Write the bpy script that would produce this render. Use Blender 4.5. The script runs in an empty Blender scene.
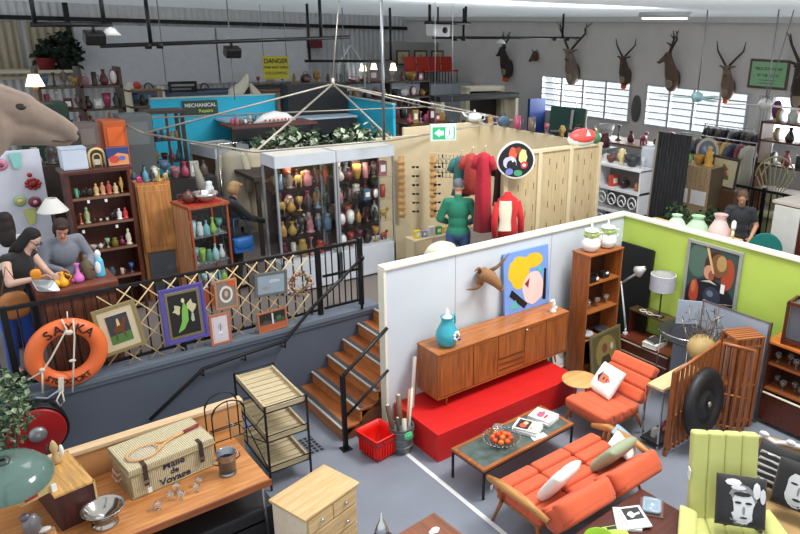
import bpy, bmesh, math, random
from mathutils import Vector, Matrix, Euler
C = bpy.context.scene.collection
PI = math.pi
rad = math.radians
rng = random.Random(7)

# ---------------------------------------------------------------- camera
cd = bpy.data.cameras.new('camera'); cam = bpy.data.objects.new('camera', cd); C.objects.link(cam)
cd.sensor_fit = 'HORIZONTAL'; cd.sensor_width = 36.0
cd.lens = 36.0 * 685.63 / 800.0
cd.shift_x = (400.0 - 491.02) / 800.0
cd.shift_y = (259.04 - 267.0) / 800.0
yaw, pit, rol = 0.71330, 0.31937, -0.02631
fw = Vector((math.sin(yaw)*math.cos(pit), math.cos(yaw)*math.cos(pit), -math.sin(pit)))
rt = Vector((math.cos(yaw), -math.sin(yaw), 0)); dn = fw.cross(rt)
r2 = rt*math.cos(rol)+dn*math.sin(rol); d2 = -rt*math.sin(rol)+dn*math.cos(rol)
cam.matrix_world = Matrix(((r2.x, -d2.x, -fw.x, 0), (r2.y, -d2.y, -fw.y, 0), (r2.z, -d2.z, -fw.z, 4.8), (0, 0, 0, 1)))
cd.clip_start = 0.05; cd.clip_end = 200
bpy.context.scene.camera = cam

# ---------------------------------------------------------------- world, light, exposure
sc = bpy.context.scene
sc.view_settings.view_transform = 'Standard'; sc.view_settings.look = 'None'
sc.view_settings.gamma = 1.0; sc.view_settings.use_curve_mapping = False
sc.view_settings.exposure = 0.35
w = bpy.data.worlds.new('overcast_sky'); sc.world = w; w.use_nodes = True
bg = w.node_tree.nodes['Background']; bg.inputs[0].default_value = (0.93, 0.97, 1.0, 1); bg.inputs[1].default_value = 0.86

def area(name, loc, size, power, aim, col=(1, 1, 1), sy=None):
    l = bpy.data.lights.new(name, 'AREA'); l.shape = 'RECTANGLE'; l.size = size; l.size_y = sy or size
    l.energy = power; l.color = col
    o = bpy.data.objects.new(name, l); C.objects.link(o); o.location = loc
    o.rotation_euler = (Vector(aim)-Vector(loc)).to_track_quat('-Z', 'Y').to_euler()
    return o
area('skylight_over_showroom', (6.6, 3.6, 7.2), 2.2, 440, (5.6, 4.6, 0), (1, 0.98, 0.95))
area('skylight_over_gallery', (3.0, 9.5, 7.0), 2.5, 70, (3.5, 9.5, 0), (1, 0.97, 0.93))
area('fill_light_towards_far_hall', (8.6, 9.0, 5.85), 4.5, 420, (12.5, 19.0, 3.6), (0.98, 0.99, 1.0), .5)  # unseen fill lamp, added to brighten the far hall walls
for i_, (y_, p_) in enumerate(((14.4, 150), (10.5, 150), (6.7, 130), (3.0, 60))):
    area('window_daylight', (16.6, y_, 3.0), 3.4 if i_ < 2 else 3.0, p_, (9.0, y_-1.0, 1.2), (0.95, 0.98, 1.0), 1.1)

# ---------------------------------------------------------------- materials
def lin(c):
    return tuple((((v/255+0.055)/1.055)**2.4 if v > 10 else v/255/12.92) for v in c)
MC = {}
def M(col, rough=0.5, metal=0.0, kind='plain', axis='x', sc_=1.0, col2=None, emit=0.0):
    key = (tuple(col), rough, metal, kind, axis, sc_, tuple(col2) if col2 else None, emit)
    if key in MC: return MC[key]
    m = bpy.data.materials.new('%s_%d_%d_%d' % (kind, *col)); MC[key] = m
    m.use_nodes = True; nt = m.node_tree; N = nt.nodes; L = nt.links
    b = N['Principled BSDF']; out = N['Material Output']
    b.inputs['Roughness'].default_value = rough; b.inputs['Metallic'].default_value = metal
    c = lin(col)
    tc = N.new('ShaderNodeTexCoord'); mp = N.new('ShaderNodeMapping'); L.new(tc.outputs['Object'], mp.inputs[0])
    if kind == 'pane':
        tr = N.new('ShaderNodeBsdfTransparent'); tr.inputs[0].default_value = (*[0.9+0.1*x for x in c], 1)
        gl = N.new('ShaderNodeBsdfGlossy'); gl.inputs['Roughness'].default_value = 0.03
        lw = N.new('ShaderNodeLayerWeight'); lw.inputs[0].default_value = 0.25
        ma = N.new('ShaderNodeMath'); ma.operation = 'MULTIPLY_ADD'; ma.inputs[1].default_value = 0.22; ma.inputs[2].default_value = 0.02
        mx = N.new('ShaderNodeMixShader'); L.new(lw.outputs['Fresnel'], ma.inputs[0]); L.new(ma.outputs[0], mx.inputs[0])
        L.new(tr.outputs[0], mx.inputs[1]); L.new(gl.outputs[0], mx.inputs[2]); L.new(mx.outputs[0], out.inputs[0])
        return m
    if kind == 'sheet':       # daylight-passing corrugated roof sheet
        df = N.new('ShaderNodeBsdfDiffuse'); df.inputs[0].default_value = (*c, 1); tl = N.new('ShaderNodeBsdfTranslucent'); tl.inputs[0].default_value = (*c, 1)
        wv = N.new('ShaderNodeTexWave'); wv.inputs['Scale'].default_value = 1.2; wv.bands_direction = axis.upper(); L.new(tc.outputs['Object'], wv.inputs['Vector'])
        bp = N.new('ShaderNodeBump'); bp.inputs['Strength'].default_value = .6; bp.inputs['Distance'].default_value = .04; L.new(wv.outputs['Fac'], bp.inputs['Height']); L.new(bp.outputs[0], df.inputs['Normal'])
        mx = N.new('ShaderNodeMixShader'); mx.inputs[0].default_value = .5; L.new(df.outputs[0], mx.inputs[1]); L.new(tl.outputs[0], mx.inputs[2]); L.new(mx.outputs[0], out.inputs[0])
        return m
    if kind == 'net':
        tr = N.new('ShaderNodeBsdfTransparent'); df = N.new('ShaderNodeBsdfTranslucent'); df.inputs[0].default_value = (*c, 1)
        wv = N.new('ShaderNodeTexWave'); wv.inputs['Scale'].default_value = 4; wv.bands_direction = 'Y'; L.new(tc.outputs['Object'], wv.inputs['Vector'])
        ma = N.new('ShaderNodeMath'); ma.operation = 'MULTIPLY_ADD'; ma.inputs[1].default_value = 0.3; ma.inputs[2].default_value = 0.25
        mx = N.new('ShaderNodeMixShader'); L.new(wv.outputs['Fac'], ma.inputs[0]); L.new(ma.outputs[0], mx.inputs[0]); L.new(tr.outputs[0], mx.inputs[1]); L.new(df.outputs[0], mx.inputs[2]); L.new(mx.outputs[0], out.inputs[0])
        return m
    if kind == 'glass':
        b.inputs['Base Color'].default_value = (*c, 1); b.inputs['Transmission Weight'].default_value = 0.9
        b.inputs['IOR'].default_value = 1.3; b.inputs['Roughness'].default_value = rough
        return m
    no = N.new('ShaderNodeTexNoise'); ra = N.new('ShaderNodeMix'); ra.data_type = 'RGBA'
    L.new(mp.outputs[0], no.inputs['Vector'])
    bp = N.new('ShaderNodeBump')
    lo = [x*0.88 for x in c]; hi = [min(1, x*1.08) for x in c]
    if col2: lo = list(lin(col2)); hi = list(c)
    no.inputs['Scale'].default_value = 6*sc_; no.inputs['Detail'].default_value = 4
    bp.inputs['Strength'].default_value = 0.08; bp.inputs['Distance'].default_value = 0.004
    fac = no.outputs['Fac']; hgt = no.outputs['Fac']
    if kind == 'wood':
        s = {'x': (1.2, 14, 14), 'y': (14, 1.2, 14), 'z': (14, 14, 1.2)}[axis]
        mp.inputs['Scale'].default_value = s; no.inputs['Scale'].default_value = 2.2*sc_; no.inputs['Detail'].default_value = 6
        no.inputs['Distortion'].default_value = 0.6
        if not col2: lo = [x*0.55 for x in c]; hi = [min(1, x*1.15) for x in c]
        r = N.new('ShaderNodeMapRange'); r.inputs['From Min'].default_value = 0.3; r.inputs['From Max'].default_value = 0.7
        L.new(no.outputs['Fac'], r.inputs[0]); fac = r.outputs[0]
    elif kind == 'fabric':
        n2 = N.new('ShaderNodeTexNoise'); n2.inputs['Scale'].default_value = 260; L.new(tc.outputs['Object'], n2.inputs['Vector'])
        hgt = n2.outputs['Fac']; bp.inputs['Strength'].default_value = 0.3; bp.inputs['Distance'].default_value = 0.003
        b.inputs['Sheen Weight'].default_value = 0.15
    elif kind == 'weave':
        wv = N.new('ShaderNodeTexWave'); wv.inputs['Scale'].default_value = 18*sc_; wv.bands_direction = 'X'
        w2 = N.new('ShaderNodeTexWave'); w2.inputs['Scale'].default_value = 26*sc_; w2.bands_direction = 'Z'
        w3 = N.new('ShaderNodeTexWave'); w3.inputs['Scale'].default_value = 26*sc_; w3.bands_direction = 'Y'
        for q in (wv, w2, w3): L.new(tc.outputs['Object'], q.inputs['Vector']); q.inputs['Distortion'].default_value = 1.5
        m1 = N.new('ShaderNodeMath'); m1.operation = 'MULTIPLY'; m2 = N.new('ShaderNodeMath'); m2.operation = 'ADD'
        L.new(wv.outputs['Fac'], m1.inputs[0]); L.new(w2.outputs['Fac'], m1.inputs[1])
        L.new(m1.outputs[0], m2.inputs[0])
        m3 = N.new('ShaderNodeMath'); m3.operation = 'MULTIPLY'; L.new(wv.outputs['Fac'], m3.inputs[0]); L.new(w3.outputs['Fac'], m3.inputs[1])
        L.new(m3.outputs[0], m2.inputs[1]); fac = m2.outputs[0]; hgt = fac
        bp.inputs['Strength'].default_value = 0.5; bp.inputs['Distance'].default_value = 0.006
        if not col2: lo = [x*0.6 for x in c]
    elif kind == 'ribs':      # corrugated sheet
        wv = N.new('ShaderNodeTexWave'); wv.inputs['Scale'].default_value = 1.6*sc_; wv.bands_direction = axis.upper()
        L.new(tc.outputs['Object'], wv.inputs['Vector']); hgt = wv.outputs['Fac']
        bp.inputs['Strength'].default_value = 0.8; bp.inputs['Distance'].default_value = 0.05
    elif kind == 'planks':
        wv = N.new('ShaderNodeTexWave'); wv.wave_profile = 'SAW'; wv.inputs['Scale'].default_value = 2.2*sc_; wv.bands_direction = axis.upper()
        L.new(tc.outputs['Object'], wv.inputs['Vector'])
        r = N.new('ShaderNodeMapRange'); r.inputs['From Max'].default_value = 0.12; L.new(wv.outputs['Fac'], r.inputs[0])
        mp.inputs['Scale'].default_value = (9, 9, 1)
        mm = N.new('ShaderNodeMath'); mm.operation = 'MULTIPLY'; L.new(r.outputs[0], mm.inputs[0]); L.new(no.outputs['Fac'], mm.inputs[1])
        fac = mm.outputs[0]; hgt = r.outputs[0]; lo = [x*0.25 for x in c]; hi = [min(1, x*1.6) for x in c]
        bp.inputs['Strength'].default_value = 0.6; bp.inputs['Distance'].default_value = 0.01
    ra.inputs[6].default_value = (*lo, 1); ra.inputs[7].default_value = (*hi, 1)
    L.new(fac, ra.inputs[0]); L.new(ra.outputs[2], b.inputs['Base Color'])
    L.new(hgt, bp.inputs['Height']); L.new(bp.outputs[0], b.inputs['Normal'])
    if emit:
        L.new(ra.outputs[2], b.inputs['Emission Color']); b.inputs['Emission Strength'].default_value = emit
    return m

WHITE = M((226, 226, 224), .5); CREAM = M((222, 212, 188), .5); BLACKM = M((22, 22, 24), .4, .3)
DARK = M((30, 27, 26), .6); CHROME = M((200, 202, 205), .18, 1.0); STEEL = M((150, 153, 158), .35, .9)
TEAK = M((168, 98, 48), .35, kind='wood', axis='x'); TEAKZ = M((160, 92, 44), .35, kind='wood', axis='z')
MAHOG = M((88, 40, 26), .35, kind='wood', axis='x'); MAHOGZ = M((88, 40, 26), .35, kind='wood', axis='z')
PINE = M((222, 190, 140), .5, kind='wood', axis='x', col2=(196, 158, 106)); PINEZ = M((226, 196, 148), .5, kind='wood', axis='z', col2=(200, 165, 115))
PINEY = M((222, 190, 140), .5, kind='wood', axis='y', col2=(196, 158, 106))
PANE = M((235, 245, 245), .03, kind='pane'); GLASS = M((235, 240, 240), .04, kind='glass')
RED = M((214, 28, 24), .45); ORANGE = M((212, 92, 54), .8, kind='fabric'); PAPER = M((235, 235, 232), .6)
SKIN = M((214, 160, 132), .5)

# ---------------------------------------------------------------- mesh builder
class MB:
    def __init__(s): s.bm = bmesh.new(); s.mats = []
    def mi(s, m):
        if m not in s.mats: s.mats.append(m)
        return s.mats.index(m)
    def add(s, vs, fs, m, T=None, smooth=False):
        b = [s.bm.verts.new((T @ Vector(v)) if T else v) for v in vs]; k = s.mi(m); out = []
        for f in fs:
            try: q = s.bm.faces.new([b[i] for i in f])
            except ValueError: continue
            q.material_index = k; q.smooth = smooth; out.append(q)
        return b, out
    def box(s, c, d, m, bev=0.0, rot=None, seg=2):
        x, y, z = d[0]/2, d[1]/2, d[2]/2
        vs = [(i*x, j*y, k*z) for k in (-1, 1) for j in (-1, 1) for i in (-1, 1)]
        T = Matrix.Translation(c) @ (Euler(rot).to_matrix().to_4x4() if rot else Matrix.Identity(4))
        b, f = s.add(vs, [(0, 2, 3, 1), (4, 5, 7, 6), (0, 1, 5, 4), (2, 6, 7, 3), (0, 4, 6, 2), (1, 3, 7, 5)], m, T)
        if bev:
            es = list({e for q in f for e in q.edges})
            bmesh.ops.bevel(s.bm, geom=es, offset=min(bev, min(d)*0.45), segments=seg, affect='EDGES', profile=0.6, material=-1)
        return s
    def b2(s, a, b, m, bev=0.0):   # box by two corners
        return s.box([(a[i]+b[i])/2 for i in range(3)], [abs(b[i]-a[i]) for i in range(3)], m, bev)
    def rings(s, rs, m, cap=True, smooth=True, T=None, closed=False):
        n = len(rs[0]); vs = [v for r in rs for v in r]; fs = []
        k = len(rs)
        for i in range(k if closed else k-1):
            a, b = i*n, ((i+1) % k)*n
            for j in range(n):
                fs.append((a+j, a+(j+1) % n, b+(j+1) % n, b+j))
        if cap and not closed:
            fs.append(tuple(range(n))[::-1]); fs.append(tuple((k-1)*n+j for j in range(n)))
        s.add(vs, fs, m, T, smooth); return s
    def tube(s, pts, r, m, n=8, closed=False):
        pts = [Vector(p) for p in pts]; k = len(pts); rs = []
        rr = r if isinstance(r, (list, tuple)) else [r]*k
        up = None
        for i, p in enumerate(pts):
            if closed: t = pts[(i+1) % k]-pts[i-1]
            else: t = pts[min(i+1, k-1)]-pts[max(i-1, 0)]
            if t.length < 1e-9: t = Vector((0, 0, 1))
            t.normalize()
            if up is None: up = Vector((0, 0, 1)) if abs(t.z) < 0.9 else Vector((1, 0, 0))
            a = t.cross(up)
            if a.length < 1e-4: a = t.orthogonal()
            a.normalize(); b = a.cross(t).normalized(); up = b
            rs.append([p+(a*math.cos(2*PI*j/n)+b*math.sin(2*PI*j/n))*rr[i] for j in range(n)])
        return s.rings(rs, m, closed=closed)
    def cyl(s, p0, p1, r0, m, r1=None, n=16):
        return s.tube([p0, p1], [r0, r0 if r1 is None else r1], m, n)
    def lathe(s, prof, c, m, n=24, T=None, sx=1, sy=1, cap=True):
        rs = [[(c[0]+sx*r*math.cos(2*PI*j/n), c[1]+sy*r*math.sin(2*PI*j/n), c[2]+z) for j in range(n)] for r, z in prof]
        return s.rings(rs, m, cap=cap, T=T)
    def ell(s, c, r, m, rot=None, n=16, k=10):
        T = Matrix.Translation(c) @ (Euler(rot).to_matrix().to_4x4() if rot else Matrix.Identity(4))
        rs = []
        for i in range(1, k):
            a = PI*i/k
            rs.append([(r[0]*math.sin(a)*math.cos(2*PI*j/n), r[1]*math.sin(a)*math.sin(2*PI*j/n), -r[2]*math.cos(a)) for j in range(n)])
        return s.rings(rs, m, T=T)
    def prism(s, pts, t, m, T=None):   # outline in XZ, thickness along +Y
        n = len(pts)
        vs = [(p[0], 0, p[1]) for p in pts]+[(p[0], t, p[1]) for p in pts]
        fs = [tuple(range(n)), tuple(range(2*n-1, n-1, -1))]+[(i, i+n, (i+1) % n+n, (i+1) % n) for i in range(n)]
        s.add(vs, fs, m, T); return s
    def hprism(s, pts, z0, z1, m, T=None):   # outline in XY
        n = len(pts)
        vs = [(p[0], p[1], z0) for p in pts]+[(p[0], p[1], z1) for p in pts]
        fs = [tuple(range(n))[::-1], tuple(range(n, 2*n))]+[(i, (i+1) % n, (i+1) % n+n, i+n) for i in range(n)]
        s.add(vs, fs, m, T); return s
    def pad(s, c, d, m, rot=None, p=4.0, n=10, top=0.0):   # soft pillow: superellipsoid-ish slab d=(w,l,h)
        T = Matrix.Translation(c) @ (Euler(rot).to_matrix().to_4x4() if rot else Matrix.Identity(4))
        vs = []; fs = []; k = n+1
        for sgn in (1, -1):
            for i in range(k):
                for j in range(k):
                    u = -math.cos(PI*i/n); v = -math.cos(PI*j/n)
                    h = (max(0, 1-abs(u)**p)*max(0, 1-abs(v)**p))**(1/2.2)
                    q = 1-0.05*(1-h)
                    vs.append((u*d[0]/2, v*d[1]/2, sgn*h*d[2]/2))
        for g in (0, 1):
            o = g*k*k
            for i in range(n):
                for j in range(n):
                    f = (o+i*k+j, o+(i+1)*k+j, o+(i+1)*k+j+1, o+i*k+j+1)
                    fs.append(f if g == 0 else f[::-1])
        b, _ = s.add(vs, fs, m, T, True)
        bmesh.ops.remove_doubles(s.bm, verts=b, dist=0.0004)
        return s
    def build(s, name, parent=None, loc=None, rot=None):
        bmesh.ops.recalc_face_normals(s.bm, faces=s.bm.faces)
        me = bpy.data.meshes.new(name); s.bm.to_mesh(me); s.bm.free()
        for m in s.mats: me.materials.append(m)
        o = bpy.data.objects.new(name, me); C.objects.link(o)
        if parent: o.parent = parent
        if loc: o.location = loc
        if rot: o.rotation_euler = rot
        return o

def tag(o, label, cat, group=None, kind=None):
    if label: o['label'] = label
    if cat: o['category'] = cat
    if group: o['group'] = group
    if kind: o['kind'] = kind
    return o
def thing(name, label, cat, loc=(0, 0, 0), rz=0.0, group=None, rot=None):
    o = bpy.data.objects.new(name, None); C.objects.link(o); o.empty_display_size = 0.1
    o.location = loc; o.rotation_euler = rot or (0, 0, rz)
    return tag(o, label, cat, group)
def struct(name, mb, loc=None):
    o = mb.build(name, None, loc); o['kind'] = 'structure'; return o
def solo(name, mb, label, cat, loc=None, rot=None, group=None, kind=None):
    return tag(mb.build(name, None, loc, rot), label, cat, group, kind)
def copy_thing(src, loc, rot=None, label=None, parent=None, scale=None):
    o = src.copy(); C.objects.link(o)
    if parent is None:
        o.location = loc
        if rot: o.rotation_euler = rot
        if scale: o.scale = scale
        if label: o['label'] = label
    else: o.parent = parent
    for ch in list(src.children): copy_thing(ch, None, parent=o)
    return o

def voxel(mb, name, parent, vox=0.012, smooth=4):
    """fuse overlapping volumes into one continuous skin"""
    o = mb.build(name, parent)
    mats = list(o.data.materials)
    r = o.modifiers.new('r', 'REMESH'); r.mode = 'VOXEL'; r.voxel_size = vox; r.use_smooth_shade = True
    q = o.modifiers.new('s', 'SMOOTH'); q.iterations = smooth; q.factor = 0.5
    dg = bpy.context.evaluated_depsgraph_get(); dg.update()
    me = bpy.data.meshes.new_from_object(o.evaluated_get(dg))
    o.modifiers.clear(); o.data = me; me.name = name
    me.materials.clear()
    for m in mats: me.materials.append(m)
    return o

def cap(mb, a, b, ra, rb, m):      # tapered capsule
    a, b = Vector(a), Vector(b)
    mb.tube([a, b], [ra, rb], m, 12)
    mb.ell(a, (ra,)*3, m, n=12, k=8); mb.ell(b, (rb,)*3, m, n=12, k=8)

def text(s, size, m, parent, loc, rot, depth=0.002, name='lettering', sx=1.0, center=True):
    cu = bpy.data.curves.new(name, 'FONT'); cu.body = s; cu.size = size; cu.offset = size*.018; cu.extrude = depth
    if center: cu.align_x = 'CENTER'
    cu.align_y = 'CENTER'
    o = bpy.data.objects.new('tmp_text', cu); C.objects.link(o)
    dg = bpy.context.evaluated_depsgraph_get(); dg.update()
    me = bpy.data.meshes.new_from_object(o.evaluated_get(dg)); bpy.data.objects.remove(o)
    me.materials.clear(); me.materials.append(m)
    t = bpy.data.objects.new(name, me); C.objects.link(t); t.parent = parent
    t.location = loc; t.rotation_euler = rot; t.scale = (sx, 1, 1)
    return t
UP = (PI/2, 0, 0)     # lettering that stands upright and faces -Y

# a framed or plain picture; local: bottom centre at origin, faces -Y
def picture(name, label, w, h, loc, rot, frame, art, mount=None, fw_=0.03, cat='picture', group=None, bgm=None, depth=0.025, glass=False, tagp=None):
    t = thing(name, label, cat, loc, group=group, rot=rot)
    if frame:
        f = MB()
        f.b2((-w/2, 0, 0), (-w/2+fw_, depth, h), frame, .004); f.b2((w/2-fw_, 0, 0), (w/2, depth, h), frame, .004)
        f.b2((-w/2+fw_, 0, 0), (w/2-fw_, depth, fw_), frame, .004); f.b2((-w/2+fw_, 0, h-fw_), (w/2-fw_, depth, h), frame, .004)
        f.build('frame', t)
    else: fw_ = 0
    iw, ih = w-2*fw_, h-2*fw_
    ins = 0
    if mount:
        mm, mw = mount; q = MB(); q.b2((-iw/2, depth*.45, fw_), (iw/2, depth*.9, h-fw_), mm); q.build('mount', t)
        iw -= 2*mw; ih -= 2*mw; ins = mw
    a = MB(); y0 = depth*.3 if frame else 0
    a.b2((-iw/2, y0, fw_+ins), (iw/2, depth*.8 if frame else depth, h-fw_-ins), bgm or WHITE)
    for i, (m, pts) in enumerate(art):
        a.prism([(-iw/2+iw*u, fw_+ins+ih*v) for u, v in pts], 0.0015, m, Matrix.Translation((0, y0-0.0015-0.0006*i, 0)))
    a.build('picture_panel' if frame else 'canvas', t)
    return t
def blob(cx, cy, rx, ry, n=14, a0=0, a1=2*PI, wob=0.0, seed=0):
    r = random.Random(seed)
    return [(cx+rx*math.cos(a0+(a1-a0)*i/n)*(1+wob*(r.random()-.5)), cy+ry*math.sin(a0+(a1-a0)*i/n)*(1+wob*(r.random()-.5))) for i in range(n)]
def price_tag(parent, loc, rot=(0, 0, 0)):
    q = MB(); q.box((0, 0, 0), (.035, .003, .055), PAPER, .001, rot=(PI*0+rot[0], rot[1], rot[2])); q.tube([(0, 0, .027), (0.004, 0, .06)], .0012, DARK, 5)
    o = q.build('price_tag', parent, loc); o['label'] = 'white paper price tag'; return o

def voxel_join(mb, name, parent, vox, extra=None, smooth=3):
    o = voxel(mb, name, parent, vox, smooth)
    if extra:
        me = o.data; off = len(me.materials); bm = bmesh.new(); bm.from_mesh(me)
        tmp = bpy.data.meshes.new('t'); extra.bm.to_mesh(tmp); extra.bm.free()
        n0 = len(bm.faces); bm.from_mesh(tmp); bm.faces.ensure_lookup_table()
        for f in bm.faces[n0:]: f.material_index += off
        bm.to_mesh(me); bm.free()
        for m in extra.mats: me.materials.append(m)
        bpy.data.meshes.remove(tmp)
    for p in o.data.polygons: p.use_smooth = True
    return o
def person(label, loc, rz, H=1.7, pose=None, shirt=(60, 60, 60), sleeves=2, legs=(40, 44, 60), hair=(50, 34, 26), style='short', skin=None, extra=None, vox=.012, shoes=(30, 28, 28)):
    t = thing('person', label, 'person', loc, rz)
    s = H/1.7; sk = M(skin, .5) if skin else SKIN
    J = dict(pelvis=(0, 0, .93), waist=(0, 0, 1.08), chest=(0, 0, 1.27), neck=(0, .0, 1.45), head=(0, -.02, 1.58))
    for q_, sg in (('L', 1), ('R', -1)):
        J['sh'+q_] = (sg*.165, 0, 1.375); J['el'+q_] = (sg*.225, .03, 1.11); J['wr'+q_] = (sg*.24, -.07, .88); J['ha'+q_] = None
        J['hip'+q_] = (sg*.09, 0, .90); J['kn'+q_] = (sg*.10, -.02, .50); J['an'+q_] = (sg*.10, .03, .08); J['to'+q_] = (sg*.11, -.13, .035)
    if pose: J.update(pose)
    P = {k: (Vector(v)*s if v is not None else None) for k, v in J.items()}
    up = (P['head']-P['neck']).normalized()
    face = J.get('face', (0, -1, -.25)); F_ = Vector(face).normalized(); F_ = (F_-up*F_.dot(up)*.6).normalized()
    R_ = F_.cross(up).normalized(); U_ = R_.cross(F_).normalized()
    Hm = Matrix((( -R_.x, -F_.x, U_.x, P['head'].x), (-R_.y, -F_.y, U_.y, P['head'].y), (-R_.z, -F_.z, U_.z, P['head'].z), (0, 0, 0, 1)))
    def hp(x, y, z): return Hm @ Vector((x*s, y*s, z*s))
    b = MB()
    def chain(b, ks, rs, o=0):
        for i in range(len(ks)-1): cap(b, P[ks[i]], P[ks[i+1]], (rs[i]+o)*s, (rs[i+1]+o)*s, sk)
    def torso(b, o=0, lo=True):
        d = P['chest']-P['waist']
        b.ell(P['chest']+Vector((0, 0, -.02*s)), ((.155+o)*s, (.105+o)*s, (.17+o)*s), sk)
        b.ell(P['waist'], ((.135+o)*s, (.10+o)*s, (.16+o)*s), sk)
        b.ell(P['pelvis'], ((.16+o)*s, (.115+o)*s, (.13+o)*s), sk)
        cap(b, P['shL'], P['shR'], (.048+o)*s, (.048+o)*s, sk)
        cap(b, P['chest'], P['neck'], (.10+o)*s, (.05+o*.5)*s, sk)
    torso(b)
    cap(b, P['neck']-Vector((0, 0, .04*s)), P['head'], .052*s, .05*s, sk)
    T = Hm
    rs = []
    b2 = MB(); b2.bm.free()
    def he(c, r):
        nonlocal b
        T2 = Hm @ Matrix.Translation(Vector(c)*s)
        rs = []
        for i in range(1, 10):
            a = PI*i/10; rs.append([(r[0]*s*math.sin(a)*math.cos(2*PI*j/14), r[1]*s*math.sin(a)*math.sin(2*PI*j/14), -r[2]*s*math.cos(a)) for j in range(14)])
        b.rings(rs, sk, T=T2)
    he((0, .01, .03), (.074, .092, .095)); he((0, -.03, -.035), (.052, .055, .07)); he((0, -.095, -.005), (.014, .018, .024)); he((.074, .01, 0), (.012, .02, .03)); he((-.074, .01, 0), (.012, .02, .03)); he((0, -.078, -.05), (.024, .014, .012))
    for q_, sg in (('L', 1), ('R', -1)):
        chain(b, ['sh'+q_, 'el'+q_, 'wr'+q_], [.05, .042, .028])
        chain(b, ['hip'+q_, 'kn'+q_, 'an'+q_], [.085, .055, .038]); chain(b, ['an'+q_, 'to'+q_], [.04, .032])
        d = (P['wr'+q_]-P['el'+q_]).normalized(); hd = P['ha'+q_]
        if hd is not None: d = (hd-P['wr'+q_]).normalized()
        side = d.cross(Vector((0, 1, 0.3)))
        if side.length < .1: side = d.cross(Vector((1, 0, 0)))
        side.normalize(); nrm = d.cross(side).normalized(); w0 = P['wr'+q_]
        for k in range(-1, 2): cap(b, w0+d*.015*s+side*k*.012*s, w0+d*.085*s+side*k*.025*s, .016*s, .014*s, sk)
        for k, ln in enumerate((.062, .074, .078, .06)):
            o_ = (k-1.5)*.019; p0 = w0+d*.085*s+side*o_*s; p1 = p0+(d*.6+nrm*.12)*ln*s+side*o_*.25*s; p2 = p1+(d*.35+nrm*.35)*ln*s
            cap(b, p0, p1, .0095*s, .009*s, sk); cap(b, p1, p2, .009*s, .008*s, sk)
        p0 = w0+d*.03*s-side*.03*s; p1 = p0+(d*.03-side*.03+nrm*.01)*s; cap(b, p0, p1, .012*s, .011*s, sk); cap(b, p1, p1+(d*.03-side*.004+nrm*.01)*s, .011*s, .009*s, sk)
    ex = MB(); EW = M((186, 174, 166), .4); EB = M((34, 24, 20), .3); MO = M((160, 80, 76), .5)
    for x in (-.030, .030):
        ex.ell(hp(x, -.078, .012), (.0105*s,)*3, EW, n=8, k=6); ex.ell(hp(x, -.087, .012), (.0062*s,)*3, EB, n=8, k=6)
        ex.tube([hp(x-.016, -.085, .032), hp(x, -.092, .037), hp(x+.016, -.085, .031)], .0032*s, M(hair, .7), 5)
    ex.tube([hp(-.022, -.088, -.048), hp(0, -.095, -.046), hp(.022, -.088, -.048)], .005*s, MO, 6)
    voxel_join(b, 'body', t, vox*.8, ex)
    if shirt:
        c = MB(); torso(c, .016)
        for q_ in 'LR':
            if sleeves == 2: chain(c, ['sh'+q_, 'el'+q_, 'wr'+q_], [.05, .042, .03], .016)
            elif sleeves == 1: cap(c, P['sh'+q_], P['sh'+q_].lerp(P['el'+q_], .6), .064*s, .058*s, sk)
        m = M(shirt, .8, kind='fabric'); o = voxel(c, 'shirt', t, vox, 4); o.data.materials.clear(); o.data.materials.append(m)
    if legs:
        c = MB(); c.ell(P['pelvis']-Vector((0, 0, .01)), (.176*s, .13*s, .135*s), sk)
        for q_ in 'LR': chain(c, ['hip'+q_, 'kn'+q_, 'an'+q_], [.085, .06, .045], .014)
        m = M(legs, .8, kind='fabric'); o = voxel(c, 'trousers', t, vox, 4); o.data.materials.clear(); o.data.materials.append(m)
    c = MB()
    for q_ in 'LR': cap(c, P['an'+q_]-Vector((0, 0, .03*s)), P['to'+q_], .046*s, .036*s, sk)
    o = voxel(c, 'shoes', t, vox, 2); o.data.materials.clear(); o.data.materials.append(M(shoes, .5))
    hb = b = MB(); 
    he((0, .025, .05), (.084, .096, .088)); 
    if style == 'long':
        he((0, .06, -.04), (.085, .06, .12)); he((0, .07, -.16), (.095, .05, .13)); he((.07, .02, -.06), (.022, .05, .13)); he((-.07, .02, -.06), (.022, .05, .13))
    elif style == 'bob':
        he((0, .05, -.0), (.09, .07, .09)); he((.072, .01, .0), (.02, .05, .07)); he((-.072, .01, .0), (.02, .05, .07)); he((0, -.06, .1), (.06, .03, .03))
    elif style == 'cap': he((0, -.06, .075), (.07, .07, .018)); he((0, .02, .06), (.088, .1, .075))
    else: he((0, .05, .01), (.082, .07, .08))
    o = voxel(hb, 'cap' if style == 'cap' else 'hair', t, vox*.8, 3); o.data.materials.clear(); o.data.materials.append(M(hair, .8, sc_=6))
    if extra: extra(t, hp, P, s)
    return t

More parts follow.
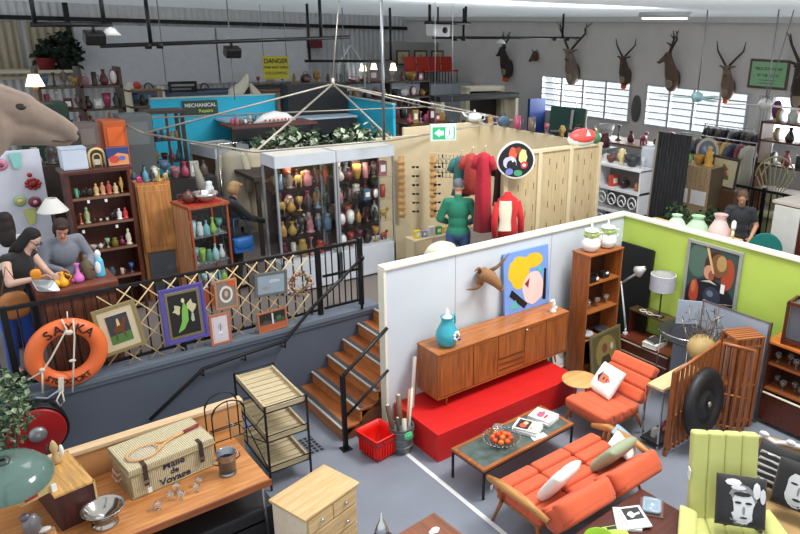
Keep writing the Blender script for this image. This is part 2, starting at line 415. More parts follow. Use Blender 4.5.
# ================================================================ the setting
FLOORM = M((134, 140, 152), .38, sc_=.35, col2=(116, 122, 134)); WALLG = M((84, 92, 106), .6, sc_=.3)
WALLW = M((206, 214, 222), .65, sc_=.3); GREEN = M((178, 202, 88), .65, sc_=.3); CAPM = M((232, 228, 212), .55)
RIBW = M((222, 222, 222), .6, kind='ribs', axis='x'); RIBY = M((178, 165, 140), .7, kind='ribs', axis='x')
b = MB(); b.b2((-3, -3, -.1), (8.5, 7.93, 0), FLOORM); struct('floor', b)
b = MB(); GF = M((112, 104, 100), .6, sc_=.4)
b.b2((-3, 7.97, 0), (16.1, 24, 1.04), GF); b.b2((8.5, -3, 0), (16.1, 7.97, 1.04), GF); b.b2((4.86, 6.62, 0), (8.5, 7.97, 1.04), GF)
struct('floor', b)
b = MB(); b.b2((-3, 7.93, 0), (4.88, 7.969, 1.06), WALLG); struct('wall_gallery', b)
b = MB(); b.b2((-3, 7.86, 1.04), (4.72, 8.12, 1.1), M((104, 114, 128), .5), .006); b.b2((-3, 7.90, .98), (4.72, 7.929, 1.04), M((110, 121, 138), .5)); struct('trim_1', b)
b = MB(); b.b2((4.0, 6.5, 0), (8.35, 6.6, 2.14), WALLW)
for x in (5.03, 6.75): b.b2((x, 6.497, 0), (x+.006, 6.5, 2.14), M((150, 156, 164), .6))
struct('wall_partition', b)
b = MB(); b.b2((3.97, 6.47, 2.14), (8.47, 6.63, 2.175), CAPM, .004); b.b2((3.965, 6.485, 0), (3.999, 6.615, 2.14), CAPM, .003); struct('trim_2', b)
b = MB(); b.b2((8.35, -2.5, 0), (8.45, 6.6, 2.14), GREEN); struct('wall_green', b)
b = MB(); b.b2((8.32, -2.5, 2.14), (8.48, 6.469, 2.175), CAPM, .004); struct('trim_3', b)
# far corrugated wall, right wall with window openings, ceiling
b = MB(); b.b2((-3, 24, 1.04), (16.1, 24.1, 5.3), RIBW); struct('wall_back', b)
WR = M((214, 210, 206), .7, sc_=.3)
b = MB(); wins = [(12.62, 16.2), (8.98, 12.05), (5.2, 8.25), (1.4, 4.6)]
b.b2((16, -3, 1.04), (16.12, 24, 2.45), WR); b.b2((16, -3, 3.5), (16.12, 24, 5.3), WR)
ed = [-3]+[v for a in reversed(wins) for v in a]+[24]
for i in range(0, len(ed), 2): b.b2((16, ed[i], 2.45), (16.12, ed[i+1], 3.5), WR)
struct('wall_right', b)
ROOF = M((235, 238, 240), .7, kind='sheet', axis='x'); b = MB()
b.b2((-3, 10.5, 5.3), (16.1, 24.1, 5.31), ROOF); b.b2((8.0, -3, 5.3), (16.1, 10.5, 5.31), ROOF); struct('ceiling', b)
b = MB(); b.b2((15.9, -3, 5.16), (15.995, 24, 5.29), M((214, 212, 210), .6), .01); struct('trim_4', b)
b = MB(); b.b2((-3, 23.9, 4.8), (16, 23.99, 4.92), BLACKM); struct('trim_5', b)
for wi, (a, c) in enumerate(wins):
    f = MB(); WF = M((190, 194, 198), .5)
    f.b2((15.96, a-.05, 2.4), (16.0, c+.05, 2.45), WF); f.b2((15.96, a-.05, 3.5), (16.0, c+.05, 3.55), WF)
    n = 4 if wi < 2 else 3
    for i in range(n+1):
        y = a+(c-a)*i/n; f.b2((15.97, y-.035, 2.45), (16.05, y+.035, 3.5), WF)
    wo = struct('window_%d' % (wi+1), f)
    if wi < 2:
        for i in range(n):
            y0 = a+(c-a)*i/n+.04; y1 = a+(c-a)*(i+1)/n-.04
            l = MB()
            for k in range(6): l.box((16.03, (y0+y1)/2, 2.53+k*.175), (.012, y1-y0, .165), PANE, rot=(0, rad(-22), 0))
            for k in range(6): l.box((15.99, (y0+y1)/2, 2.53+k*.175-.078), (.03, y1-y0, .028), M((96, 104, 112), .6))
            l.build('louvre', wo)
    else:
        l = MB(); l.b2((16.02, a+.03, 2.46), (16.03, c-.03, 3.49), PANE); l.build('pane', wo)
# white boards hung on the far wall
for i, (x0, x1) in enumerate(((4.35, 8.4), (8.45, 11.6))):
    q = MB(); q.b2((x0, 23.75, 2.963), (x1, 23.8, 4.72), M((222, 223, 226), .4), .01)
    solo('wall_board', q, ['wide pale grey panel hung high on the far wall, left of the two', 'pale grey panel hung high on the far wall, right of the two'][i], 'panel', group='white panels on the far wall')
q = MB()
for x in (-1.5, .2, 1.7, 3.2): q.b2((x, 23.88, 3.3), (x+1.3, 23.95, 4.75), RIBY)
q.b2((-3, 23.8, 3.2), (4.2, 23.9, 3.28), CREAM); q.b2((4.15, 23.6, 1.04), (4.28, 23.72, 5.3), BLACKM)
struct('trim_6', q)
# floor marking, floor drain
q = MB(); q.b2((3.86, 1.0, .0), (3.91, 5.95, .003), M((222, 222, 222), .6)); struct('trim_7', q)
g = thing('floor_drain', 'dark square slotted drain grate set in the grey floor beside the slatted trolley', 'drain', (3.02, 6.8, 0))
q = MB(); q.b2((-.16, -.2, 0), (.16, .2, .003), M((112, 120, 136), .5))
for i in range(5):
    for j in range(6): q.b2((-.14+i*.06, -.18+j*.064, .003), (-.10+i*.06, -.135+j*.064, .0045), DARK)
q.build('grate', g)

# ================================================================ stairs
st = thing('staircase', 'timber staircase with grey anti-slip nosings climbing from the grey floor to the gallery', 'stairs', (3.41, 6.63, 0))
WD = [M((176, 104, 56), .4, kind='wood', axis='y'), M((150, 84, 44), .4, kind='wood', axis='y')]
for k in range(6):
    x = .245*k; z = .1733*(k+1)
    q = MB(); q.b2((x+.02, 0, z-.1733), (x+.04, 1.29, z-.03), M((206, 132, 76), .45, kind='wood', axis='y')); q.build('riser', st)
    q = MB()
    if k < 5: q.b2((x, 0, z-.03), (x+.30, 1.29, z), WD[k % 2], .006); q.build('tread', st)
    else: q.b2((x, 0, z-.03), (x+.22, 1.29, z+.002), WD[0], .006); q.build('tread', st)
    q = MB(); q.b2((x+.03, .03, z+.001), (x+.085, 1.27, z+.006), M((70, 72, 76), .7)); q.b2((x-.004, .01, z-.012), (x+.026, 1.28, z+.006), M((176, 172, 162), .5)); n_ = q.build('nosing', st); n_['label'] = 'grey anti-slip strip'
q = MB(); q.hprism([(.04, 0), (1.5, 0), (1.5, .03), (.04, .03)], 0, .001, WD[1])
q.prism([(.04, 0), (1.45, 0), (1.45, 1.0), (1.2, .95)], .03, M((120, 72, 42), .5, kind='wood'), Matrix.Translation((0, 0, 0)))
q.build('stringer', st)
# free-standing handrail at the foot of the stairs
h = thing('stair_handrail', 'black metal handrail with square post at the foot of the timber stairs', 'handrail', (3.37, 6.47, 0))
q = MB(); q.b2((-.025, -.025, 0), (.025, .025, .99), BLACKM, .004); q.build('post', h)
q = MB(); q.tube([(0, 0, .97), (.05, 0, 1.01), (.62, 0, 1.42)], .022, BLACKM); q.build('rail', h)
q = MB(); q.tube([(0, 0, .42), (.62, 0, .86)], .017, BLACKM); q.build('lower_rail', h)
q = MB(); q.b2((-.06, -.06, 0), (.06, .06, .012), BLACKM); q.build('foot_plate', h)
# handrail along the retaining wall
h = thing('wall_handrail', 'long black handrail fixed along the grey retaining wall and rising beside the stairs', 'handrail', (0, 0, 0))
pts = [(1.583, 7.8, 0.431), (2.232, 7.8, 0.883), (2.748, 7.8, 0.927), (3.274, 7.8, 0.955), (3.673, 7.8, 1.315), (4.44, 7.8, 1.855)]
q = MB(); q.tube([Vector(p) for p in pts], .022, BLACKM); q.ell(pts[-1], (.035, .035, .035), BLACKM); q.build('rail', h)
q = MB()
for p in (pts[1], pts[2], pts[3], pts[4]): q = MB(); q.tube([p, (p[0], p[1], p[2]-.09), (p[0], 7.93, p[2]-.12)], .010, BLACKM); q.build('bracket', h)
q = MB(); q.tube([pts[-1], (pts[-1][0], pts[-1][1]+.05, 1.1)], .02, BLACKM); q.build('end_post', h)

# ================================================================ gallery fence
fe = thing('gallery_fence', 'black metal baluster fence along the edge of the gallery', 'fence', (0, 8.0, 1.1))
q = MB(); q.b2((-1.5, -.02, .91), (3.89, .02, .95), BLACKM); q.build('top_rail', fe)
q = MB(); q.b2((-1.5, -.015, .06), (3.89, .015, .09), BLACKM); q.build('bottom_rail', fe)
for x in (-1.2, .45, 2.1, 3.89): q = MB(); q.b2((x-.03, -.03, 0), (x+.03, .03, .96), BLACKM, .003); q.build('post', fe)
for i in range(42):
    x = -1.1+i*.119
    q = MB(); q.b2((x-.007, -.007, .08), (x+.007, .007, .92), BLACKM); q.build('baluster', fe)
ga = thing('gallery_gate', 'black baluster gate beside the top of the timber stairs', 'gate', (3.95, 8.0, 1.1))
q = MB(); q.b2((0, -.02, .91), (.56, .02, .95), BLACKM); q.b2((0, -.015, .06), (.56, .015, .09), BLACKM); q.b2((0, -.015, .52), (.56, .015, .55), BLACKM); q.build('frame', ga)
for i in range(6):
    x = .05+i*.092; q = MB(); q.b2((x-.007, -.007, .08), (x+.007, .007, .92), BLACKM); q.build('baluster', ga)
q = MB(); q.b2((.54, -.03, 0), (.6, .03, .98), BLACKM, .003); q.build('post', ga)

# ================================================================ showroom, lower right
q = MB(); q.b2((0, 0, 0), (2.36, .93, .37), M((206, 26, 24), .5), .006)
solo('display_plinth', q, 'long low red plinth under the teak sideboard', 'plinth', (4.07, 5.56, 0))
# sideboard
sb = thing('sideboard', 'long teak sideboard on slim legs standing on the red plinth', 'sideboard', (5.52, 6.21, .37))
q = MB(); W2 = 1.13
q.b2((-W2, -.21, .135), (W2, .22, .155), TEAK); q.b2((-W2, -.215, .155), (-W2+.025, .22, .735), TEAKZ); q.b2((W2-.025, -.215, .155), (W2, .22, .735), TEAKZ)
q.b2((-W2+.03, .2, .155), (W2-.03, .215, .735), TEAK); q.build('carcass', sb)
q = MB(); q.b2((-W2-.005, -.22, .735), (W2+.005, .225, .76), M((186, 116, 62), .25, kind='wood', axis='x'), .006); q.build('top', sb)
for x0, x1 in ((-1.10, -.58), (-.57, -.17), (.31, .7), (.71, 1.10)):
    q = MB(); q.b2((x0, -.214, .165), (x1, -.195, .727), TEAKZ, .003); q.b2((x0+.04, -.222, .712), (x1-.04, -.212, .724), TEAK); q.build('door', sb)
q = MB(); q.b2((-.16, -.214, .40), (.30, -.195, .727), TEAKZ, .003); d = q.build('flap', sb)
for k in range(3):
    q = MB(); q.b2((-.16, -.214, .165+.077*k), (.30, -.195, .236+.077*k), TEAK, .003); d = q.build('drawer', sb)
    q = MB(); q.b2((-.14, -.222, .228+.077*k), (.28, -.21, .236+.077*k), M((110, 62, 30), .4)); q.build('handle', d)
q = MB(); q.cyl((.33, -.214, .69), (.33, -.225, .69), .014, M((235, 230, 222), .3)); q.build('lock', sb)
for x in (-.95, .95):
    for y in (-.15, .15):
        q = MB(); q.cyl((x, y, .14), (x*1.02, y*1.15, 0), .018, TEAKZ, .011, 10); q.build('leg', sb)
# jug on the sideboard
j = thing('pitcher', 'turquoise glazed pitcher with painted daisy standing at the left end of the sideboard', 'pitcher', (4.637, 6.145, 1.13))
AQ = M((62, 172, 190), .25)
q = MB(); q.lathe([(.06, 0), (.085, .02), (.11, .09), (.105, .15), (.07, .22), (.055, .26), (.062, .30), (.066, .305), (.05, .30), (.045, .26)], (0, 0, 0), AQ, 28); q.build('body', j)
q = MB(); q.tube([(.06, .03, .28), (.13, .06, .27), (.15, .07, .19), (.1, .05, .12)], .012, AQ, 8); q.build('handle', j)
q = MB(); q.lathe([(.05, .28), (.045, .31), (.02, .33), (.02, .36), (.0, .40)], (0, 0, 0), M((232, 240, 240), .3), 16, cap=False); l_ = q.build('stopper', j); l_['label'] = 'white pointed stopper'
q = MB(); aim = Vector((.35, -.95, 0)).normalized(); pr = Vector((.95, .35, 0)); cz = .125; c0 = aim*.105
for k in range(7):
    a = 2*PI*k/7; p = c0+(pr*math.cos(a)+Vector((0, 0, 1))*math.sin(a))*.034+Vector((0, 0, cz)); q.ell(p, (.017, .012, .017), M((236, 240, 244), .4), n=8, k=6)
q.ell(c0*1.07+Vector((0, 0, cz)), (.02, .014, .02), M((60, 120, 70), .4), n=10, k=6); q.ell(c0+pr*.05+Vector((0, 0, cz-.055)), (.018, .012, .018), M((40, 70, 180), .4), n=8, k=6)
q.build('flower', j); j.scale = (1.3, 1.3, 1.25)
# portrait-size pop picture, a plain stand-in
Y_ = M((240, 190, 40), .5); PK = M((240, 205, 200), .5)
art = [(Y_, blob(.34, .66, .24, .26, 20, wob=.25, seed=3)), (Y_, blob(.66, .80, .22, .12, 16, wob=.25, seed=8)), (PK, blob(.64, .34, .24, .28, 18, wob=.12, seed=4)), (M((20, 22, 26), .5), [(.10, .30), (.16, .40), (.50, .10), (.42, .03)]),
       (M((20, 22, 26), .5), [(.84, .10), (.90, .62), (.95, .60), (.92, .08)]), (M((90, 190, 180), .5), [(.10, .10), (.24, .22), (.28, .06)]), (M((150, 30, 50), .5), [(.44, .44), (.56, .52), (.52, .36)]), (M((90, 190, 180), .5), blob(.8, .62, .05, .06))]
picture('pop_canvas', 'bright blue abstract canvas with yellow, black and pink shapes leaning on the sideboard', .84, .86, (6.22, 6.38, 1.135), (rad(-5), 0, 0), None, art, bgm=M((120, 156, 222), .5), depth=.03, cat='painting')
# figurine
f = MB(); f.lathe([(.045, 0), (.05, .02), (.03, .05), (.025, .09), (.035, .12), (.02, .16)], (0, 0, 0), M((228, 224, 214), .4), 16); f.ell((-.02, 0, .17), (.045, .025, .025), M((228, 224, 214), .4)); f.ell((.05, 0, .05), (.03, .02, .03), M((228, 224, 214), .4))
solo('figurine', f, 'small white china figurine at the right end of the sideboard', 'figurine', (6.441, 6.098, 1.13))
# woven bull head
bh = thing('woven_bull_head', 'brown woven rattan bull head with long horns hung on the white partition wall', 'wall ornament', (5.42, 6.455, 1.72))
RT = M((186, 140, 92), .6, kind='weave', sc_=1.5, col2=(116, 76, 46))
q = MB(); q.tube([(-.06, -.02, .06), (.0, -.06, .10), (.08, -.10, .05), (.15, -.16, -.04), (.185, -.19, -.10)], [.07, .10, .09, .06, .042], RT, 16); q.ell((-.04, -.04, .03), (.06, .04, .10), RT); q.ell((.19, -.195, -.11), (.036, .036, .04), RT); q.build('head', bh)
for pts in ([(-.05, -.06, -.03), (-.14, -.09, -.05), (-.24, -.11, -.04), (-.34, -.12, -.02)], [(-.06, -.05, .13), (-.10, -.08, .20), (-.15, -.10, .21), (-.20, -.11, .19)], [(.10, -.06, .12), (.20, -.08, .16), (.30, -.10, .24), (.38, -.12, .33)]):
    q = MB(); q.tube(pts, [.030, .024, .015, .004], M((112, 74, 44), .5), 10); q.build('horn', bh)
# board leaning at the end of sideboard
q = MB(); q.b2((0, -.01, 0), (.05, .01, 1.02), M((226, 222, 212), .5)); q.b2((.05, -.012, 0), (.07, .012, 1.02), TEAKZ)
solo('frame_strip', q, 'tall narrow cream and brown frame leaning against the end of the sideboard', 'frame', (4.1, 6.2, 0), (rad(-4), rad(12), rad(20)))
# bucket with rolls
bk = thing('wire_bucket', 'grey metal bucket of rolled papers with round green sticker beside the red plinth', 'bucket', (3.885, 6.035, -0.0))
q = MB(); G_ = M((120, 124, 124), .45, .6)
q.lathe([(.10, 0), (.12, .02), (.135, .17), (.145, .34), (.15, .345), (.138, .34), (.12, .03)], (0, 0, 0), G_, 24)
for z in (.1, .2, .3): q.lathe([(.128+z*.05, z-.006), (.136+z*.05, z), (.128+z*.05, z+.006)], (0, 0, 0), G_, 24)
q.build('body', bk)
q = MB(); q.cyl((-.0, -.139, .27), (.0, -.15, .272), .055, M((86, 206, 138), .5)); q.build('sticker', bk)['label'] = 'round mint green sticker'
for i, (x, y, r, h_, c_, tx, ty) in enumerate(((-.06, .03, .028, .62, (92, 66, 44), -.12, .06), (.03, .05, .032, .66, (110, 84, 60), .05, .1), (-.0, -.06, .028, .45, (196, 190, 180), 0, 0), (.07, -.02, .014, .80, (226, 220, 208), .12, 0), (.08, .04, .012, .72, (196, 140, 90), .16, .05), (-.05, -.03, .02, .5, (60, 50, 44), -.06, -.02))):
    q = MB(); q.cyl((x, y, .03), (x+tx*.6, y+ty, h_), r, M(c_, .6)); q.cyl((x+tx*.6, y+ty, h_), (x+tx*.603, y+ty, h_+.004), r*.8, M((200, 190, 170), .6))
    p_ = bk.location
    solo('paper_roll', q, ['thick brown patterned roll leaning left in the bucket', 'thick brown roll at the back of the bucket', 'short white roll at the front of the bucket', 'long thin cream rod standing in the bucket', 'long thin tan rod standing in the bucket', 'dark short roll at the left of the bucket'][i], 'roll', p_, group='rolls in the grey bucket')
# red crate
rc = thing('plastic_crate', 'bright red plastic storage crate on the floor at the foot of the stairs', 'crate', (3.64, 6.17, 0), rad(8))
q = MB(); R_ = M((226, 26, 16), .4)
def ring(w, l, z, r=.03):
    return [(x+r*math.cos(a), y+r*math.sin(a), z) for x, y, a0 in ((w/2-r, l/2-r, 0), (-w/2+r, l/2-r, 1), (-w/2+r, -l/2+r, 2), (w/2-r, -l/2+r, 3)) for a in [PI/2*a0+PI/2*k/4 for k in range(5)]]
q.rings([ring(.28, .32, 0), ring(.30, .34, .05), ring(.33, .37, .2), ring(.33, .37, .21), ring(.35, .39, .215), ring(.36, .40, .29), ring(.375, .415, .295), ring(.375, .415, .305), ring(.33, .37, .305), ring(.31, .35, .2), ring(.27, .31, .015)], R_, cap=True)
for k in range(-3, 4): q.b2((k*.04-.006, -.195, .05), (k*.04+.006, -.165, .2), R_)
for k in range(-3, 4): q.b2((-.175, k*.045-.006, .05), (-.15, k*.045+.006, .2), R_)
q.build('tub', rc)
q = MB(); q.b2((-.08, -.212, .24), (.08, -.2, .27), M((170, 16, 10), .4)); q.build('handle', rc)
# coffee table
ct = thing('coffee_table', 'low coffee table with dark marbled glass top, timber rim and thin black legs', 'coffee table', (4.76, 5.0, 0), rad(2))
L_, D_ = 1.42, .52
for sx in (-1, 1):
    for sy in (-1, 1): q = MB(); q.b2((sx*L_/2-.011, sy*D_/2-.011, 0), (sx*L_/2+.011, sy*D_/2+.011, .355), BLACKM); q.build('leg', ct)
q = MB(); B_ = TEAK
q.b2((-L_/2-.015, -D_/2-.015, .35), (L_/2+.015, -D_/2+.03, .38), B_, .003); q.b2((-L_/2-.015, D_/2-.03, .35), (L_/2+.015, D_/2+.015, .38), B_, .003)
q.b2((-L_/2-.015, -D_/2+.03, .35), (-L_/2+.03, D_/2-.03, .38), B_, .003); q.b2((L_/2-.03, -D_/2+.03, .35), (L_/2+.015, D_/2-.03, .38), B_, .003)
q.b2((-L_/2-.012, -D_/2-.012, .33), (L_/2+.012, D_/2+.012, .349), BLACKM); q.build('rim', ct)
q = MB(); q.b2((-L_/2+.03, -D_/2+.03, .36), (L_/2-.03, D_/2-.03, .374), M((44, 60, 56), .06, sc_=1.4, col2=(112, 126, 122))); q.build('glass_top', ct)
price_tag(ct, (-.66, -.29, .27))
# bowl with oranges
bl = thing('glass_bowl', 'wide smoky glass bowl holding orange fruit on the coffee table', 'bowl', (4.52, 4.96, .381))
q = MB(); q.lathe([(.06, 0), (.08, .012), (.15, .04), (.20, .075), (.215, .10), (.21, .104), (.19, .08), (.14, .05), (.06, .02)], (0, 0, 0), M((70, 66, 60), .08, kind='pane'), 28); q.build('bowl', bl)
q = MB()
for k in range(28): a = 2*PI*k/28; q.ell((.21*math.cos(a), .21*math.sin(a), .10), (.012, .012, .008), GLASS, n=8, k=5)
q.build('rim', bl)
r_ = random.Random(4)
fruit0 = None
for k in range(11):
    a = 2*PI*k/8 if k < 8 else 2*PI*k/3; rr_ = .10 if k < 8 else .042; z = .085 if k < 8 else .115
    q = MB(); q.ell((0, 0, 0), (.034, .034, .031), M(((226, 96, 30), (212, 70, 28), (232, 120, 44))[k % 3], .4)); q.ell((0, 0, .030), (.004, .004, .003), M((60, 80, 40), .5), n=6, k=4)
    solo('orange', q, 'glossy orange fruit heaped in the smoky glass bowl', 'fruit', (4.52+rr_*math.cos(a), 4.96+rr_*math.sin(a), .381+z), group='fruit in the glass bowl')
g = MB(); g.lathe([(.03, 0), (.05, .01), (.07, .05), (.075, .07), (.068, .068), (.045, .02)], (0, 0, 0), GLASS, 20); solo('glass_dish', g, 'small clear cut glass dish behind the fruit bowl on the coffee table', 'dish', (4.66, 5.17, .381))
# books on the coffee table
def book(label, loc, w, l, h, rz, cover, art=(), group=None, cat='book'):
    t = thing('book', label, cat, loc, rz, group)
    q = MB(); q.b2((-w/2+.004, -l/2+.004, .003), (w/2-.004, l/2-.004, h-.003), PAPER); q.build('pages', t)
    q = MB(); q.b2((-w/2, -l/2, 0), (w/2, l/2, .003), cover); q.b2((-w/2, -l/2, h-.003), (w/2, l/2, h), cover); q.b2((-w/2, -l/2, .003), (-w/2+.004, l/2, h-.003), cover)
    for i, (m, pts) in enumerate(art): q.hprism([(-w/2+w*u, -l/2+l*v) for u, v in pts], h, h+.001+.0004*i, m)
    q.build('cover', t); return t
art1 = [(M((60, 40, 34), .5), [(.1, .4), (.9, .4), (.9, .9), (.1, .9)]), (M((200, 90, 60), .5), blob(.4, .65, .2, .14, seed=1)), (M((220, 190, 150), .5), blob(.65, .6, .15, .1)), (M((190, 160, 90), .5), blob(.3, .3, .12, .06))]
book('thick white cookbook under the dark-covered one on the coffee table', (4.95, 4.99, .381), .24, .31, .035, rad(25), WHITE, group=None)
book('white book with dark photo cover lying on the white cookbook', (4.955, 4.995, .417), .235, .305, .025, rad(27), WHITE, art1)
book('white book under the pink-covered one on the coffee table', (5.27, 5.05, .381), .25, .30, .03, rad(12), WHITE)
book('white book with pink cover drawing, nearest the far end of the coffee table', (5.275, 5.055, .412), .245, .295, .02, rad(16), WHITE, [(M((214, 96, 120), .5), blob(.5, .6, .3, .16, 12, wob=.5, seed=2)), (M((190, 50, 70), .5), blob(.45, .35, .22, .06, 10, wob=.5, seed=8))])
q = MB(); q.hprism([(-.1, -.03), (.1, -.05), (.11, .04), (-.08, .05)], 0, .004, M((200, 220, 222), .5)); solo('leaflet', q, 'pale leaflet lying in front of the books on the coffee table', 'leaflet', (4.95, 4.80, .381))
# round side table
rtb = thing('round_side_table', 'small round blond wood side table beside the red plinth and orange armchair', 'table', (6.201, 5.315, 0))
q = MB(); q.lathe([(.20, .478), (.235, .482), (.24, .49), (.24, .5), (.225, .503), (.0, .497)], (0, 0, 0), M((214, 172, 112), .4, kind='wood', axis='x', col2=(190, 146, 88)), 36, cap=True); q.build('top', rtb)
for k in range(3):
    a = 2*PI*k/3+1.2; q = MB(); q.cyl((.06*math.cos(a), .06*math.sin(a), .48), (.17*math.cos(a), .17*math.sin(a), 0), .016, TEAKZ, .01, 10); q.build('leg', rtb)
# upholstered channel chairs / sofa built from soft rolls
def channel_seat(name, label, cat, loc, rz, L, tilt_back=24, units=1, nseat=4, nback=4, bt_=.15, bolster=0):
    t = thing(name, label, cat, loc, rz)
    W = L/units
    for u in range(units):
        cx = -L/2+W*(u+.5)
        q = MB()
        for k in range(nseat): q.box((cx, -.30+.168*k, .40-.012*k), (W-.01, .172, .13), ORANGE, .05, rot=(rad(4), 0, 0), seg=4)
        q.box((cx, -.04, .335), (W-.03, .62, .07), ORANGE, .02); q.build('seat_cushion', t)
        if bolster: continue
        q = MB(); a = rad(tilt_back)
        for k in range(nback):
            d_ = .08+.166*k; q.box((cx, .30+math.sin(a)*d_, .42+math.cos(a)*d_), (W-.01, bt_, .172), ORANGE, .055, rot=(-a, 0, 0), seg=4)
        d_ = .25; q.box((cx, .34+math.sin(a)*d_, .40+math.cos(a)*d_), (W-.03, .06, .16*nback), ORANGE, .02, rot=(-a, 0, 0)); q.build('back_cushion', t)
    for u in range(bolster):
        a = rad(tilt_back); Wb = L/bolster; cx = -L/2+Wb*(u+.5); q = MB()
        q.pad((cx, .34+math.sin(a)*.16, .38+math.cos(a)*.16), (Wb-.01, .22, .42), ORANGE, rot=(-a, 0, 0), p=7, n=12)
        for k in (-1, 1): q.pad((cx, .31+math.sin(a)*(.17+k*.10), .40+math.cos(a)*(.17+k*.10)), (Wb-.03, .21, .22), ORANGE, rot=(-a, 0, 0), p=7, n=10)
        q.build('back_cushion', t)
    q = MB(); q.b2((-L/2+.04, -.33, .27), (L/2-.04, -.29, .31), TEAK); q.b2((-L/2+.04, .22, .26), (L/2-.04, .26, .30), TEAK)
    for s in (-1, 1): q.box((s*(L/2-.03), -.03, .30), (.035, .62, .04), TEAK, .006)
    q.build('frame', t)
    for s in (-1, 1):
        q = MB(); q.tube([(s*(L/2-.02), -.26, .30), (s*(L/2+.02), -.36, 0)], [.024, .014], TEAKZ, 10); q.build('leg', t)
        q = MB(); q.tube([(s*(L/2-.02), .24, .30), (s*(L/2+.02), .38, 0)], [.024, .014], TEAKZ, 10); q.build('leg', t)
    return t

channel_seat('armchair', 'orange channel-stitched low armchair beside the round blond side table', 'armchair', (6.14, 4.83, 0), -PI/2, .68, 37, 1, 4, 3)
sf = channel_seat('sofa', 'long orange channel-stitched sofa facing the coffee table', 'sofa', (4.69, 4.04, 0), PI, 1.50, 48, 3, 4, 3, .2, 2)
for s in (-1, 1):
    q = MB(); q.tube([(s*.79, -.42, .50), (s*.82, -.2, .56), (s*.82, .15, .57), (s*.80, .45, .52)], [.03, .045, .045, .03], M((196, 138, 76), .4, kind='wood', axis='y'), 10)
    a_ = q.build('armrest', sf); a_.scale = (1, 1, 1)
    q = MB(); q.tube([(s*.81, -.24, .54), (s*.76, -.24, .30)], .02, TEAKZ); q.build('arm_support', sf)
price_tag(sf, (.74, -.42, .36))
# scatter cushions
def cushion(label, loc, rot, w, m, art=(), edge=None, group=None):
    t = thing('cushion', label, 'cushion', loc, rot=rot, group=group)
    q = MB(); q.pad((0, 0, 0), (w, w, w*.32), m, p=5, n=14); q.build('cover', t)
    if art:
        q = MB()
        for i, (mm, pts) in enumerate(art):       # printed motif follows the pillow's bulge
            n = len(pts); c_ = (sum(p[0] for p in pts)/n, sum(p[1] for p in pts)/n)
            def hz(u, v):
                x, y = 2*u-1, 2*v-1
                return (max(0, 1-abs(x)**5)*max(0, 1-abs(y)**5))**(1/2.2)*w*.16+.0012+.0005*i
            rings_ = [[((c_[0]+(p[0]-c_[0])*s-.5)*w, (c_[1]+(p[1]-c_[1])*s-.5)*w, hz(c_[0]+(p[0]-c_[0])*s, c_[1]+(p[1]-c_[1])*s)) for p in pts] for s in (1, .8, .6, .4, .2, .02)]
            q.rings(rings_, mm, cap=False)
        q.build('print', t)
    return t
GY = M((150, 150, 152), .8, kind='fabric'); WF_ = M((232, 230, 226), .8, kind='fabric'); BF = M((34, 33, 36), .8, kind='fabric')
cushion('white cushion with red and black mask-like print on the orange armchair', (6.30, 4.95, .60), (0, rad(-50), rad(-8)), .40, WF_,
        [(M((206, 120, 92), .7), [(.5, .22), (.36, .4), (.34, .66), (.5, .74), (.66, .66), (.64, .4)]), (BF, [(.30, .66), (.5, .8), (.72, .66), (.5, .68)]), (BF, blob(.5, .52, .06, .03)), (M((170, 50, 50), .7), blob(.5, .38, .06, .03))])
cushion('white and purple striped cushion standing on the left of the orange sofa', (4.34, 3.90, .58), (rad(58), 0, rad(190)), .42, WF_,
        [(M((96, 60, 120), .7), [(0.05, .05), (.2, .05), (.3, .95), (.12, .95)]), (M((190, 70, 120), .7), [(.4, .1), (.5, .1), (.6, .9), (.5, .9)])])
cushion('green leaf-patterned cushion near the right end of the orange sofa', (5.12, 3.86, .58), (rad(52), 0, rad(184)), .44, M((150, 160, 130), .8, kind='fabric'),
        [(M((60, 110, 50), .7), blob(.35, .6, .2, .12, 12, wob=.5, seed=1)), (M((90, 140, 60), .7), blob(.65, .4, .22, .12, 12, wob=.5, seed=2)), (M((226, 226, 210), .7), blob(.6, .72, .1, .07)), (M((50, 90, 60), .7), blob(.3, .28, .16, .08, 12, wob=.5, seed=4))])
q = MB(); q.pad((0, 0, 0), (.34, .3, .09), WF_, p=3); q.pad((.16, .06, -.02), (.2, .26, .07), M((140, 170, 200), .8, kind='fabric'), p=3)
solo('folded_blanket', q, 'folded white and pale blue blanket on the far end of the orange sofa', 'blanket', (5.42, 3.95, .52), (rad(30), 0, rad(20)))
# small dark wood table behind the sofa
tb = thing('side_table', 'dark wood side table with tiled inset behind the orange sofa', 'table', (4.38, 3.02, .05), rad(2))
q = MB(); q.b2((-.62, -.33, .41), (.62, .33, .45), MAHOG, .006); q.build('top', tb)
q = MB(); q.b2((-.58, -.3, .33), (.58, .3, .409), MAHOG); q.build('apron', tb)
for x in (-.57, .57):
    for y in (-.28, .28): q = MB(); q.b2((x-.025, y-.025, -.05), (x+.025, y+.025, .33), MAHOGZ); q.build('leg', tb)
book('white magazine with black and white figure on its cover lying on the dark side table', (4.56, 3.12, .522), .30, .22, .012, rad(62), WHITE, [(M((40, 40, 42), .5), [(.38, .12), (.92, .12), (.92, .9), (.38, .9)]), (WHITE, blob(.62, .6, .14, .16, 12, wob=.5, seed=3)), (WHITE, [(.55, .5), (.62, .5), (.7, .2), (.6, .2)])], cat='magazine')
book('white magazine lying under the one with the black and white figure', (4.50, 3.16, .502), .31, .23, .018, rad(48), PAPER, cat='magazine')
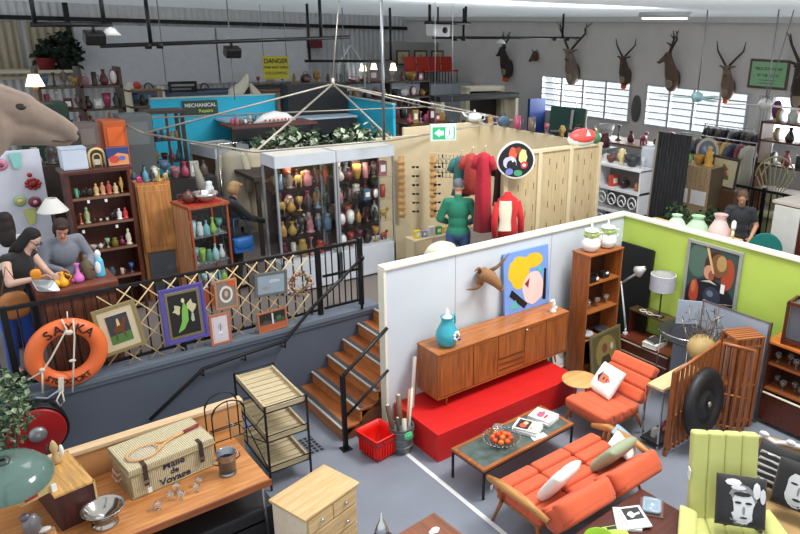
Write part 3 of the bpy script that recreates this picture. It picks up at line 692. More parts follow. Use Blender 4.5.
book('lime green and black magazine beside the white ones on the dark side table', (4.24, 3.06, .502), .24, .30, .012, rad(-25), M((176, 206, 90), .4), [(M((50, 56, 44), .5), [(.05, .02), (.6, .02), (.7, .3), (.3, .4), (.1, .3)]), (M((30, 30, 32), .5), [(.3, .85), (.95, .8), (.95, .97), (.3, .97)])], cat='magazine')
q = MB(); LG = M((126, 168, 22), .15); q.lathe([(.04, 0), (.08, .01), (.12, .04), (.135, .07), (.125, .07), (.1, .03), (.0, .015)], (0, 0, 0), LG, 18, cap=False)
solo('green_bowl', q, 'shiny lime green ceramic bowl at the left of the dark side table', 'bowl', (4.05, 3.12, .50))
at_ = thing('glass_ashtray', 'square glass ashtray on the right of the dark side table', 'ashtray', (4.82, 3.12, .50), rad(35))
q = MB(); q.b2((-.13, -.11, 0), (.13, .11, .012), M((120, 90, 72), .3)); q.build('base', at_)
q = MB(); q.rings([ring(.2, .16, .013), ring(.22, .18, .045), ring(.16, .12, .045), ring(.14, .1, .02)], M((150, 170, 186), .1), T=None); q.build('bowl', at_)
# lime recliner
ch = thing('lounge_chair', 'pale lime high-backed lounge chair with wing armrests, in front of the white-trimmed settee', 'chair', (5.08, 2.46, 0), rad(-43))
LIME = M((200, 202, 122), .8, kind='fabric')
q = MB()
for k in range(4): q.box((-.2325+.155*k, -.06, .43), (.156, .62, .15), LIME, .045, seg=4)
q.build('seat_cushion', ch)
q = MB()
for k in range(4):
    q.box((-.2325+.155*k, .355, .85), (.156, .12, .88), LIME, .035, rot=(rad(-16), 0, 0), seg=4)
q.box((0, .375, .84), (.60, .07, .82), LIME, .03, rot=(rad(-16), 0, 0)); q.build('backrest', ch)
for s in (-1, 1):
    q = MB(); q.pad((s*.38, -.02, .60), (.17, .38, .10), LIME, rot=(rad(8), rad(-s*18), rad(s*12)), p=3); q.build('armrest', ch)
    q = MB(); q.tube([(s*.33, .0, .56), (s*.3, .05, .38)], .012, CHROME); q.build('arm_bracket', ch)
q = MB(); q.cyl((0, 0, .36), (0, 0, .06), .03, CHROME); q.build('pedestal', ch)
for k in range(4):
    a = PI/4+k*PI/2; q = MB(); q.tube([(0, 0, .07), (.3*math.cos(a), .3*math.sin(a), .025)], [.022, .014], CHROME); q.build('foot', ch)
q = MB(); q.box((-.33, .30, .92), (.01, .07, .10), PAPER); q.build('price_tag', ch)['label'] = 'white paper price tag'
LGT = M((206, 206, 208), .7); MID = M((128, 128, 132), .7)
facea = [(MID, blob(.5, .44, .24, .34, 16)), (LGT, blob(.52, .40, .19, .27, 16)), (BF, blob(.28, .34, .10, .28, 12)), (BF, blob(.76, .30, .10, .24, 12)), (LGT, blob(.36, .80, .13, .06, 8)), (LGT, blob(.44, .72, .12, .04, 8)), (LGT, blob(.72, .70, .06, .14, 8)), (LGT, blob(.82, .62, .05, .13, 8)), (BF, blob(.5, .62, .14, .04, 8)), (BF, blob(.44, .48, .055, .022, 8)), (BF, blob(.60, .48, .055, .022, 8)), (MID, blob(.53, .36, .022, .07, 8)), (BF, blob(.53, .24, .06, .018, 8))]
cushion('black and white cushion printed with a face and raised hands, on the lime chair', (5.18, 2.44, .82), (rad(58), 0, rad(-52)), .44, BF, [(m_, [(.5+(u-.5)*1.28, .5+(v-.5)*1.2) for u, v in p_]) for m_, p_ in facea])
# white-trimmed settee
se = thing('settee', 'ornate white-framed settee with tan upholstery behind the lime chair', 'settee', (6.05, 2.15, 0), -PI/2+rad(4))
TAN = M((182, 150, 98), .8, kind='fabric', col2=(160, 126, 78)); WP = M((216, 212, 210), .4)
q = MB(); q.pad((0, -.25, .42), (1.4, .62, .16), TAN, p=8); q.build('seat_cushion', se)
q = MB(); q.prism([(-.66, .42), (.66, .42), (.68, .88), (.4, .93), (0, 1.02), (-.4, .93), (-.68, .88)], .07, TAN, Matrix.Translation((0, .1, 0)) @ Matrix.Rotation(rad(-8), 4, 'X')); q.build('backrest', se)
q = MB(); pts = [(-.70, .08, .4), (-.72, .16, .86), (-.62, .18, .93), (-.5, .18, .90), (-.4, .19, .94), (-.2, .2, .97), (-.1, .2, 1.03), (0, .2, 1.05), (.1, .2, 1.03), (.2, .2, .97), (.4, .19, .94), (.5, .18, .90), (.62, .18, .93), (.72, .16, .86), (.70, .08, .4)]
q.tube(pts, .026, WP, 8)
for p in ((-.62, .18, .95), (.62, .18, .95), (0, .2, 1.08), (-.35, .19, .97), (.35, .19, .97)): q.ell(p, (.055, .03, .03), WP, n=10, k=6)
q.b2((-.72, -.56, .28), (.72, -.52, .36), WP, .01); q.b2((-.72, -.54, .28), (-.68, .12, .36), WP, .01); q.b2((.68, -.54, .28), (.72, .12, .36), WP, .01); q.build('frame', se)
for s in (-1, 1):
    q = MB(); q.tube([(s*.7, .12, .62), (s*.73, -.2, .66), (s*.73, -.42, .60), (s*.7, -.46, .36)], .024, WP); q.build('armrest', se)
    for y in (-.5, .1): q = MB(); q.tube([(s*.68, y, .3), (s*.71, y-.03, .15), (s*.67, y, 0)], [.035, .025, .018], WP); q.build('leg', se)
faceb = [(LGT, blob(.52, .44, .27, .38, 18)), (BF, blob(.5, .86, .34, .10, 12)), (BF, blob(.24, .52, .05, .30, 10)), (BF, blob(.42, .56, .08, .025, 8)), (BF, blob(.64, .56, .08, .025, 8)), (MID, blob(.53, .42, .025, .10, 8)), (BF, blob(.53, .24, .09, .03, 8)), (MID, blob(.74, .36, .05, .2, 8))]
cushion('dark cushion printed with a large pale face, at the right of the settee', (5.80, 2.20, .82), (rad(66), 0, rad(-78)), .44, BF, faceb)
wd = [(M((190, 190, 192), .7), [(.08, y), (.2+.1*((i*3) % 4), y+.02), (.55+.1*(i % 3), y), (.9-.08*(i % 2), y+.02), (.88, y+.07), (.5, y+.06), (.1, y+.08)]) for i, y in enumerate((.12, .27, .42, .57, .72))]
cushion('dark cushion with rows of pale broken lettering, left on the settee', (5.95, 2.50, .80), (rad(62), 0, rad(-80)), .42, BF, wd)
# bookcase with its pitchers
bc = thing('bookcase', 'tall teak bookcase with open shelves in the corner of the white and green walls', 'bookcase', (7.33, 6.12, 0), rad(0))
q = MB()
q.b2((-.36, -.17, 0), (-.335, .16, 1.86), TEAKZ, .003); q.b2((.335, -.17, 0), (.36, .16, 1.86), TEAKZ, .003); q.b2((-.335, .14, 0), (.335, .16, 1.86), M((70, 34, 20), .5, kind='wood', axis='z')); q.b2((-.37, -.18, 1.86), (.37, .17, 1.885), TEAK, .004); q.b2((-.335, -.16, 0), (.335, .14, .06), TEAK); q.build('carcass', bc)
for z in (.55, .98, 1.42): q = MB(); q.b2((-.335, -.16, z), (.335, .14, z+.022), TEAK, .003); q.build('shelf', bc)
for i, (px, py) in enumerate(((588, 252), (607, 248))):
    t = thing('lidded_jug', ['white round lidded jug with green leaf band, left on top of the teak bookcase', 'white lidded jug with green leaf band on the teak bookcase, nearer the green wall'][i], 'jug', (7.16+.33*i, 6.12-.02*i, 1.886), group='jugs on the bookcase')
    q = MB(); WG = M((232, 232, 230), .25); q.lathe([(.07, 0), (.10, .015), (.135, .07), (.14, .11), (.12, .17), (.09, .20)], (0, 0, 0), WG, 28); q.build('body', t)
    q = MB(); q.lathe([(.09, .20), (.094, .24), (.096, .29)], (0, 0, 0), M((186, 200, 150), .3), 28)
    for k in range(5): a = 2*PI*k/5+.3; q.ell((.095*math.cos(a), .095*math.sin(a), .245), (.03, .03, .03), M((150, 186, 70), .4), n=8, k=6)
    q.build('leaf_band', t)
    q = MB(); q.lathe([(.096, .29), (.11, .295), (.1, .31), (.05, .33), (.014, .335), (.014, .40), (.0, .41)], (0, 0, 0), WG, 24, cap=False); q.build('lid', t)
    q = MB(); q.tube([(.13, -.03, .12), (.19, -.05, .16), (.18, -.05, .25), (.1, -.02, .26)], .011, WG); q.build('handle', t)
for i, (x, z, kind) in enumerate(((-.18, 1.442, 'phone'), (.1, 1.442, 'box'), (-.2, 1.002, 'glassware'), (0, 1.002, 'glassware'), (.2, 1.002, 'glassware'), (-.2, .572, 'dish'), (.12, .572, 'dish'))):
    q = MB()
    if kind == 'phone': q.box((0, 0, .04), (.2, .16, .08), M((28, 28, 32), .3), .02); q.tube([(-.09, 0, .1), (0, 0, .12), (.09, 0, .1)], [.022, .014, .022], BLACKM); q.ell((.05, -.08, .05), (.03, .01, .03), WHITE)
    elif kind == 'box': q.box((0, 0, .05), (.14, .1, .1), M((36, 34, 36), .5), .01); q.ell((0, -.06, .08), (.03, .02, .02), WHITE)
    elif kind == 'glassware': q.lathe([(.03, 0), (.006, .01), (.006, .06), (.035, .09), (.04, .14), (.036, .14), (.0, .07)], (0, 0, 0), GLASS, 14, cap=False)
    else: q.lathe([(.04, 0), (.09, .03), (.11, .07), (.1, .07), (0, .02)], (0, 0, 0), M((186, 190, 196), .3) if i == 5 else M((60, 60, 66), .3), 18, cap=False)
    lab = ['black telephone at the left of the top shelf of the teak bookcase', 'small dark box with white label at the right of the top bookcase shelf', 'stemmed glass, leftmost of three on the middle shelf of the teak bookcase', 'stemmed glass, middle of three on the middle shelf of the teak bookcase', 'stemmed glass, rightmost of three on the middle shelf of the teak bookcase', 'pale grey bowl on the lowest open shelf of the teak bookcase', 'dark bowl on the lowest open shelf of the teak bookcase'][i]
    solo(['telephone', 'box', 'wine_glass', 'wine_glass', 'wine_glass', 'bowl', 'bowl'][i], q, lab, ['telephone', 'box', 'glass', 'glass', 'glass', 'bowl', 'bowl'][i], (7.33+x, 6.06, z), group='glasses in the teak bookcase' if kind == 'glassware' else None)
OL = M((96, 86, 52), .5)
picture('portrait_picture', 'olive framed portrait painting standing on the floor against the teak bookcase', .74, .66, (7.40, 5.82, 0), (rad(-8), 0, rad(4)), M((112, 104, 74), .4), [(M((140, 120, 70), .6), blob(.5, .5, .38, .45)), (M((120, 70, 50), .6), blob(.45, .62, .1, .13)), (M((70, 56, 40), .6), [(.2, 0), (.35, .4), (.6, .42), (.8, 0)]), (M((200, 190, 170), .6), blob(.72, .6, .05, .1))], bgm=OL, fw_=.045)
# two framed prints leaning at the end of the sideboard
picture('framed_print', 'cream-mounted print leaning against the partition between sideboard and bookcase, the front one', .42, .46, (6.98, 6.32, 0.02), (rad(-12), 0, rad(0)), M((222, 214, 198), .4), [(M((180, 170, 150), .6), blob(.5, .5, .3, .3))], mount=(CREAM, .05), fw_=.02)
picture('framed_print', 'taller dark-framed print leaning against the partition behind the cream-mounted one', .46, .56, (6.95, 6.42, 0.0), (rad(-6), 0, 0), M((40, 34, 30), .4), [(M((150, 150, 150), .6), blob(.5, .5, .3, .3))], mount=(CREAM, .05), fw_=.025)
# black panel against green wall
bp_ = thing('leaning_board', 'tall matt black panel door leaning against the green wall beside the bookcase', 'panel', (8.24, 6.14, 0), rot=(0, rad(2), 0))
q = MB(); q.b2((-.04, -.30, 0), (.0, .30, 1.75), M((14, 14, 15), .6), .003); q.build('board', bp_)
q = MB(); q.b2((0, -.30, .02), (.03, -.26, 1.73), M((26, 26, 28), .5)); q.b2((0, .26, .02), (.03, .30, 1.73), M((26, 26, 28), .5)); q.build('batten', bp_)
# bedside unit
un = thing('bedside_unit', 'dark red-brown two-level bedside unit with drawers against the green wall', 'bedside unit', (8.09, 5.54, 0))
q = MB(); q.b2((-.24, -.46, .03), (.22, .46, .40), MAHOG); q.b2((-.25, -.47, .40), (.22, .47, .425), M((104, 52, 34), .3, kind='wood', axis='y'), .003); q.b2((-.06, -.47, .80), (.22, .47, .825), M((92, 70, 44), .3, kind='wood', axis='y'), .003)
q.b2((-.05, .43, .425), (.22, .46, .80), MAHOGZ); q.b2((-.05, -.46, .425), (.22, -.43, .80), MAHOGZ); q.build('carcass', un)
for z in (.06, .23): 
    q = MB(); q.b2((-.26, -.44, z), (-.24, .44, z+.15), MAHOG, .004); d = q.build('drawer', un)
    q = MB(); q.b2((-.268, -.44, z+.145), (-.24, .44, z+.155), M((180, 160, 140), .4)); q.build('pull_edge', d)
for y in (-.4, .4): q = MB(); q.b2((-.2, y-.02, 0), (.2, y+.02, .03), DARK); q.build('foot', un)
# drum lamp
lm = thing('table_lamp', 'table lamp with marbled grey-white drum shade on the bedside unit', 'lamp', (8.13, 5.52, .826))
q = MB(); q.lathe([(.08, 0), (.08, .012), (.02, .02), (.012, .03), (.012, .49)], (0, 0, 0), BLACKM, 20); q.build('base', lm)
q = MB(); SH = M((196, 196, 206), .6, sc_=3, col2=(160, 160, 172)); q.lathe([(.185, .43), (.185, .67)], (0, 0, 0), SH, 36, cap=False); q.lathe([(.181, .67), (.181, .43)], (0, 0, 0), M((214, 214, 210), .7), 36, cap=False)
q.rings([[((.185)*math.cos(2*PI*k/36), .185*math.sin(2*PI*k/36), .67) for k in range(36)], [((.175)*math.cos(2*PI*k/36), .175*math.sin(2*PI*k/36), .672) for k in range(36)]], WHITE, cap=False); q.build('lamp_shade', lm)
q = MB(); q.ell((0, 0, .55), (.03, .03, .045), WHITE); q.cyl((0, 0, .49), (0, 0, .52), .016, BLACKM); q.build('bulb', lm)
# anglepoise
an = thing('desk_lamp', 'white spring-arm desk lamp clipped to the lower level of the bedside unit', 'lamp', (7.93, 5.96, .426))
q = MB(); q.box((0, 0, .02), (.07, .05, .04), WHITE, .008); q.cyl((0, 0, .04), (0, 0, .10), .014, WHITE); q.build('clamp', an)
e1 = Vector((.05, .20, .78)); e2 = Vector((.03, -.17, 1.10))
q = MB(); q.tube([(0, 0, .08), e1], .010, WHITE); q.tube([(.02, 0, .10), e1+Vector((.02, 0, -.03))], .005, WHITE); q.ell(e1, (.02, .02, .02), WHITE); q.build('lower_arm', an)
q = MB(); q.tube([e1, e2], .010, WHITE); q.tube([e1+Vector((.02, 0, -.02)), e2+Vector((.02, 0, -.02))], .005, WHITE); q.build('upper_arm', an)
q = MB(); T = Matrix.Translation(e2) @ Euler((rad(52), rad(0), 0)).to_matrix().to_4x4(); q.lathe([(.02, .08), (.035, .06), (.045, .02), (.09, -.08), (.085, -.08), (.03, .02)], (0, 0, 0), WHITE, 20, T=T, cap=False); q.build('lamp_head', an)
# bits on unit
q = MB(); WC = M((226, 224, 214), .4)
for c in ((0, 0), (.13, .01)): q.tube([(c[0]+.055*math.cos(2*PI*k/16), c[1]+.04*math.sin(2*PI*k/16), .02) for k in range(16)], .009, WC, 6, closed=True)
q.tube([(.18, 0, .02), (.26, .04, .03), (.30, .1, .02)], .007, WC, 6); q.tube([(-.05, 0, .02), (-.12, .06, .03), (-.1, .14, .02)], .007, BLACKM, 6)
solo('novelty_spectacles', q, 'oversized white spectacle frames lying beside the drum lamp', 'spectacles', (8.08, 5.78, .827), (0, 0, rad(-100)))
book('thick white and orange paperback on the lower level of the bedside unit', (7.98, 5.44, .427), .24, .33, .07, rad(96), M((224, 214, 204), .5), [(M((206, 90, 60), .5), [(.05, .05), (.95, .05), (.95, .4), (.05, .4)])])
book('small dark paperback stacked on the white and orange one', (7.98, 5.43, .498), .18, .24, .025, rad(80), M((60, 60, 64), .5))
# knight picture
picture('portrait_painting', 'grey-framed painting of a helmeted figure in armour hung on the green wall', .86, 1.04, (8.30, 4.86, 1.03), (0, 0, -PI/2), M((170, 172, 166), .35, .3),
        [(M((80, 108, 96), .5), blob(.2, .75, .22, .26, 14)), (M((28, 30, 38), .5), blob(.5, .16, .52, .36, 20)), (M((170, 70, 44), .5), blob(.82, .66, .13, .24, 16)), (M((70, 36, 30), .5), blob(.56, .74, .22, .22, 18)), (M((120, 84, 52), .4), blob(.64, .76, .18, .18, 18)), (M((178, 146, 96), .35), blob(.68, .80, .10, .12, 16)),
         (M((204, 148, 118), .5), blob(.44, .62, .10, .11, 14)), (M((150, 84, 66), .5), blob(.50, .58, .06, .08, 12)), (M((212, 180, 130), .4), [(.34, .99), (.40, .98), (.56, .62), (.52, .62)]), (M((176, 70, 46), .5), blob(.18, .26, .10, .20, 14, wob=.2, seed=4)), (M((200, 110, 70), .5), blob(.16, .34, .05, .10, 10)),
         (M((52, 64, 84), .3), blob(.56, .26, .18, .15, 18)), (M((110, 124, 142), .2), blob(.52, .30, .07, .05, 12)), (M((206, 196, 176), .5), [(.30, .45), (.48, .51), (.64, .46), (.48, .47)]), (PAPER, [(.72, .36), (.80, .36), (.80, .50), (.72, .50)])], bgm=M((52, 76, 72), .5), fw_=.045, depth=.04, cat='painting')
# grey board screen, folded
GB = M((158, 170, 186), .5); 
sg = thing('folding_screen', 'grey two-panel display screen with aluminium edges standing behind the slatted racks', 'screen', (7.86, 4.66, 0))
q = MB(); q.b2((0, -.95, .03), (.025, 0, 1.41), GB); q.build('panel', sg)
q = MB(); T = Matrix.Rotation(rad(52), 4, 'Z'); q.add([(v[0], v[1], v[2]) for v in []], [], GB)
vs = MB(); vs.box((-.10, .13, .71), (.02, .34, 1.38), GB, rot=(0, 0, rad(40))); vs.build('panel', sg)
q.b2((-.008, -.98, 0), (.034, -.95, 1.43), STEEL); q.b2((-.008, -.01, 0), (.034, .02, 1.43), STEEL); q.b2((-.004, -.95, 1.41), (.03, 0, 1.425), STEEL); q.build('edge_strip', sg)
# black dish on chrome legs
bd = thing('tray_table', 'black oval tray table tilted on thin chrome legs', 'table', (7.52, 4.701, 0.07))
q = MB(); T = Matrix.Translation((0, 0, .95)) @ Euler((rad(6), rad(-8), 0)).to_matrix().to_4x4(); q.lathe([(.0, -.03), (.2, -.03), (.33, -.005), (.34, .01), (.33, .012), (.2, -.015), (0, -.02)], (0, 0, 0), M((40, 40, 44), .15), 36, T=T, sx=.9, sy=1.0, cap=False); q.build('tray', bd)
q = MB(); q.tube([(.3*math.cos(2*PI*k/36)*1.02, .34*math.sin(2*PI*k/36)*1.0, .955-.04*math.cos(2*PI*k/36)) for k in range(36)], .008, CHROME, 6, closed=True); q.build('rim', bd)
for k, (x, y) in enumerate(((-.2, -.22), (.2, -.2), (.18, .22), (-.2, .2))): q = MB(); q.tube([(x, y, .95), (x*1.15, y*1.15, 0)], .010, CHROME, 8); q.build('leg', bd)
# wire sculpture
q = MB(); r_ = random.Random(11)
for k in range(26):
    c0 = Vector((r_.uniform(-.2, .2), r_.uniform(-.25, .25), r_.uniform(.35, .7)))
    q.tube([(0, 0, .0) if k % 3 == 0 else c0*.6, c0, c0+Vector((r_.uniform(-.15, .15), r_.uniform(-.15, .15), r_.uniform(-.05, .2))), c0+Vector((r_.uniform(-.2, .2), r_.uniform(-.2, .2), r_.uniform(-.2, .15)))], .005, M((146, 140, 130), .3, .8), 5)
q.ell((.0, 0, .18), (.2, .2, .18), M((176, 150, 100), .8, sc_=2)); q.cyl((0, 0, -.8), (0, 0, .05), .14, M((120, 96, 60), .6, kind='wood', axis='z'))
solo('wire_sculpture', q, 'tangled silver wire sculpture on a straw-coloured base in front of the grey screen', 'sculpture', (7.40, 4.32, .8))
# glass case with light wood rim
gc_ = thing('display_case', 'low glass display case with pale timber rim beside the slatted racks', 'display case', (6.72, 4.24, 0), rad(2))
q = MB(); PW = M((214, 190, 146), .5, kind='wood', axis='x', col2=(196, 168, 120)); q.b2((-.42, -.11, .80), (.42, .11, .83), PW); q.build('top', gc_)
for x in (-.41, .41):
    for y in (-.12, .12): q = MB(); q.b2((x-.01, y-.01, 0), (x+.01, y+.01, .8), CHROME); q.build('post', gc_)
q = MB(); q.b2((-.4, -.128, .1), (.4, -.122, .8), PANE); q.b2((-.418, -.11, .1), (-.412, .11, .8), PANE); q.build('pane', gc_)
q = MB(); q.b2((-.42, -.13, .06), (.42, .13, .09), DARK); q.build('shelf', gc_)
for i, (x, c_) in enumerate(((-.3, (200, 196, 190)), (-.15, (150, 60, 90)), (.02, (216, 176, 70)), (.2, (90, 110, 130)))):
    q = MB(); q.box((0, 0, .06), (.08, .06, .12), M(c_, .5), .01); q.box((0, -.032, .07), (.05, .004, .05), PAPER)
    solo('small_box', q, ['white', 'magenta', 'yellow', 'blue-grey'][i]+' small box inside the low glass display case', 'box', (6.72+x, 4.24, .091))
# slatted timber racks
TR = M((160, 92, 48), .45, kind='wood', axis='z'); TR2 = M((168, 100, 54), .45, kind='wood', axis='x')
def slat_rack(label, loc, rz, w, h0, h1, n, d=.05):
    t = thing('slatted_screen', label, 'screen', loc, rz, 'slatted timber screens')
    for x0, hh in ((0, h0), (w-.03, h1)):
        q = MB(); q.b2((x0, -d/2, 0), (x0+.03, d/2, hh), TR, .003); q.build('stile', t)
    q = MB(); q.tube([(0, 0, h0), (w*.35, 0, h0+(h1-h0)*.3), (w, 0, h1)], .022, TR2, 6); q.tube([(0, 0, h0*.45), (w, 0, h1*.45)], .014, TR2, 6); q.tube([(0, 0, .1), (w, 0, .1)], .014, TR2, 6); q.build('rail', t)
    for i in range(n):
        x = w*(i+1)/(n+1); hh = h0+(h1-h0)*(i+1)/(n+1)-.02
        q = MB(); q.b2((x-.019, -.014, .05), (x+.019, .014, hh), TR); q.build('slat', t)
    return t
slat_rack('slatted timber screen panel with sloping top, nearest the orange sofa', (6.28, 3.98, 0), rad(0), .93, 1.12, 1.25, 9)
slat_rack('slatted timber screen panel folded back behind the lime chair', (7.24, 3.96, 0), rad(-62), .40, 1.23, 1.20, 4)
cr = thing('slatted_crate', 'tall slatted timber crate standing in front of the grey screen', 'crate', (7.60, 3.90, 0), rad(-25))
for x in (-.19, .19):
    for y in (-.14, .14): q = MB(); q.b2((x-.02, y-.02, 0), (x+.02, y+.02, 1.27), TR); q.build('post', cr)
for k in range(6): q = MB(); q.b2((-.21, -.16+k*.055, 1.27), (.21, -.12+k*.055, 1.29), TR2); q.build('top_slat', cr)
for k in range(4):
    q = MB(); q.b2((-.15+k*.09, -.155, .04), (-.12+k*.09, -.135, 1.27), TR); q.build('slat', cr)
    q = MB(); q.b2((-.15+k*.09, .135, .04), (-.12+k*.09, .155, 1.27), TR); q.build('slat', cr)
for z in (.1, .6, 1.15): q = MB(); q.b2((-.2, -.16, z), (.2, .16, z+.025), TR2); q.build('shelf', cr)
# black round shield
bs = thing('round_shield', 'large black round wheel-like disc leaning on the slatted timber screens', 'disc', (6.86, 3.86, .12), rot=(rad(-6), 0, rad(4)))
q = MB(); T = Matrix.Translation((0, 0, .45)) @ Matrix.Rotation(PI/2, 4, 'X'); RB = M((34, 32, 36), .55, sc_=2)
q.lathe([(.0, .06), (.07, .06), (.09, .09), (.14, .09), (.17, .05), (.24, .05), (.26, .08), (.38, .09), (.42, .06), (.44, 0), (.4, -.03), (0, -.03)], (0, 0, 0), RB, 40, T=T, cap=False); q.build('disc', bs)
q = MB(); q.ell((0, -.10, .45), (.035, .02, .035), M((170, 160, 150), .3, .6)); q.build('hub', bs)
# right-hand cabinet with box frame
rc2 = thing('sideboard_cabinet', 'dark cabinet with orange-brown top and open shelves against the green wall at the right', 'cabinet', (8.12, 3.0, 0))
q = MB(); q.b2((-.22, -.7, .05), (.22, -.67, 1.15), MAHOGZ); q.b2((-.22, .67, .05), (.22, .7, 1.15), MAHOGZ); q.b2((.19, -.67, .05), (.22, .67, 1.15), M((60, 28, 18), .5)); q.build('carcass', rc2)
q = MB(); q.b2((-.24, -.72, 1.15), (.22, .72, 1.18), M((196, 110, 50), .3, kind='wood', axis='y'), .004); q.build('top', rc2)
for z in (.5, .85): q = MB(); q.b2((-.2, -.67, z), (.19, .67, z+.022), M((150, 84, 42), .35, kind='wood', axis='y')); q.build('shelf', rc2)
q = MB(); q.b2((-.22, -.67, .06), (-.20, .67, .44), MAHOG, .004); d = q.build('door', rc2)
q = MB(); q.b2((-.235, -.67, .455), (-.20, .67, .465), CREAM); q.build('trim_strip', rc2)
for i in range(9):
    q = MB(); q.lathe([(.03, 0), (.007, .01), (.007, .05), (.035, .08), (.038, .13), (.034, .13), (0, .06)], (0, 0, 0), GLASS, 12, cap=False)
    solo('drinking_glass', q, 'stemmed glass, %s from left on the %s shelf of the dark right-hand cabinet' % (['first', 'second', 'third', 'fourth', 'fifth'][i % 5], 'upper' if i < 5 else 'lower'), 'glass', (8.02+.08*(i % 2), 3.6-.12*(i % 5), .872 if i < 5 else .522), group='glasses in the dark cabinet')
bx = thing('open_box', 'dark wooden open box frame standing on the dark cabinet', 'box frame', (8.1, 3.32, 1.181), rad(6))
q = MB()
for x in (-.14, .14):
    for y in (-.24, .24): q.b2((x-.018, y-.018, 0), (x+.018, y+.018, .56), MAHOGZ)
for z in (.05, .55):
    q.b2((-.158, -.258, z-.018), (.158, -.222, z+.018), MAHOG); q.b2((-.158, .222, z-.018), (.158, .258, z+.018), MAHOG); q.b2((-.158, -.24, z-.018), (-.122, .24, z+.018), MAHOG); q.b2((.122, -.24, z-.018), (.158, .24, z+.018), MAHOG)
q.build('frame', bx)
q = MB(); q.b2((-.12, -.22, .08), (.12, .22, .53), M((92, 96, 104), .15)); q.build('glass_insert', bx)

# ================================================================ things hung on the gallery fence
lb = thing('lifebuoy', 'orange lifebuoy ring with rope, hung on the black gallery fence', 'lifebuoy', (.91, 7.86, 1.47), rot=(0, rad(8), 0))
q = MB(); OB = M((232, 112, 58), .45, sc_=.6); q.rings([[((.30+.085*math.cos(a))*math.cos(b_), .075*math.sin(a), (.30+.085*math.cos(a))*math.sin(b_)) for a in [2*PI*j/16 for j in range(16)]] for b_ in [2*PI*i/48 for i in range(48)]], OB, closed=True, cap=False); q.build('ring', lb)
RP = M((222, 212, 196), .8, kind='fabric')
q = MB(); q.tube([(-.06, -.06, .40), (-.02, -.09, .30), (-.16, -.09, .0), (-.24, -.09, -.14), (-.36, -.06, -.22)], .009, RP, 6); q.tube([(.04, -.08, .40), (.05, -.09, .2), (.04, -.09, -.1), (.03, -.09, -.42)], .009, RP, 6); q.tube([(-.24, -.09, -.14), (-.24, -.09, -.38)], .009, RP, 6)
q.ell((0, -.09, .26), (.04, .02, .03), RP, n=8, k=6); q.ell((.03, -.09, -.06), (.035, .015, .018), RP, n=8, k=6); q.ell((-.24, -.09, -.12), (.03, .02, .025), RP, n=8, k=6); q.build('rope', lb)
q = MB(); q.b2((-.10, -.095, -.40), (-.05, -.07, -.24), RP); q.tube([(-.07, -.09, -.36), (-.2, -.1, -.44), (-.3, -.08, -.42)], .011, M((150, 160, 176), .6), 6); q.tube([(-.07, -.09, -.38), (-.05, -.1, -.5), (-.09, -.1, -.56), (-.12, -.1, -.48), (-.08, -.09, -.4)], .009, RP, 6); q.build('lashing', lb)
LT = M((60, 24, 20), .6)
for i, chx in enumerate('SAYKA'):
    a = rad(90+38-19*i); text(chx, .135, LT, lb, (.30*math.cos(a), -.080, .30*math.sin(a)), (PI/2, -(a-PI/2), 0), .003, 'letter')
for i, chx in enumerate('STOCKPORT'):
    a = rad(-90-38+9.5*i); text(chx, .085, LT, lb, (.30*math.cos(a), -.080, .30*math.sin(a)), (PI/2, -(a+PI/2), 0), .003, 'letter')
q = MB(); q.tube([(0, -.03, .38), (.0, .0, .46)], .006, RP, 6); q.build('hanging_cord', lb)
# trellis lattice panels wired to the fence
tl = thing('bamboo_trellis', 'expanding trellis of thin bamboo canes fixed along the black gallery fence', 'trellis', (1.0, 7.96, 1.1))
CN = M((214, 188, 140), .5)
cells = [(x0, d) for x0 in [i*.24 for i in range(-1, 12)] for d in (1, -1)]
for x0, d in cells:
    xa, xb = (x0, x0+.86) if d == 1 else (x0+.86, x0)
    za, zb = .02, .93
    # clip to the panel's ends
    lo_, hi_ = .28, 2.72
    pa = Vector((xa, -.006*d, za)); pb = Vector((xb, -.006*d, zb)); v = pb-pa
    t0, t1 = 0, 1
    for lim, sg in ((lo_, 1), (hi_, -1)):
        ta = (lim-pa.x)/v.x
        if (v.x > 0) == (sg == 1): t0 = max(t0, ta)
        else: t1 = min(t1, ta)
    if t1-t0 > .15:
        q = MB(); q.tube([pa+v*t0, pa+v*t1], .0075, CN, 6); q.build('cane', tl)
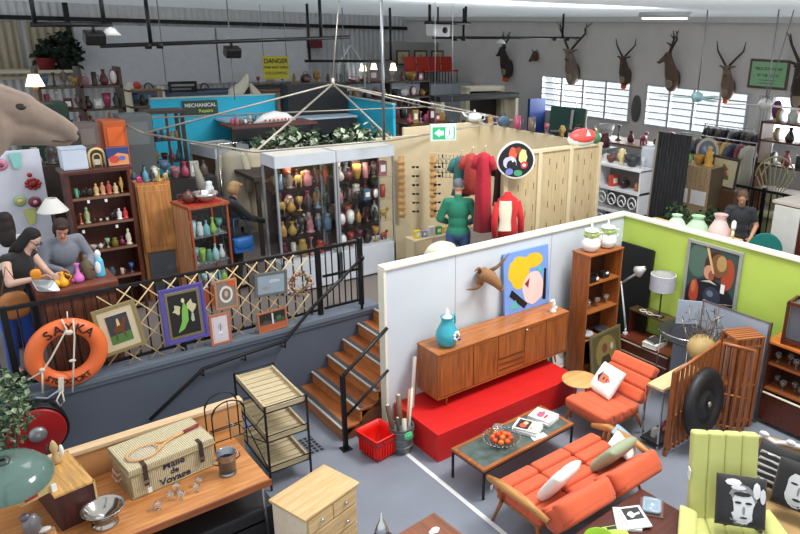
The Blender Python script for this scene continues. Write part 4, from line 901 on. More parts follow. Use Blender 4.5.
# pictures on the fence
GOLD = M((150, 134, 92), .45, .2)
picture('horse_picture', 'beige-framed picture of a brown racehorse hung crookedly beside the lifebuoy', .44, .56, (1.47, 7.88, 1.32), (0, rad(-7), 0), GOLD,
        [(M((74, 122, 60), .6), [(0, 0), (1, 0), (1, .35), (0, .3)]), (M((58, 58, 66), .6), [(0, .3), (1, .35), (1, 1), (0, 1)]), (M((112, 60, 34), .5), [(.2, .45), (.35, .62), (.6, .62), (.78, .86), (.9, .8), (.78, .62), (.7, .4), (.74, .12), (.68, .12), (.6, .38), (.36, .38), (.3, .1), (.24, .12), (.28, .4)]), (M((220, 190, 120), .5), [(.42, .6), (.45, .84), (.54, .86), (.58, .62)])], mount=(M((206, 190, 160), .6), .07), fw_=.04)
picture('embroidered_picture', 'large violet-framed picture of a pale green crescent on black, left on the trellis', .49, .69, (2.13, 7.88, 1.25), (0, rad(-1), 0), M((84, 76, 150), .5),
        [(M((28, 26, 28), .7), [(0, 0), (1, 0), (1, 1), (0, 1)]), (M((120, 110, 70), .6), [(.0, .0), (1, .0), (1, .05), (0, .05)]), (M((120, 110, 70), .6), [(.0, .95), (1, .95), (1, 1), (0, 1)]), (M((120, 110, 70), .6), [(.0, 0), (.06, 0), (.06, 1), (0, 1)]), (M((120, 110, 70), .6), [(.94, 0), (1, 0), (1, 1), (.94, 1)]),
         (M((120, 180, 80), .6), [(.25, .12), (.45, .18), (.6, .35), (.62, .6), (.52, .78), (.44, .6), (.4, .35)]), (M((196, 190, 150), .6), blob(.3, .62, .12, .1, 9, wob=.9, seed=1)), (M((196, 190, 150), .6), blob(.72, .66, .12, .12, 9, wob=.9, seed=2)), (M((170, 176, 160), .6), blob(.74, .4, .05, .12, 9, wob=.7, seed=3)), (M((214, 200, 170), .6), blob(.5, .8, .05, .05))], mount=(M((92, 84, 156), .5), .03), fw_=.03)
picture('oval_portrait', 'small tan-framed picture with a pale oval wreath, above the pink-framed one', .27, .37, (2.62, 7.88, 1.54), (0, rad(1), 0), M((176, 122, 82), .5), [(M((214, 206, 200), .5), blob(.5, .5, .36, .34, 18)), (M((110, 104, 100), .5), blob(.5, .5, .25, .24, 18)), (M((196, 160, 140), .5), blob(.5, .52, .1, .12)), (M((190, 80, 40), .5), [(.6, .8), (1, .78), (1, 1), (.6, 1)])], bgm=M((122, 114, 108), .6), fw_=.025)
picture('pink_print', 'small pink-brown framed print with pale centre standing below the oval portrait', .25, .40, (2.51, 7.87, 1.105), (0, 0, 0), M((172, 108, 92), .5), [(M((190, 176, 190), .5), blob(.5, .6, .2, .12)), (M((120, 110, 120), .5), [(.47, .25), (.53, .25), (.53, .75), (.47, .75)]), (M((230, 226, 230), .5), blob(.5, .35, .18, .06))], mount=(M((222, 196, 180), .6), .02), bgm=M((206, 200, 210), .5), fw_=.028)
picture('mirror', 'mirror in a dull silver frame hung near the dried wreath', .42, .31, (3.18, 7.88, 1.58), (0, rad(3), 0), M((110, 112, 108), .4, .4), [(M((150, 130, 130), .5), blob(.3, .3, .16, .08, 9, wob=.8, seed=6)), (M((170, 178, 182), .5), blob(.6, .65, .25, .1, 9, wob=.5, seed=7))], bgm=M((136, 156, 168), .15), fw_=.035, cat='mirror')
picture('landscape_print', 'small red-brown framed print of trees standing at the right on the ledge', .39, .28, (3.17, 7.87, 1.105), (0, rad(-2), 0), M((168, 104, 72), .5), [(M((30, 34, 30), .6), [(0, .4), (.2, .6), (.5, .5), (1, .6), (1, 1), (0, 1)]), (M((176, 92, 60), .6), [(0, 0), (1, 0), (1, .3), (0, .35)]), (M((210, 214, 214), .6), [(.48, .3), (.54, .3), (.54, .95), (.48, .95)]), (M((60, 110, 60), .6), blob(.75, .6, .1, .12))], bgm=M((70, 70, 60), .6), fw_=.025)
wr = thing('dried_wreath', 'wreath of dried pink and brown flowers hung at the right end of the trellis', 'wreath', (3.57, 7.90, 1.66))
q = MB(); q.tube([(.12*math.cos(2*PI*k/20), 0, .12*math.sin(2*PI*k/20)) for k in range(20)], .022, M((110, 90, 60), .8), 6, closed=True); q.build('hoop', wr)
q = MB(); r_ = random.Random(3)
for k in range(46):
    a = r_.uniform(0, 2*PI); r0 = r_.uniform(.09, .18); q.ell((r0*math.cos(a), r_.uniform(-.05, .0), r0*math.sin(a)), [r_.uniform(.012, .024)]*3, M(r_.choice([(176, 120, 116), (150, 118, 90), (196, 160, 140), (110, 70, 60), (140, 130, 90)]), .8), n=7, k=5)
f_ = q.build('flowers', wr); f_['kind'] = 'stuff'
# ================================================================ counter with plank front
cn = thing('counter', 'timber plank counter with broad red-brown top behind the gallery fence', 'counter', (1.17, 8.42, 1.04))
q = MB(); q.b2((-.36, -.20, 0), (.34, .22, .90), M((118, 68, 46), .55, kind='planks', axis='x', sc_=1.6)); q.build('plank_front', cn)
q = MB(); q.b2((-.40, -.25, .90), (.38, .27, 1.02), M((124, 66, 48), .5, kind='wood', axis='x'), .01); q.build('top', cn)
def vessel(kind):
    q = MB(); return q
PROF = {'vase': [(.4, 0), (.6, .12), (.72, .3), (.5, .55), (.25, .75), (.28, .92), (.4, 1), (.3, .98), (.12, .75)],
        'bottle': [(.42, 0), (.5, .05), (.5, .5), (.3, .68), (.14, .76), (.14, .95), (.18, 1), (.05, 1)],
        'bowl': [(.4, 0), (.5, .05), (.9, .6), (1.0, 1), (.9, .95), (.4, .2), (0, .15)],
        'mug': [(.5, 0), (.55, .05), (.55, 1), (.48, 1), (.46, .1), (0, .08)],
        'jar': [(.45, 0), (.55, .08), (.58, .6), (.4, .75), (.42, .8), (.42, .95), (.1, 1)],
        'figurine': [(.5, 0), (.5, .06), (.3, .12), (.42, .35), (.3, .55), (.36, .68), (.14, .78), (.2, .84), (.22, .92), (.1, 1)],
        'candlestick': [(.6, 0), (.5, .06), (.15, .14), (.2, .4), (.1, .5), (.14, .85), (.35, .9), (.3, 1), (0, .96)],
        'goblet': [(.4, 0), (.3, .05), (.08, .1), (.08, .42), (.4, .6), (.5, 1), (.44, .98), (0, .6)],
        'urn': [(.3, 0), (.35, .1), (.2, .18), (.6, .45), (.62, .65), (.4, .8), (.45, .92), (.2, 1)],
        'teapot': [(.5, 0), (.8, .2), (.9, .45), (.7, .7), (.4, .78), (.3, .86), (.08, .9), (.1, 1)],
        'lampshade': [(1, 0), (.5, .9), (.48, .9), (.97, 0)],
        'plate': [(.3, 0), (.5, .1), (1, .9), (.97, 1), (.5, .3), (0, .25)]}
NC = {}
def item(kind, col, loc, label, cat=None, h=.2, w=None, group=None, rough=.3, rz=0.0, name=None, rot=None, glass=False, metal=0):
    m = M(col, rough, metal) if not glass else M(col, .05, kind='pane')
    q = MB(); w = w or {'bowl': h*.75, 'plate': h*4, 'teapot': h*.62, 'lampshade': h*.8, 'urn': h*.5, 'bottle': h*.4, 'candlestick': h*.35, 'box': h*.7, 'bag': h, 'clock': h*.9, 'animal': h*1.1, 'books': h*1.3}.get(kind, h*.42)
    if kind in PROF:
        q.lathe([(r*w, z*h) for r, z in PROF[kind]], (0, 0, 0), m, 16, cap=kind not in ('lampshade', 'bowl', 'plate', 'goblet', 'mug'))
        if kind == 'mug': q.tube([(w*.5, 0, h*.8), (w*.95, 0, h*.7), (w*.9, 0, h*.3), (w*.5, 0, h*.2)], w*.08, m, 6)
        if kind == 'teapot': q.tube([(w*.7, 0, h*.35), (w*1.3, 0, h*.5), (w*1.5, 0, h*.85)], [w*.16, w*.1, w*.06], m, 8); q.tube([(-w*.7, 0, h*.65), (-w*1.3, 0, h*.7), (-w*1.3, 0, h*.3), (-w*.8, 0, h*.25)], w*.07, m, 6)
        if kind == 'figurine': q.ell((w*.3, 0, h*.5), (w*.14, w*.14, h*.16), m, n=8, k=6); q.ell((-w*.3, 0, h*.5), (w*.14, w*.14, h*.16), m, n=8, k=6)
        if kind == 'urn': 
            for s in (-1, 1): q.tube([(s*w*.5, 0, h*.7), (s*w*.85, 0, h*.75), (s*w*.6, 0, h*.45)], w*.06, m, 6)
    elif kind == 'box': q.box((0, 0, h/2), (w, w*.6, h), m, h*.03); q.b2((-w*.3, -w*.303, h*.3), (w*.3, -w*.3, h*.75), PAPER)
    elif kind == 'books':
        q.box((0, 0, h/2), (w, w*.7, h), m, .004); q.box((.006, -.006, h/2), (w, w*.68, h*.8), PAPER)
    elif kind == 'bag':
        q.pad((0, 0, h*.4), (w, w*.35, h*.8), m, p=4, n=8); q.tube([(-w*.25, 0, h*.7), (-w*.2, 0, h), (w*.2, 0, h), (w*.25, 0, h*.7)], w*.03, m, 6)
    elif kind == 'clock': q.rings([[(w*.5*math.cos(2*PI*k/20), y, h*.5+h*.5*math.sin(2*PI*k/20)) for k in range(20)] for y in (-.03, .03)], m); q.rings([[(w*.4*math.cos(2*PI*k/20), y, h*.5+h*.4*math.sin(2*PI*k/20)) for k in range(20)] for y in (-.034, -.03)], PAPER)
    elif kind == 'animal':
        q.ell((0, 0, h*.5), (w*.5, w*.26, h*.28), m, n=10, k=7); q.ell((w*.5, 0, h*.82), (w*.2, w*.16, h*.18), m, n=10, k=7); q.tube([(w*.3, 0, h*.55), (w*.48, 0, h*.8)], w*.12, m, 8)
        for sx in (-.3, .3):
            for sy in (-.12, .12): q.cyl((w*sx, w*sy, h*.45), (w*sx, w*sy, 0), w*.07, m, n=8)
        q.tube([(-w*.45, 0, h*.6), (-w*.6, 0, h*.4)], w*.04, m, 6)
    o = solo(name or kind, q, label, cat or kind, loc, rot or (0, 0, rz), group)
    return o
def row(specs, p0, p1, where, group=None):
    """specs: (kind, colour, colour word, height); a row of small things from p0 to p1, each labelled by its look and place"""
    n = len(specs); seen = {}
    ords = ['first', 'second', 'third', 'fourth', 'fifth', 'sixth', 'seventh', 'eighth', 'ninth', 'tenth']
    for i, (kind, col, cw, h) in enumerate(specs):
        f = (i+.5)/n; loc = [p0[k]+(p1[k]-p0[k])*f for k in range(3)]
        lab = '%s %s, %s from left %s' % (cw, kind, ords[i], where)
        sp = math.dist(p0, p1)/n; full = kind in ('box', 'bag', 'clock', 'animal', 'books')
        dw = {'bowl': h*.75, 'teapot': h*.62, 'urn': h*.5, 'bottle': h*.45, 'candlestick': h*.4, 'box': h*.8, 'bag': h, 'clock': h*.9, 'animal': h*1.1, 'figurine': h*.55, 'vase': h*.48, 'jar': h*.6, 'goblet': h*.5}.get(kind, h*.5)
        lim = sp*(.9 if full else {'teapot': .34, 'urn': .5, 'mug': .50}.get(kind, .49/max(r for r, z in PROF[kind]))); f_ = min(1, lim/dw)
        item(kind, col, loc, lab, h=h*max(f_, .85), w=dw*f_, group=group, rough=.35, rz=rng.uniform(-.5, .5) if kind != 'box' else rng.uniform(-.15, .15))
ctz = 2.061
def lathe_thing(name, label, cat, loc, prof, m, extra=None, T=None, n=24):
    q = MB(); q.lathe(prof, (0, 0, 0), m, n); 
    if extra: extra(q)
    return solo(name, q, label, cat, loc)
YL = M((236, 170, 30), .3)
q = MB(); q.lathe([(.04, 0), (.06, .02), (.055, .06), (.03, .09), (.018, .13), (.022, .16), (.01, .165)], (0, 0, 0), YL, 18); q.tube([(.05, 0, .04), (.09, 0, .1), (.03, 0, .14)], .008, YL, 6)
solo('jug', q, 'yellow glazed jug standing on the left of the plank counter', 'jug', (1.04, 8.30, ctz))
q = MB(); q.ell((0, 0, .03), (.09, .06, .035), YL); q.ell((.07, 0, .05), (.04, .04, .04), YL); q.ell((-.08, .01, .03), (.03, .03, .03), YL)
solo('ceramic_duck', q, 'low yellow ceramic ornament beside the yellow jug on the plank counter', 'ornament', (.91, 8.28, ctz))
PKM = M((222, 120, 200), .3)
q = MB(); q.lathe([(.035, 0), (.055, .03), (.05, .07), (.02, .11), (.014, .17), (.02, .2), (.03, .215), (.01, .215)], (0, 0, 0), PKM, 18); q.ell((-.05, 0, .03), (.025, .02, .025), PKM)
solo('pink_vase', q, 'pink long-necked glass vase in the middle of the plank counter', 'vase', (1.20, 8.34, ctz))
q = MB(); BR = M((106, 92, 72), .6); q.lathe([(.035, 0), (.05, .01), (.045, .12), (.055, .19), (.02, .22), (.028, .25), (.02, .28)], (0, 0, 0), BR, 14); q.tube([(.04, 0, .19), (.07, 0, .12), (.02, -.02, .11)], .012, BR, 6)
solo('monk_figure', q, 'brown robed standing figurine beside the blue and white statue', 'figurine', (1.30, 8.40, ctz))
q = MB(); q.lathe([(.05, 0), (.055, .02), (.05, .1), (.045, .18), (.03, .22)], (0, 0, 0), M((92, 184, 214), .4), 16); q.lathe([(.03, .19), (.025, .23), (.032, .25), (.03, .28), (.01, .31)], (0, 0, 0), M((226, 232, 236), .4), 14); q.ell((-.02, -.03, .11), (.035, .03, .08), M((222, 232, 238), .4))
solo('robed_statue', q, 'pale blue and white robed statue at the right end of the plank counter', 'statue', (1.43, 8.42, ctz))
# ================================================================ lower left: desk and what stands on it
DW = M((208, 146, 86), .35, kind='wood', axis='x', col2=(172, 104, 54))
dk = thing('desk', 'long orange-brown timber work table on metal legs below the gallery wall', 'table', (1.0, 5.9, 0))
q = MB(); q.b2((-1.3, -.50, .75), (1.02, .53, .80), DW, .006); q.build('top', dk)
q = MB(); q.b2((-1.28, -.52, .74), (1.03, -.50, .80), M((150, 84, 44), .4, kind='wood', axis='x')); q.build('front_edge', dk)
for x, y in ((.97, -.42), (.97, .45), (-1.2, -.42), (-1.2, .45)):
    q = MB(); q.tube([(x, y, .75), (x+.02, y, 0)], .013, STEEL, 8); q.build('leg', dk)
q = MB(); q.b2((.96, -.42, .72), (.98, .45, .75), STEEL); q.b2((-1.2, -.42, .30), (.97, -.40, .32), DARK); q.build('brace', dk)
lw = thing('low_wall', 'low pale timber-capped upstand wall behind the long work table', 'low wall', (1.32, 6.49, 0))
q = MB(); q.b2((-.86, -.03, 0), (.86, .03, 1.06), M((206, 150, 96), .6, sc_=.4)); q.build('panel', lw)
q = MB(); q.b2((-.88, -.05, 1.06), (.88, .06, 1.10), M((226, 198, 160), .5, kind='wood', axis='x', col2=(206, 172, 130)), .004); q.build('cap', lw)
bk_ = thing('wicker_hamper', 'cream wicker travel hamper with leather straps on the long work table', 'hamper', (1.31, 6.13, .80), rad(6))
WK = M((222, 212, 182), .7, kind='weave', col2=(164, 148, 110)); LE = M((60, 44, 36), .6)
q = MB(); q.b2((-.37, -.24, 0), (.37, .24, .24), WK, .012); q.build('body', bk_)
q = MB(); q.b2((-.385, -.255, .245), (.385, .255, .305), WK, .015)
q.tube([(-.385, -.255, .245), (.385, -.255, .245), (.385, .255, .245), (-.385, .255, .245)], .010, M((170, 150, 110), .7), 6, closed=True); q.build('lid', bk_)
q = MB(); q.tube([(-.375, -.245, .232), (.375, -.245, .232), (.375, .245, .232), (-.375, .245, .232)], .010, M((170, 150, 110), .7), 6, closed=True); q.tube([(-.375, -.245, .01), (.375, -.245, .01), (.375, .245, .01), (-.375, .245, .01)], .010, M((170, 150, 110), .7), 6, closed=True); q.build('braid_edge', bk_)
for x in (-.25, .25): q = MB(); q.b2((x-.018, -.268, .10), (x+.018, -.25, .30), LE, .003); q.b2((x-.018, -.26, .30), (x+.018, -.18, .312), LE, .003); q.b2((x-.024, -.272, .13), (x+.024, -.262, .16), STEEL); q.build('strap', bk_)
q = MB(); q.tube([(-.39, .08, .15), (-.43, .06, .12), (-.43, -.06, .12), (-.39, -.08, .15)], .010, M((200, 150, 130), .6), 6); q.tube([(-.39, .08, .2), (-.42, .06, .18), (-.42, -.06, .18), (-.39, -.08, .2)], .008, M((200, 150, 130), .6), 6); q.build('handle', bk_)
INK = M((40, 40, 66), .6)
text('Malle', .095, INK, bk_, (.0, -.2415, .20), UP, .003); text('de', .08, INK, bk_, (.0, -.2415, .125), UP, .003); text('Voyage', .095, INK, bk_, (.0, -.2415, .05), UP, .003)
price_tag(bk_, (-.24, -.285, .06))
rk = thing('tennis_racquet', 'old wooden tennis racquet with red grip lying on the wicker hamper', 'racquet', (1.32, 6.09, 1.112), rad(16))
q = MB(); RW = M((216, 164, 106), .4); q.tube([(-.2+.14*math.cos(2*PI*k/28), .105*math.sin(2*PI*k/28), .01) for k in range(28)], .009, RW, 8, closed=True); q.tube([(-.1, .08, .01), (.0, .02, .01), (.12, 0, .012)], .009, RW); q.tube([(-.1, -.08, .01), (.0, -.02, .01), (.12, 0, .012)], .009, RW); q.tube([(.05, 0, .012), (.22, 0, .014)], .013, RW); q.build('frame', rk)
q = MB()
for k in range(-5, 6): 
    hh = .10*math.sqrt(max(0, 1-(k*.024/.135)**2)); q.tube([(-.2+k*.024, -hh, .01), (-.2+k*.024, hh, .01)], .0012, PAPER, 4)
for k in range(-3, 4):
    hh = .135*math.sqrt(max(0, 1-(k*.026/.10)**2)); q.tube([(-.2-hh, k*.026, .011), (-.2+hh, k*.026, .011)], .0012, PAPER, 4)
q.build('strings', rk)
q = MB(); q.tube([(.2, 0, .014), (.36, 0, .015)], .017, M((140, 50, 44), .6)); q.build('grip', rk)
ib = thing('ice_bucket', 'tall polished metal ice bucket with side handles near the table corner', 'bucket', (1.75, 5.72, .80))
PW_ = M((150, 154, 162), .25, .85)
q = MB(); q.lathe([(.062, 0), (.066, .006), (.066, .02), (.060, .025), (.066, .12), (.072, .19), (.077, .196), (.070, .19), (.062, .03), (0, .02)], (0, 0, 0), PW_, 28, cap=False); q.build('body', ib); ib.scale = (1.2, 1.2, 1.2)
for s in (-1, 1): q = MB(); q.tube([(s*.068, 0, .15), (s*.1, 0, .155), (s*.105, 0, .12), (s*.068, 0, .10)], .006, PW_, 6); q.build('handle', ib)
fb = thing('silver_bowl', 'large flared silver bowl on a stepped foot at the front of the work table', 'bowl', (.70, 5.66, .80))
SV = M((176, 172, 166), .15, .95)
q = MB(); q.lathe([(.085, 0), (.09, .01), (.085, .03), (.07, .035), (.08, .06), (.105, .09), (.13, .14), (.145, .15), (.14, .152), (.12, .14), (.09, .09), (0, .07)], (0, 0, 0), SV, 32, cap=False); q.build('bowl', fb); fb.scale = (1.15, 1.15, 1.15)
for i, (x, y) in enumerate(((1.02, 5.62), (1.10, 5.58), (1.22, 5.66), (1.29, 5.60), (1.36, 5.67), (1.43, 5.62), (1.30, 5.74), (1.48, 5.70))):
    q = MB(); r0 = .028; q.lathe([(.6*r0, 0), (.2*r0, .006), (.2*r0, .03), (r0, .045), (1.1*r0, .075), (r0, .075), (.2*r0, .045)], (0, 0, 0), GLASS, 14)
    solo('crystal_glass', q, 'small clear crystal glass, %s from left on the front of the work table' % ['first', 'second', 'third', 'fourth', 'sixth', 'seventh', 'fifth', 'eighth'][i], 'glass', (x, y, .80), (0, rad(80 if i in (0, 4) else 0), rad(40*i)), group='small crystal glasses on the work table')
# black wire bottle stand
ws = thing('wire_stand', 'black wire arched stand between the hamper and the slatted trolley', 'stand', (1.93, 6.2, .80))
for x, y in ((-.16, -.1), (-.16, .1), (.16, -.1), (.16, .1)): q = MB(); q.tube([(x, y, 0), (x, y, .40), (x*.7, y, .50)], .007, BLACKM, 6); q.build('leg', ws)
for y in (-.1, .1): q = MB(); q.tube([(-.16, y, .40)]+[(.16*math.cos(a), y, .40+.13*math.sin(a)) for a in [PI-PI*k/10 for k in range(11)]], .007, BLACKM, 6); q.build('arch', ws)
q = MB(); q.tube([(-.16, 0, .2), (.16, 0, .2)], .006, BLACKM, 6); q.tube([(-.16, -.1, .12), (.16, -.1, .12), (.16, .1, .12), (-.16, .1, .12)], .006, BLACKM, 6, closed=True); q.tube([(0, -.1, .53), (0, -.1, .1)], .005, BLACKM, 6); q.tube([(0, 0, .25), (.06, -.04, .22), (0, -.06, .18)], .005, STEEL, 6); q.build('cross_wire', ws)
# slatted trolley
ty = thing('slatted_trolley', 'three-tier black metal trolley with slatted timber trays beside the stairs', 'trolley', (2.60, 6.72, 0), rad(-2))
W_, L2 = .46, .92
for x in (-W_/2, W_/2):
    for y in (-L2/2, L2/2): q = MB(); q.b2((x-.010, y-.010, 0), (x+.010, y+.010, 1.03), BLACKM); q.build('post', ty)
SL = M((206, 190, 156), .6, kind='wood', axis='x', col2=(176, 158, 122))
for z in (.22, .60, .95):
    q = MB(); q.tube([(-W_/2, -L2/2, z), (W_/2, -L2/2, z), (W_/2, L2/2, z), (-W_/2, L2/2, z)], .009, BLACKM, 5, closed=True); q.tube([(-W_/2, -L2/2, z+.075), (W_/2, -L2/2, z+.075)], .007, BLACKM, 5); q.tube([(-W_/2, L2/2, z+.075), (W_/2, L2/2, z+.075)], .007, BLACKM, 5); q.build('rail', ty)
    tr_ = MB(); tr_.b2((-W_/2+.012, -L2/2+.01, z), (-W_/2+.03, L2/2-.01, z+.06), SL); tr_.b2((W_/2-.03, -L2/2+.01, z), (W_/2-.012, L2/2-.01, z+.06), SL); tr_.b2((-W_/2+.03, -L2/2+.01, z), (W_/2-.03, -L2/2+.028, z+.05), SL); tr_.b2((-W_/2+.03, L2/2-.028, z), (W_/2-.03, L2/2-.01, z+.05), SL)
    trp = tr_.build('tray', ty)
    for k in range(8):
        y = -L2/2+.05+k*.108; q = MB(); q.b2((-W_/2+.03, y, z+.005), (W_/2-.03, y+.09, z+.018), SL, .002); q.build('slat', trp)
q = MB(); q.tube([(-W_/2, -L2/2, .6), (-W_/2, L2/2, .24)], .006, BLACKM, 5); q.tube([(-W_/2, L2/2, .6), (-W_/2, -L2/2, .24)], .006, BLACKM, 5); q.tube([(-W_/2, -L2/2, .95), (-W_/2, -.1, .62)], .006, BLACKM, 5); q.build('brace', ty)
# pine chest
pc = thing('chest_of_drawers', 'small pale pine chest of drawers with distressed white side in the foreground', 'chest of drawers', (2.31, 5.09, 0), rad(15.5))
q = MB(); q.b2((-.31, -.22, .04), (.31, .22, .69), M((222, 192, 150), .6, sc_=4, col2=(232, 222, 210))); q.b2((-.27, -.225, .10), (.27, -.2, .68), M((120, 90, 60), .6)); q.build('carcass', pc)
q = MB(); q.b2((-.335, -.25, .69), (.335, .235, .72), PINE, .008); q.build('top', pc)
for x0, x1, z0 in ((-.29, -.005, .52), (.005, .29, .52), (-.29, .29, .31), (-.29, .29, .10)):
    q = MB(); q.b2((x0, -.243, z0), (x1, -.222, z0+.155 if z0 > .5 else z0+.195), PINE, .006); d = q.build('drawer', pc)
    xs = ((x0+x1)/2,) if z0 > .5 else (x0+.14, x1-.14)
    for x in xs: q = MB(); q.ell((x, -.262, z0+.085), (.02, .016, .02), CHROME); q.cyl((x, -.243, z0+.085), (x, -.262, z0+.085), .008, CHROME); q.build('knob', d)
for x in (-.28, .28):
    for y in (-.19, .19): q = MB(); q.b2((x-.03, y-.03, 0), (x+.03, y+.03, .04), PINEZ); q.build('foot', pc)
# bottom centre brown table corner with paper, and silver thing
bt = thing('table', 'brown timber table whose corner shows at the bottom edge with white paper on it', 'table', (2.78, 3.80, 0), rad(4))
q = MB(); q.b2((-.30, -.45, .68), (.24, .33, .72), M((140, 84, 56), .4, kind='wood', axis='y'), .005); q.build('top', bt)
for x in (-.26, .2):
    for y in (-.4, .28): q = MB(); q.b2((x-.02, y-.02, 0), (x+.02, y+.02, .68), TEAKZ); q.build('leg', bt)
q = MB(); q.hprism(blob(0, 0, .05, .035, 9, wob=.4, seed=5), 0, .004, PAPER); q.ell((.01, 0, .008), (.03, .02, .008), PAPER); solo('crumpled_paper', q, 'small crumpled white paper on the brown table at the bottom edge', 'paper', (2.86, 3.95, .721))
q = MB(); q.lathe([(.05, 0), (.055, .08), (.035, .14), (.014, .18), (.005, .24)], (0, 0, 0), M((206, 210, 214), .2, .9), 16); q.lathe([(.052, .06), (.058, .07), (.052, .08)], (0, 0, 0), BLACKM, 16); q.cyl((0, 0, -.95), (0, 0, 0), .09, M((60, 56, 54), .6))
solo('silver_urn', q, 'pointed silver urn top on a dark stand at the bottom edge by the chest', 'urn', (2.322, 3.923, 0.95))
# left edge group
cb = thing('slatted_rack', 'dark red wooden rack with pale diagonal laths at the left of the work table', 'rack', (.50, 6.12, .80), rad(8))
q = MB(); DR = M((74, 34, 30), .5, kind='wood', axis='z'); LH = M((212, 176, 120), .5)
q.b2((-.14, -.32, 0), (.14, .28, .33), DR); q.build('body', cb)
q = MB(); q.b2((-.15, -.33, .33), (.15, .29, .35), M((214, 164, 96), .4, kind='wood', axis='y')); q.b2((.14, -.33, 0), (.155, -.31, .35), LH); q.b2((.14, .27, 0), (.155, .29, .35), LH); q.b2((.14, -.03, 0), (.155, -.01, .35), LH); q.build('rim', cb)
for k in range(6): q = MB(); q.tube([(.148, -.30+k*.1, .02), (.148, -.22+k*.1, .31)], .006, PAPER, 5); q.build('lath', cb)
q = MB(); q.box((0, 0, .07), (.26, .16, .14), M((196, 176, 120), .6, sc_=3)); q.b2((-.10, -.082, .02), (-.0, -.08, .09), M((200, 50, 40), .5)); q.b2((.1, -.1, -.02), (.14, -.08, .06), PAPER)
solo('carton', q, 'cream cardboard carton with red mark under the green glass shade', 'carton', (.27, 5.90, 1.152), (0, 0, rad(20)))
q = MB(); GG = M((92, 118, 110), .12, sc_=3); q.lathe([(.30, 0), (.29, .03), (.24, .09), (.16, .13), (.06, .15), (.05, .165), (.03, .15)], (0, 0, 0), GG, 36, cap=False); q.lathe([(.035, .15), (.05, .16), (.05, .18), (.02, .18)], (0, 0, 0), M((60, 70, 66), .3), 20, cap=False)
solo('glass_lampshade', q, 'wide domed grey-green glass lampshade resting on the left-hand boxes', 'lampshade', (.13, 6.02, 1.295), (rad(8), 0, 0)).scale = (1.1, 1.1, 1.1)
q = MB(); q.lathe([(.03, 0), (.045, .02), (.03, .06), (.02, .1), (.035, .15), (.02, .2), (.0, .23)], (0, 0, 0), M((196, 168, 120), .5), 12); q.ell((.05, 0, .1), (.02, .02, .06), PAPER); q.ell((-.04, .02, .14), (.015, .02, .05), M((60, 46, 36), .5))
solo('carved_figure', q, 'small cream and brown carved figure standing on the slatted rack', 'figurine', (.50, 6.28, 1.152))
q = MB(); q.box((0, 0, .45), (.36, .28, .9), M((190, 140, 96), .5, kind='wood', axis='x'), .01); solo('timber_block', q, 'pale brown timber stand at the bottom left corner', 'stand', (.18, 5.62, 0.0))
q = MB(); r_ = random.Random(5); q.ell((0, 0, .09), (.07, .06, .10), M((120, 116, 120), .3, .3, sc_=4)); q.ell((.07, -.02, .02), (.05, .03, .02), M((200, 196, 190), .4)); q.ell((-.03, 0, .17), (.04, .035, .04), M((96, 92, 98), .3, .4)); solo('stone_ornament', q, 'mottled grey stone bird-like ornament at the bottom left', 'ornament', (0.214, 5.701, 0.93))
# hose reel
hr = thing('hose_reel', 'red fire hose reel with black hose fixed to the grey gallery wall', 'hose reel', (.50, 7.75, .74), 0)
hr.scale = (.84, 1, .84)
T = Matrix.Rotation(PI/2, 4, 'X')
q = MB(); q.lathe([(.0, .08), (.30, .08), (.32, .07), (.32, .05), (0, .05)], (0, 0, 0), M((150, 24, 28), .35), 36, T=T, cap=False); q.lathe([(.0, -.08), (.30, -.08), (.32, -.09), (.32, -.11), (0, -.11)], (0, 0, .0), M((150, 24, 28), .35), 36, T=T, cap=False); q.build('disc', hr)
q = MB()
for k in range(4):
    q.tube([(.335*math.cos(2*PI*j/32), -.04+k*.04, .335*math.sin(2*PI*j/32)) for j in range(32)], .019, BLACKM, 6, closed=True)
q.build('hose', hr)
q = MB(); q.lathe([(.10, .08), (.10, .11), (.05, .13), (0, .13)], (0, 0, 0), M((150, 152, 154), .4, .6), 20, T=T); q.tube([(0, 0, 0), (0, .17, 0)], .03, STEEL); q.b2((-.05, .1, -.05), (.05, .18, .05), STEEL); q.build('hub', hr)
# leafy plant left edge
def foliage(n, c, r, mats, seed, size=.05):
    q = MB(); R = random.Random(seed)
    for k in range(n):
        a = R.uniform(0, 2*PI); e = R.uniform(-1, 1); rr = R.random()**.4
        p = Vector((c[0]+r[0]*rr*math.cos(a)*math.sqrt(1-e*e), c[1]+r[1]*rr*math.sin(a)*math.sqrt(1-e*e), c[2]+r[2]*rr*e))
        l = size*R.uniform(.7, 1.4); w_ = l*.35; rot = Euler((R.uniform(-1, 1), R.uniform(-1, 1), R.uniform(0, 6.3))).to_matrix().to_4x4()
        T = Matrix.Translation(p) @ rot; m = R.choice(mats)
        q.add([(0, 0, 0), (w_, l*.5, .01), (0, l, 0), (-w_, l*.5, .01), (0, l*.5, -.006)], [(0, 1, 4), (1, 2, 4), (2, 3, 4), (3, 0, 4)], m, T)
    return q
LG1 = M((96, 122, 92), .6); LG2 = M((150, 168, 138), .6); LG3 = M((52, 82, 50), .6)
pl = thing('leafy_plant', 'grey-green small-leaved bushy plant at the left edge below the gallery fence', 'plant', (.22, 7.05, 0))
q = foliage(900, (-.02, 0, 1.45), (.30, .24, .42), [LG1, LG2, LG3], 2, .055); o_ = q.build('foliage', pl); o_['kind'] = 'stuff'
q = MB()
for k in range(7): a = k*.9; q.tube([(0, 0, .5), (.06*math.cos(a), .06*math.sin(a), .95), (.15*math.cos(a), .15*math.sin(a), 1.5)], .010, M((90, 72, 52), .7), 6)
q.build('stem', pl)
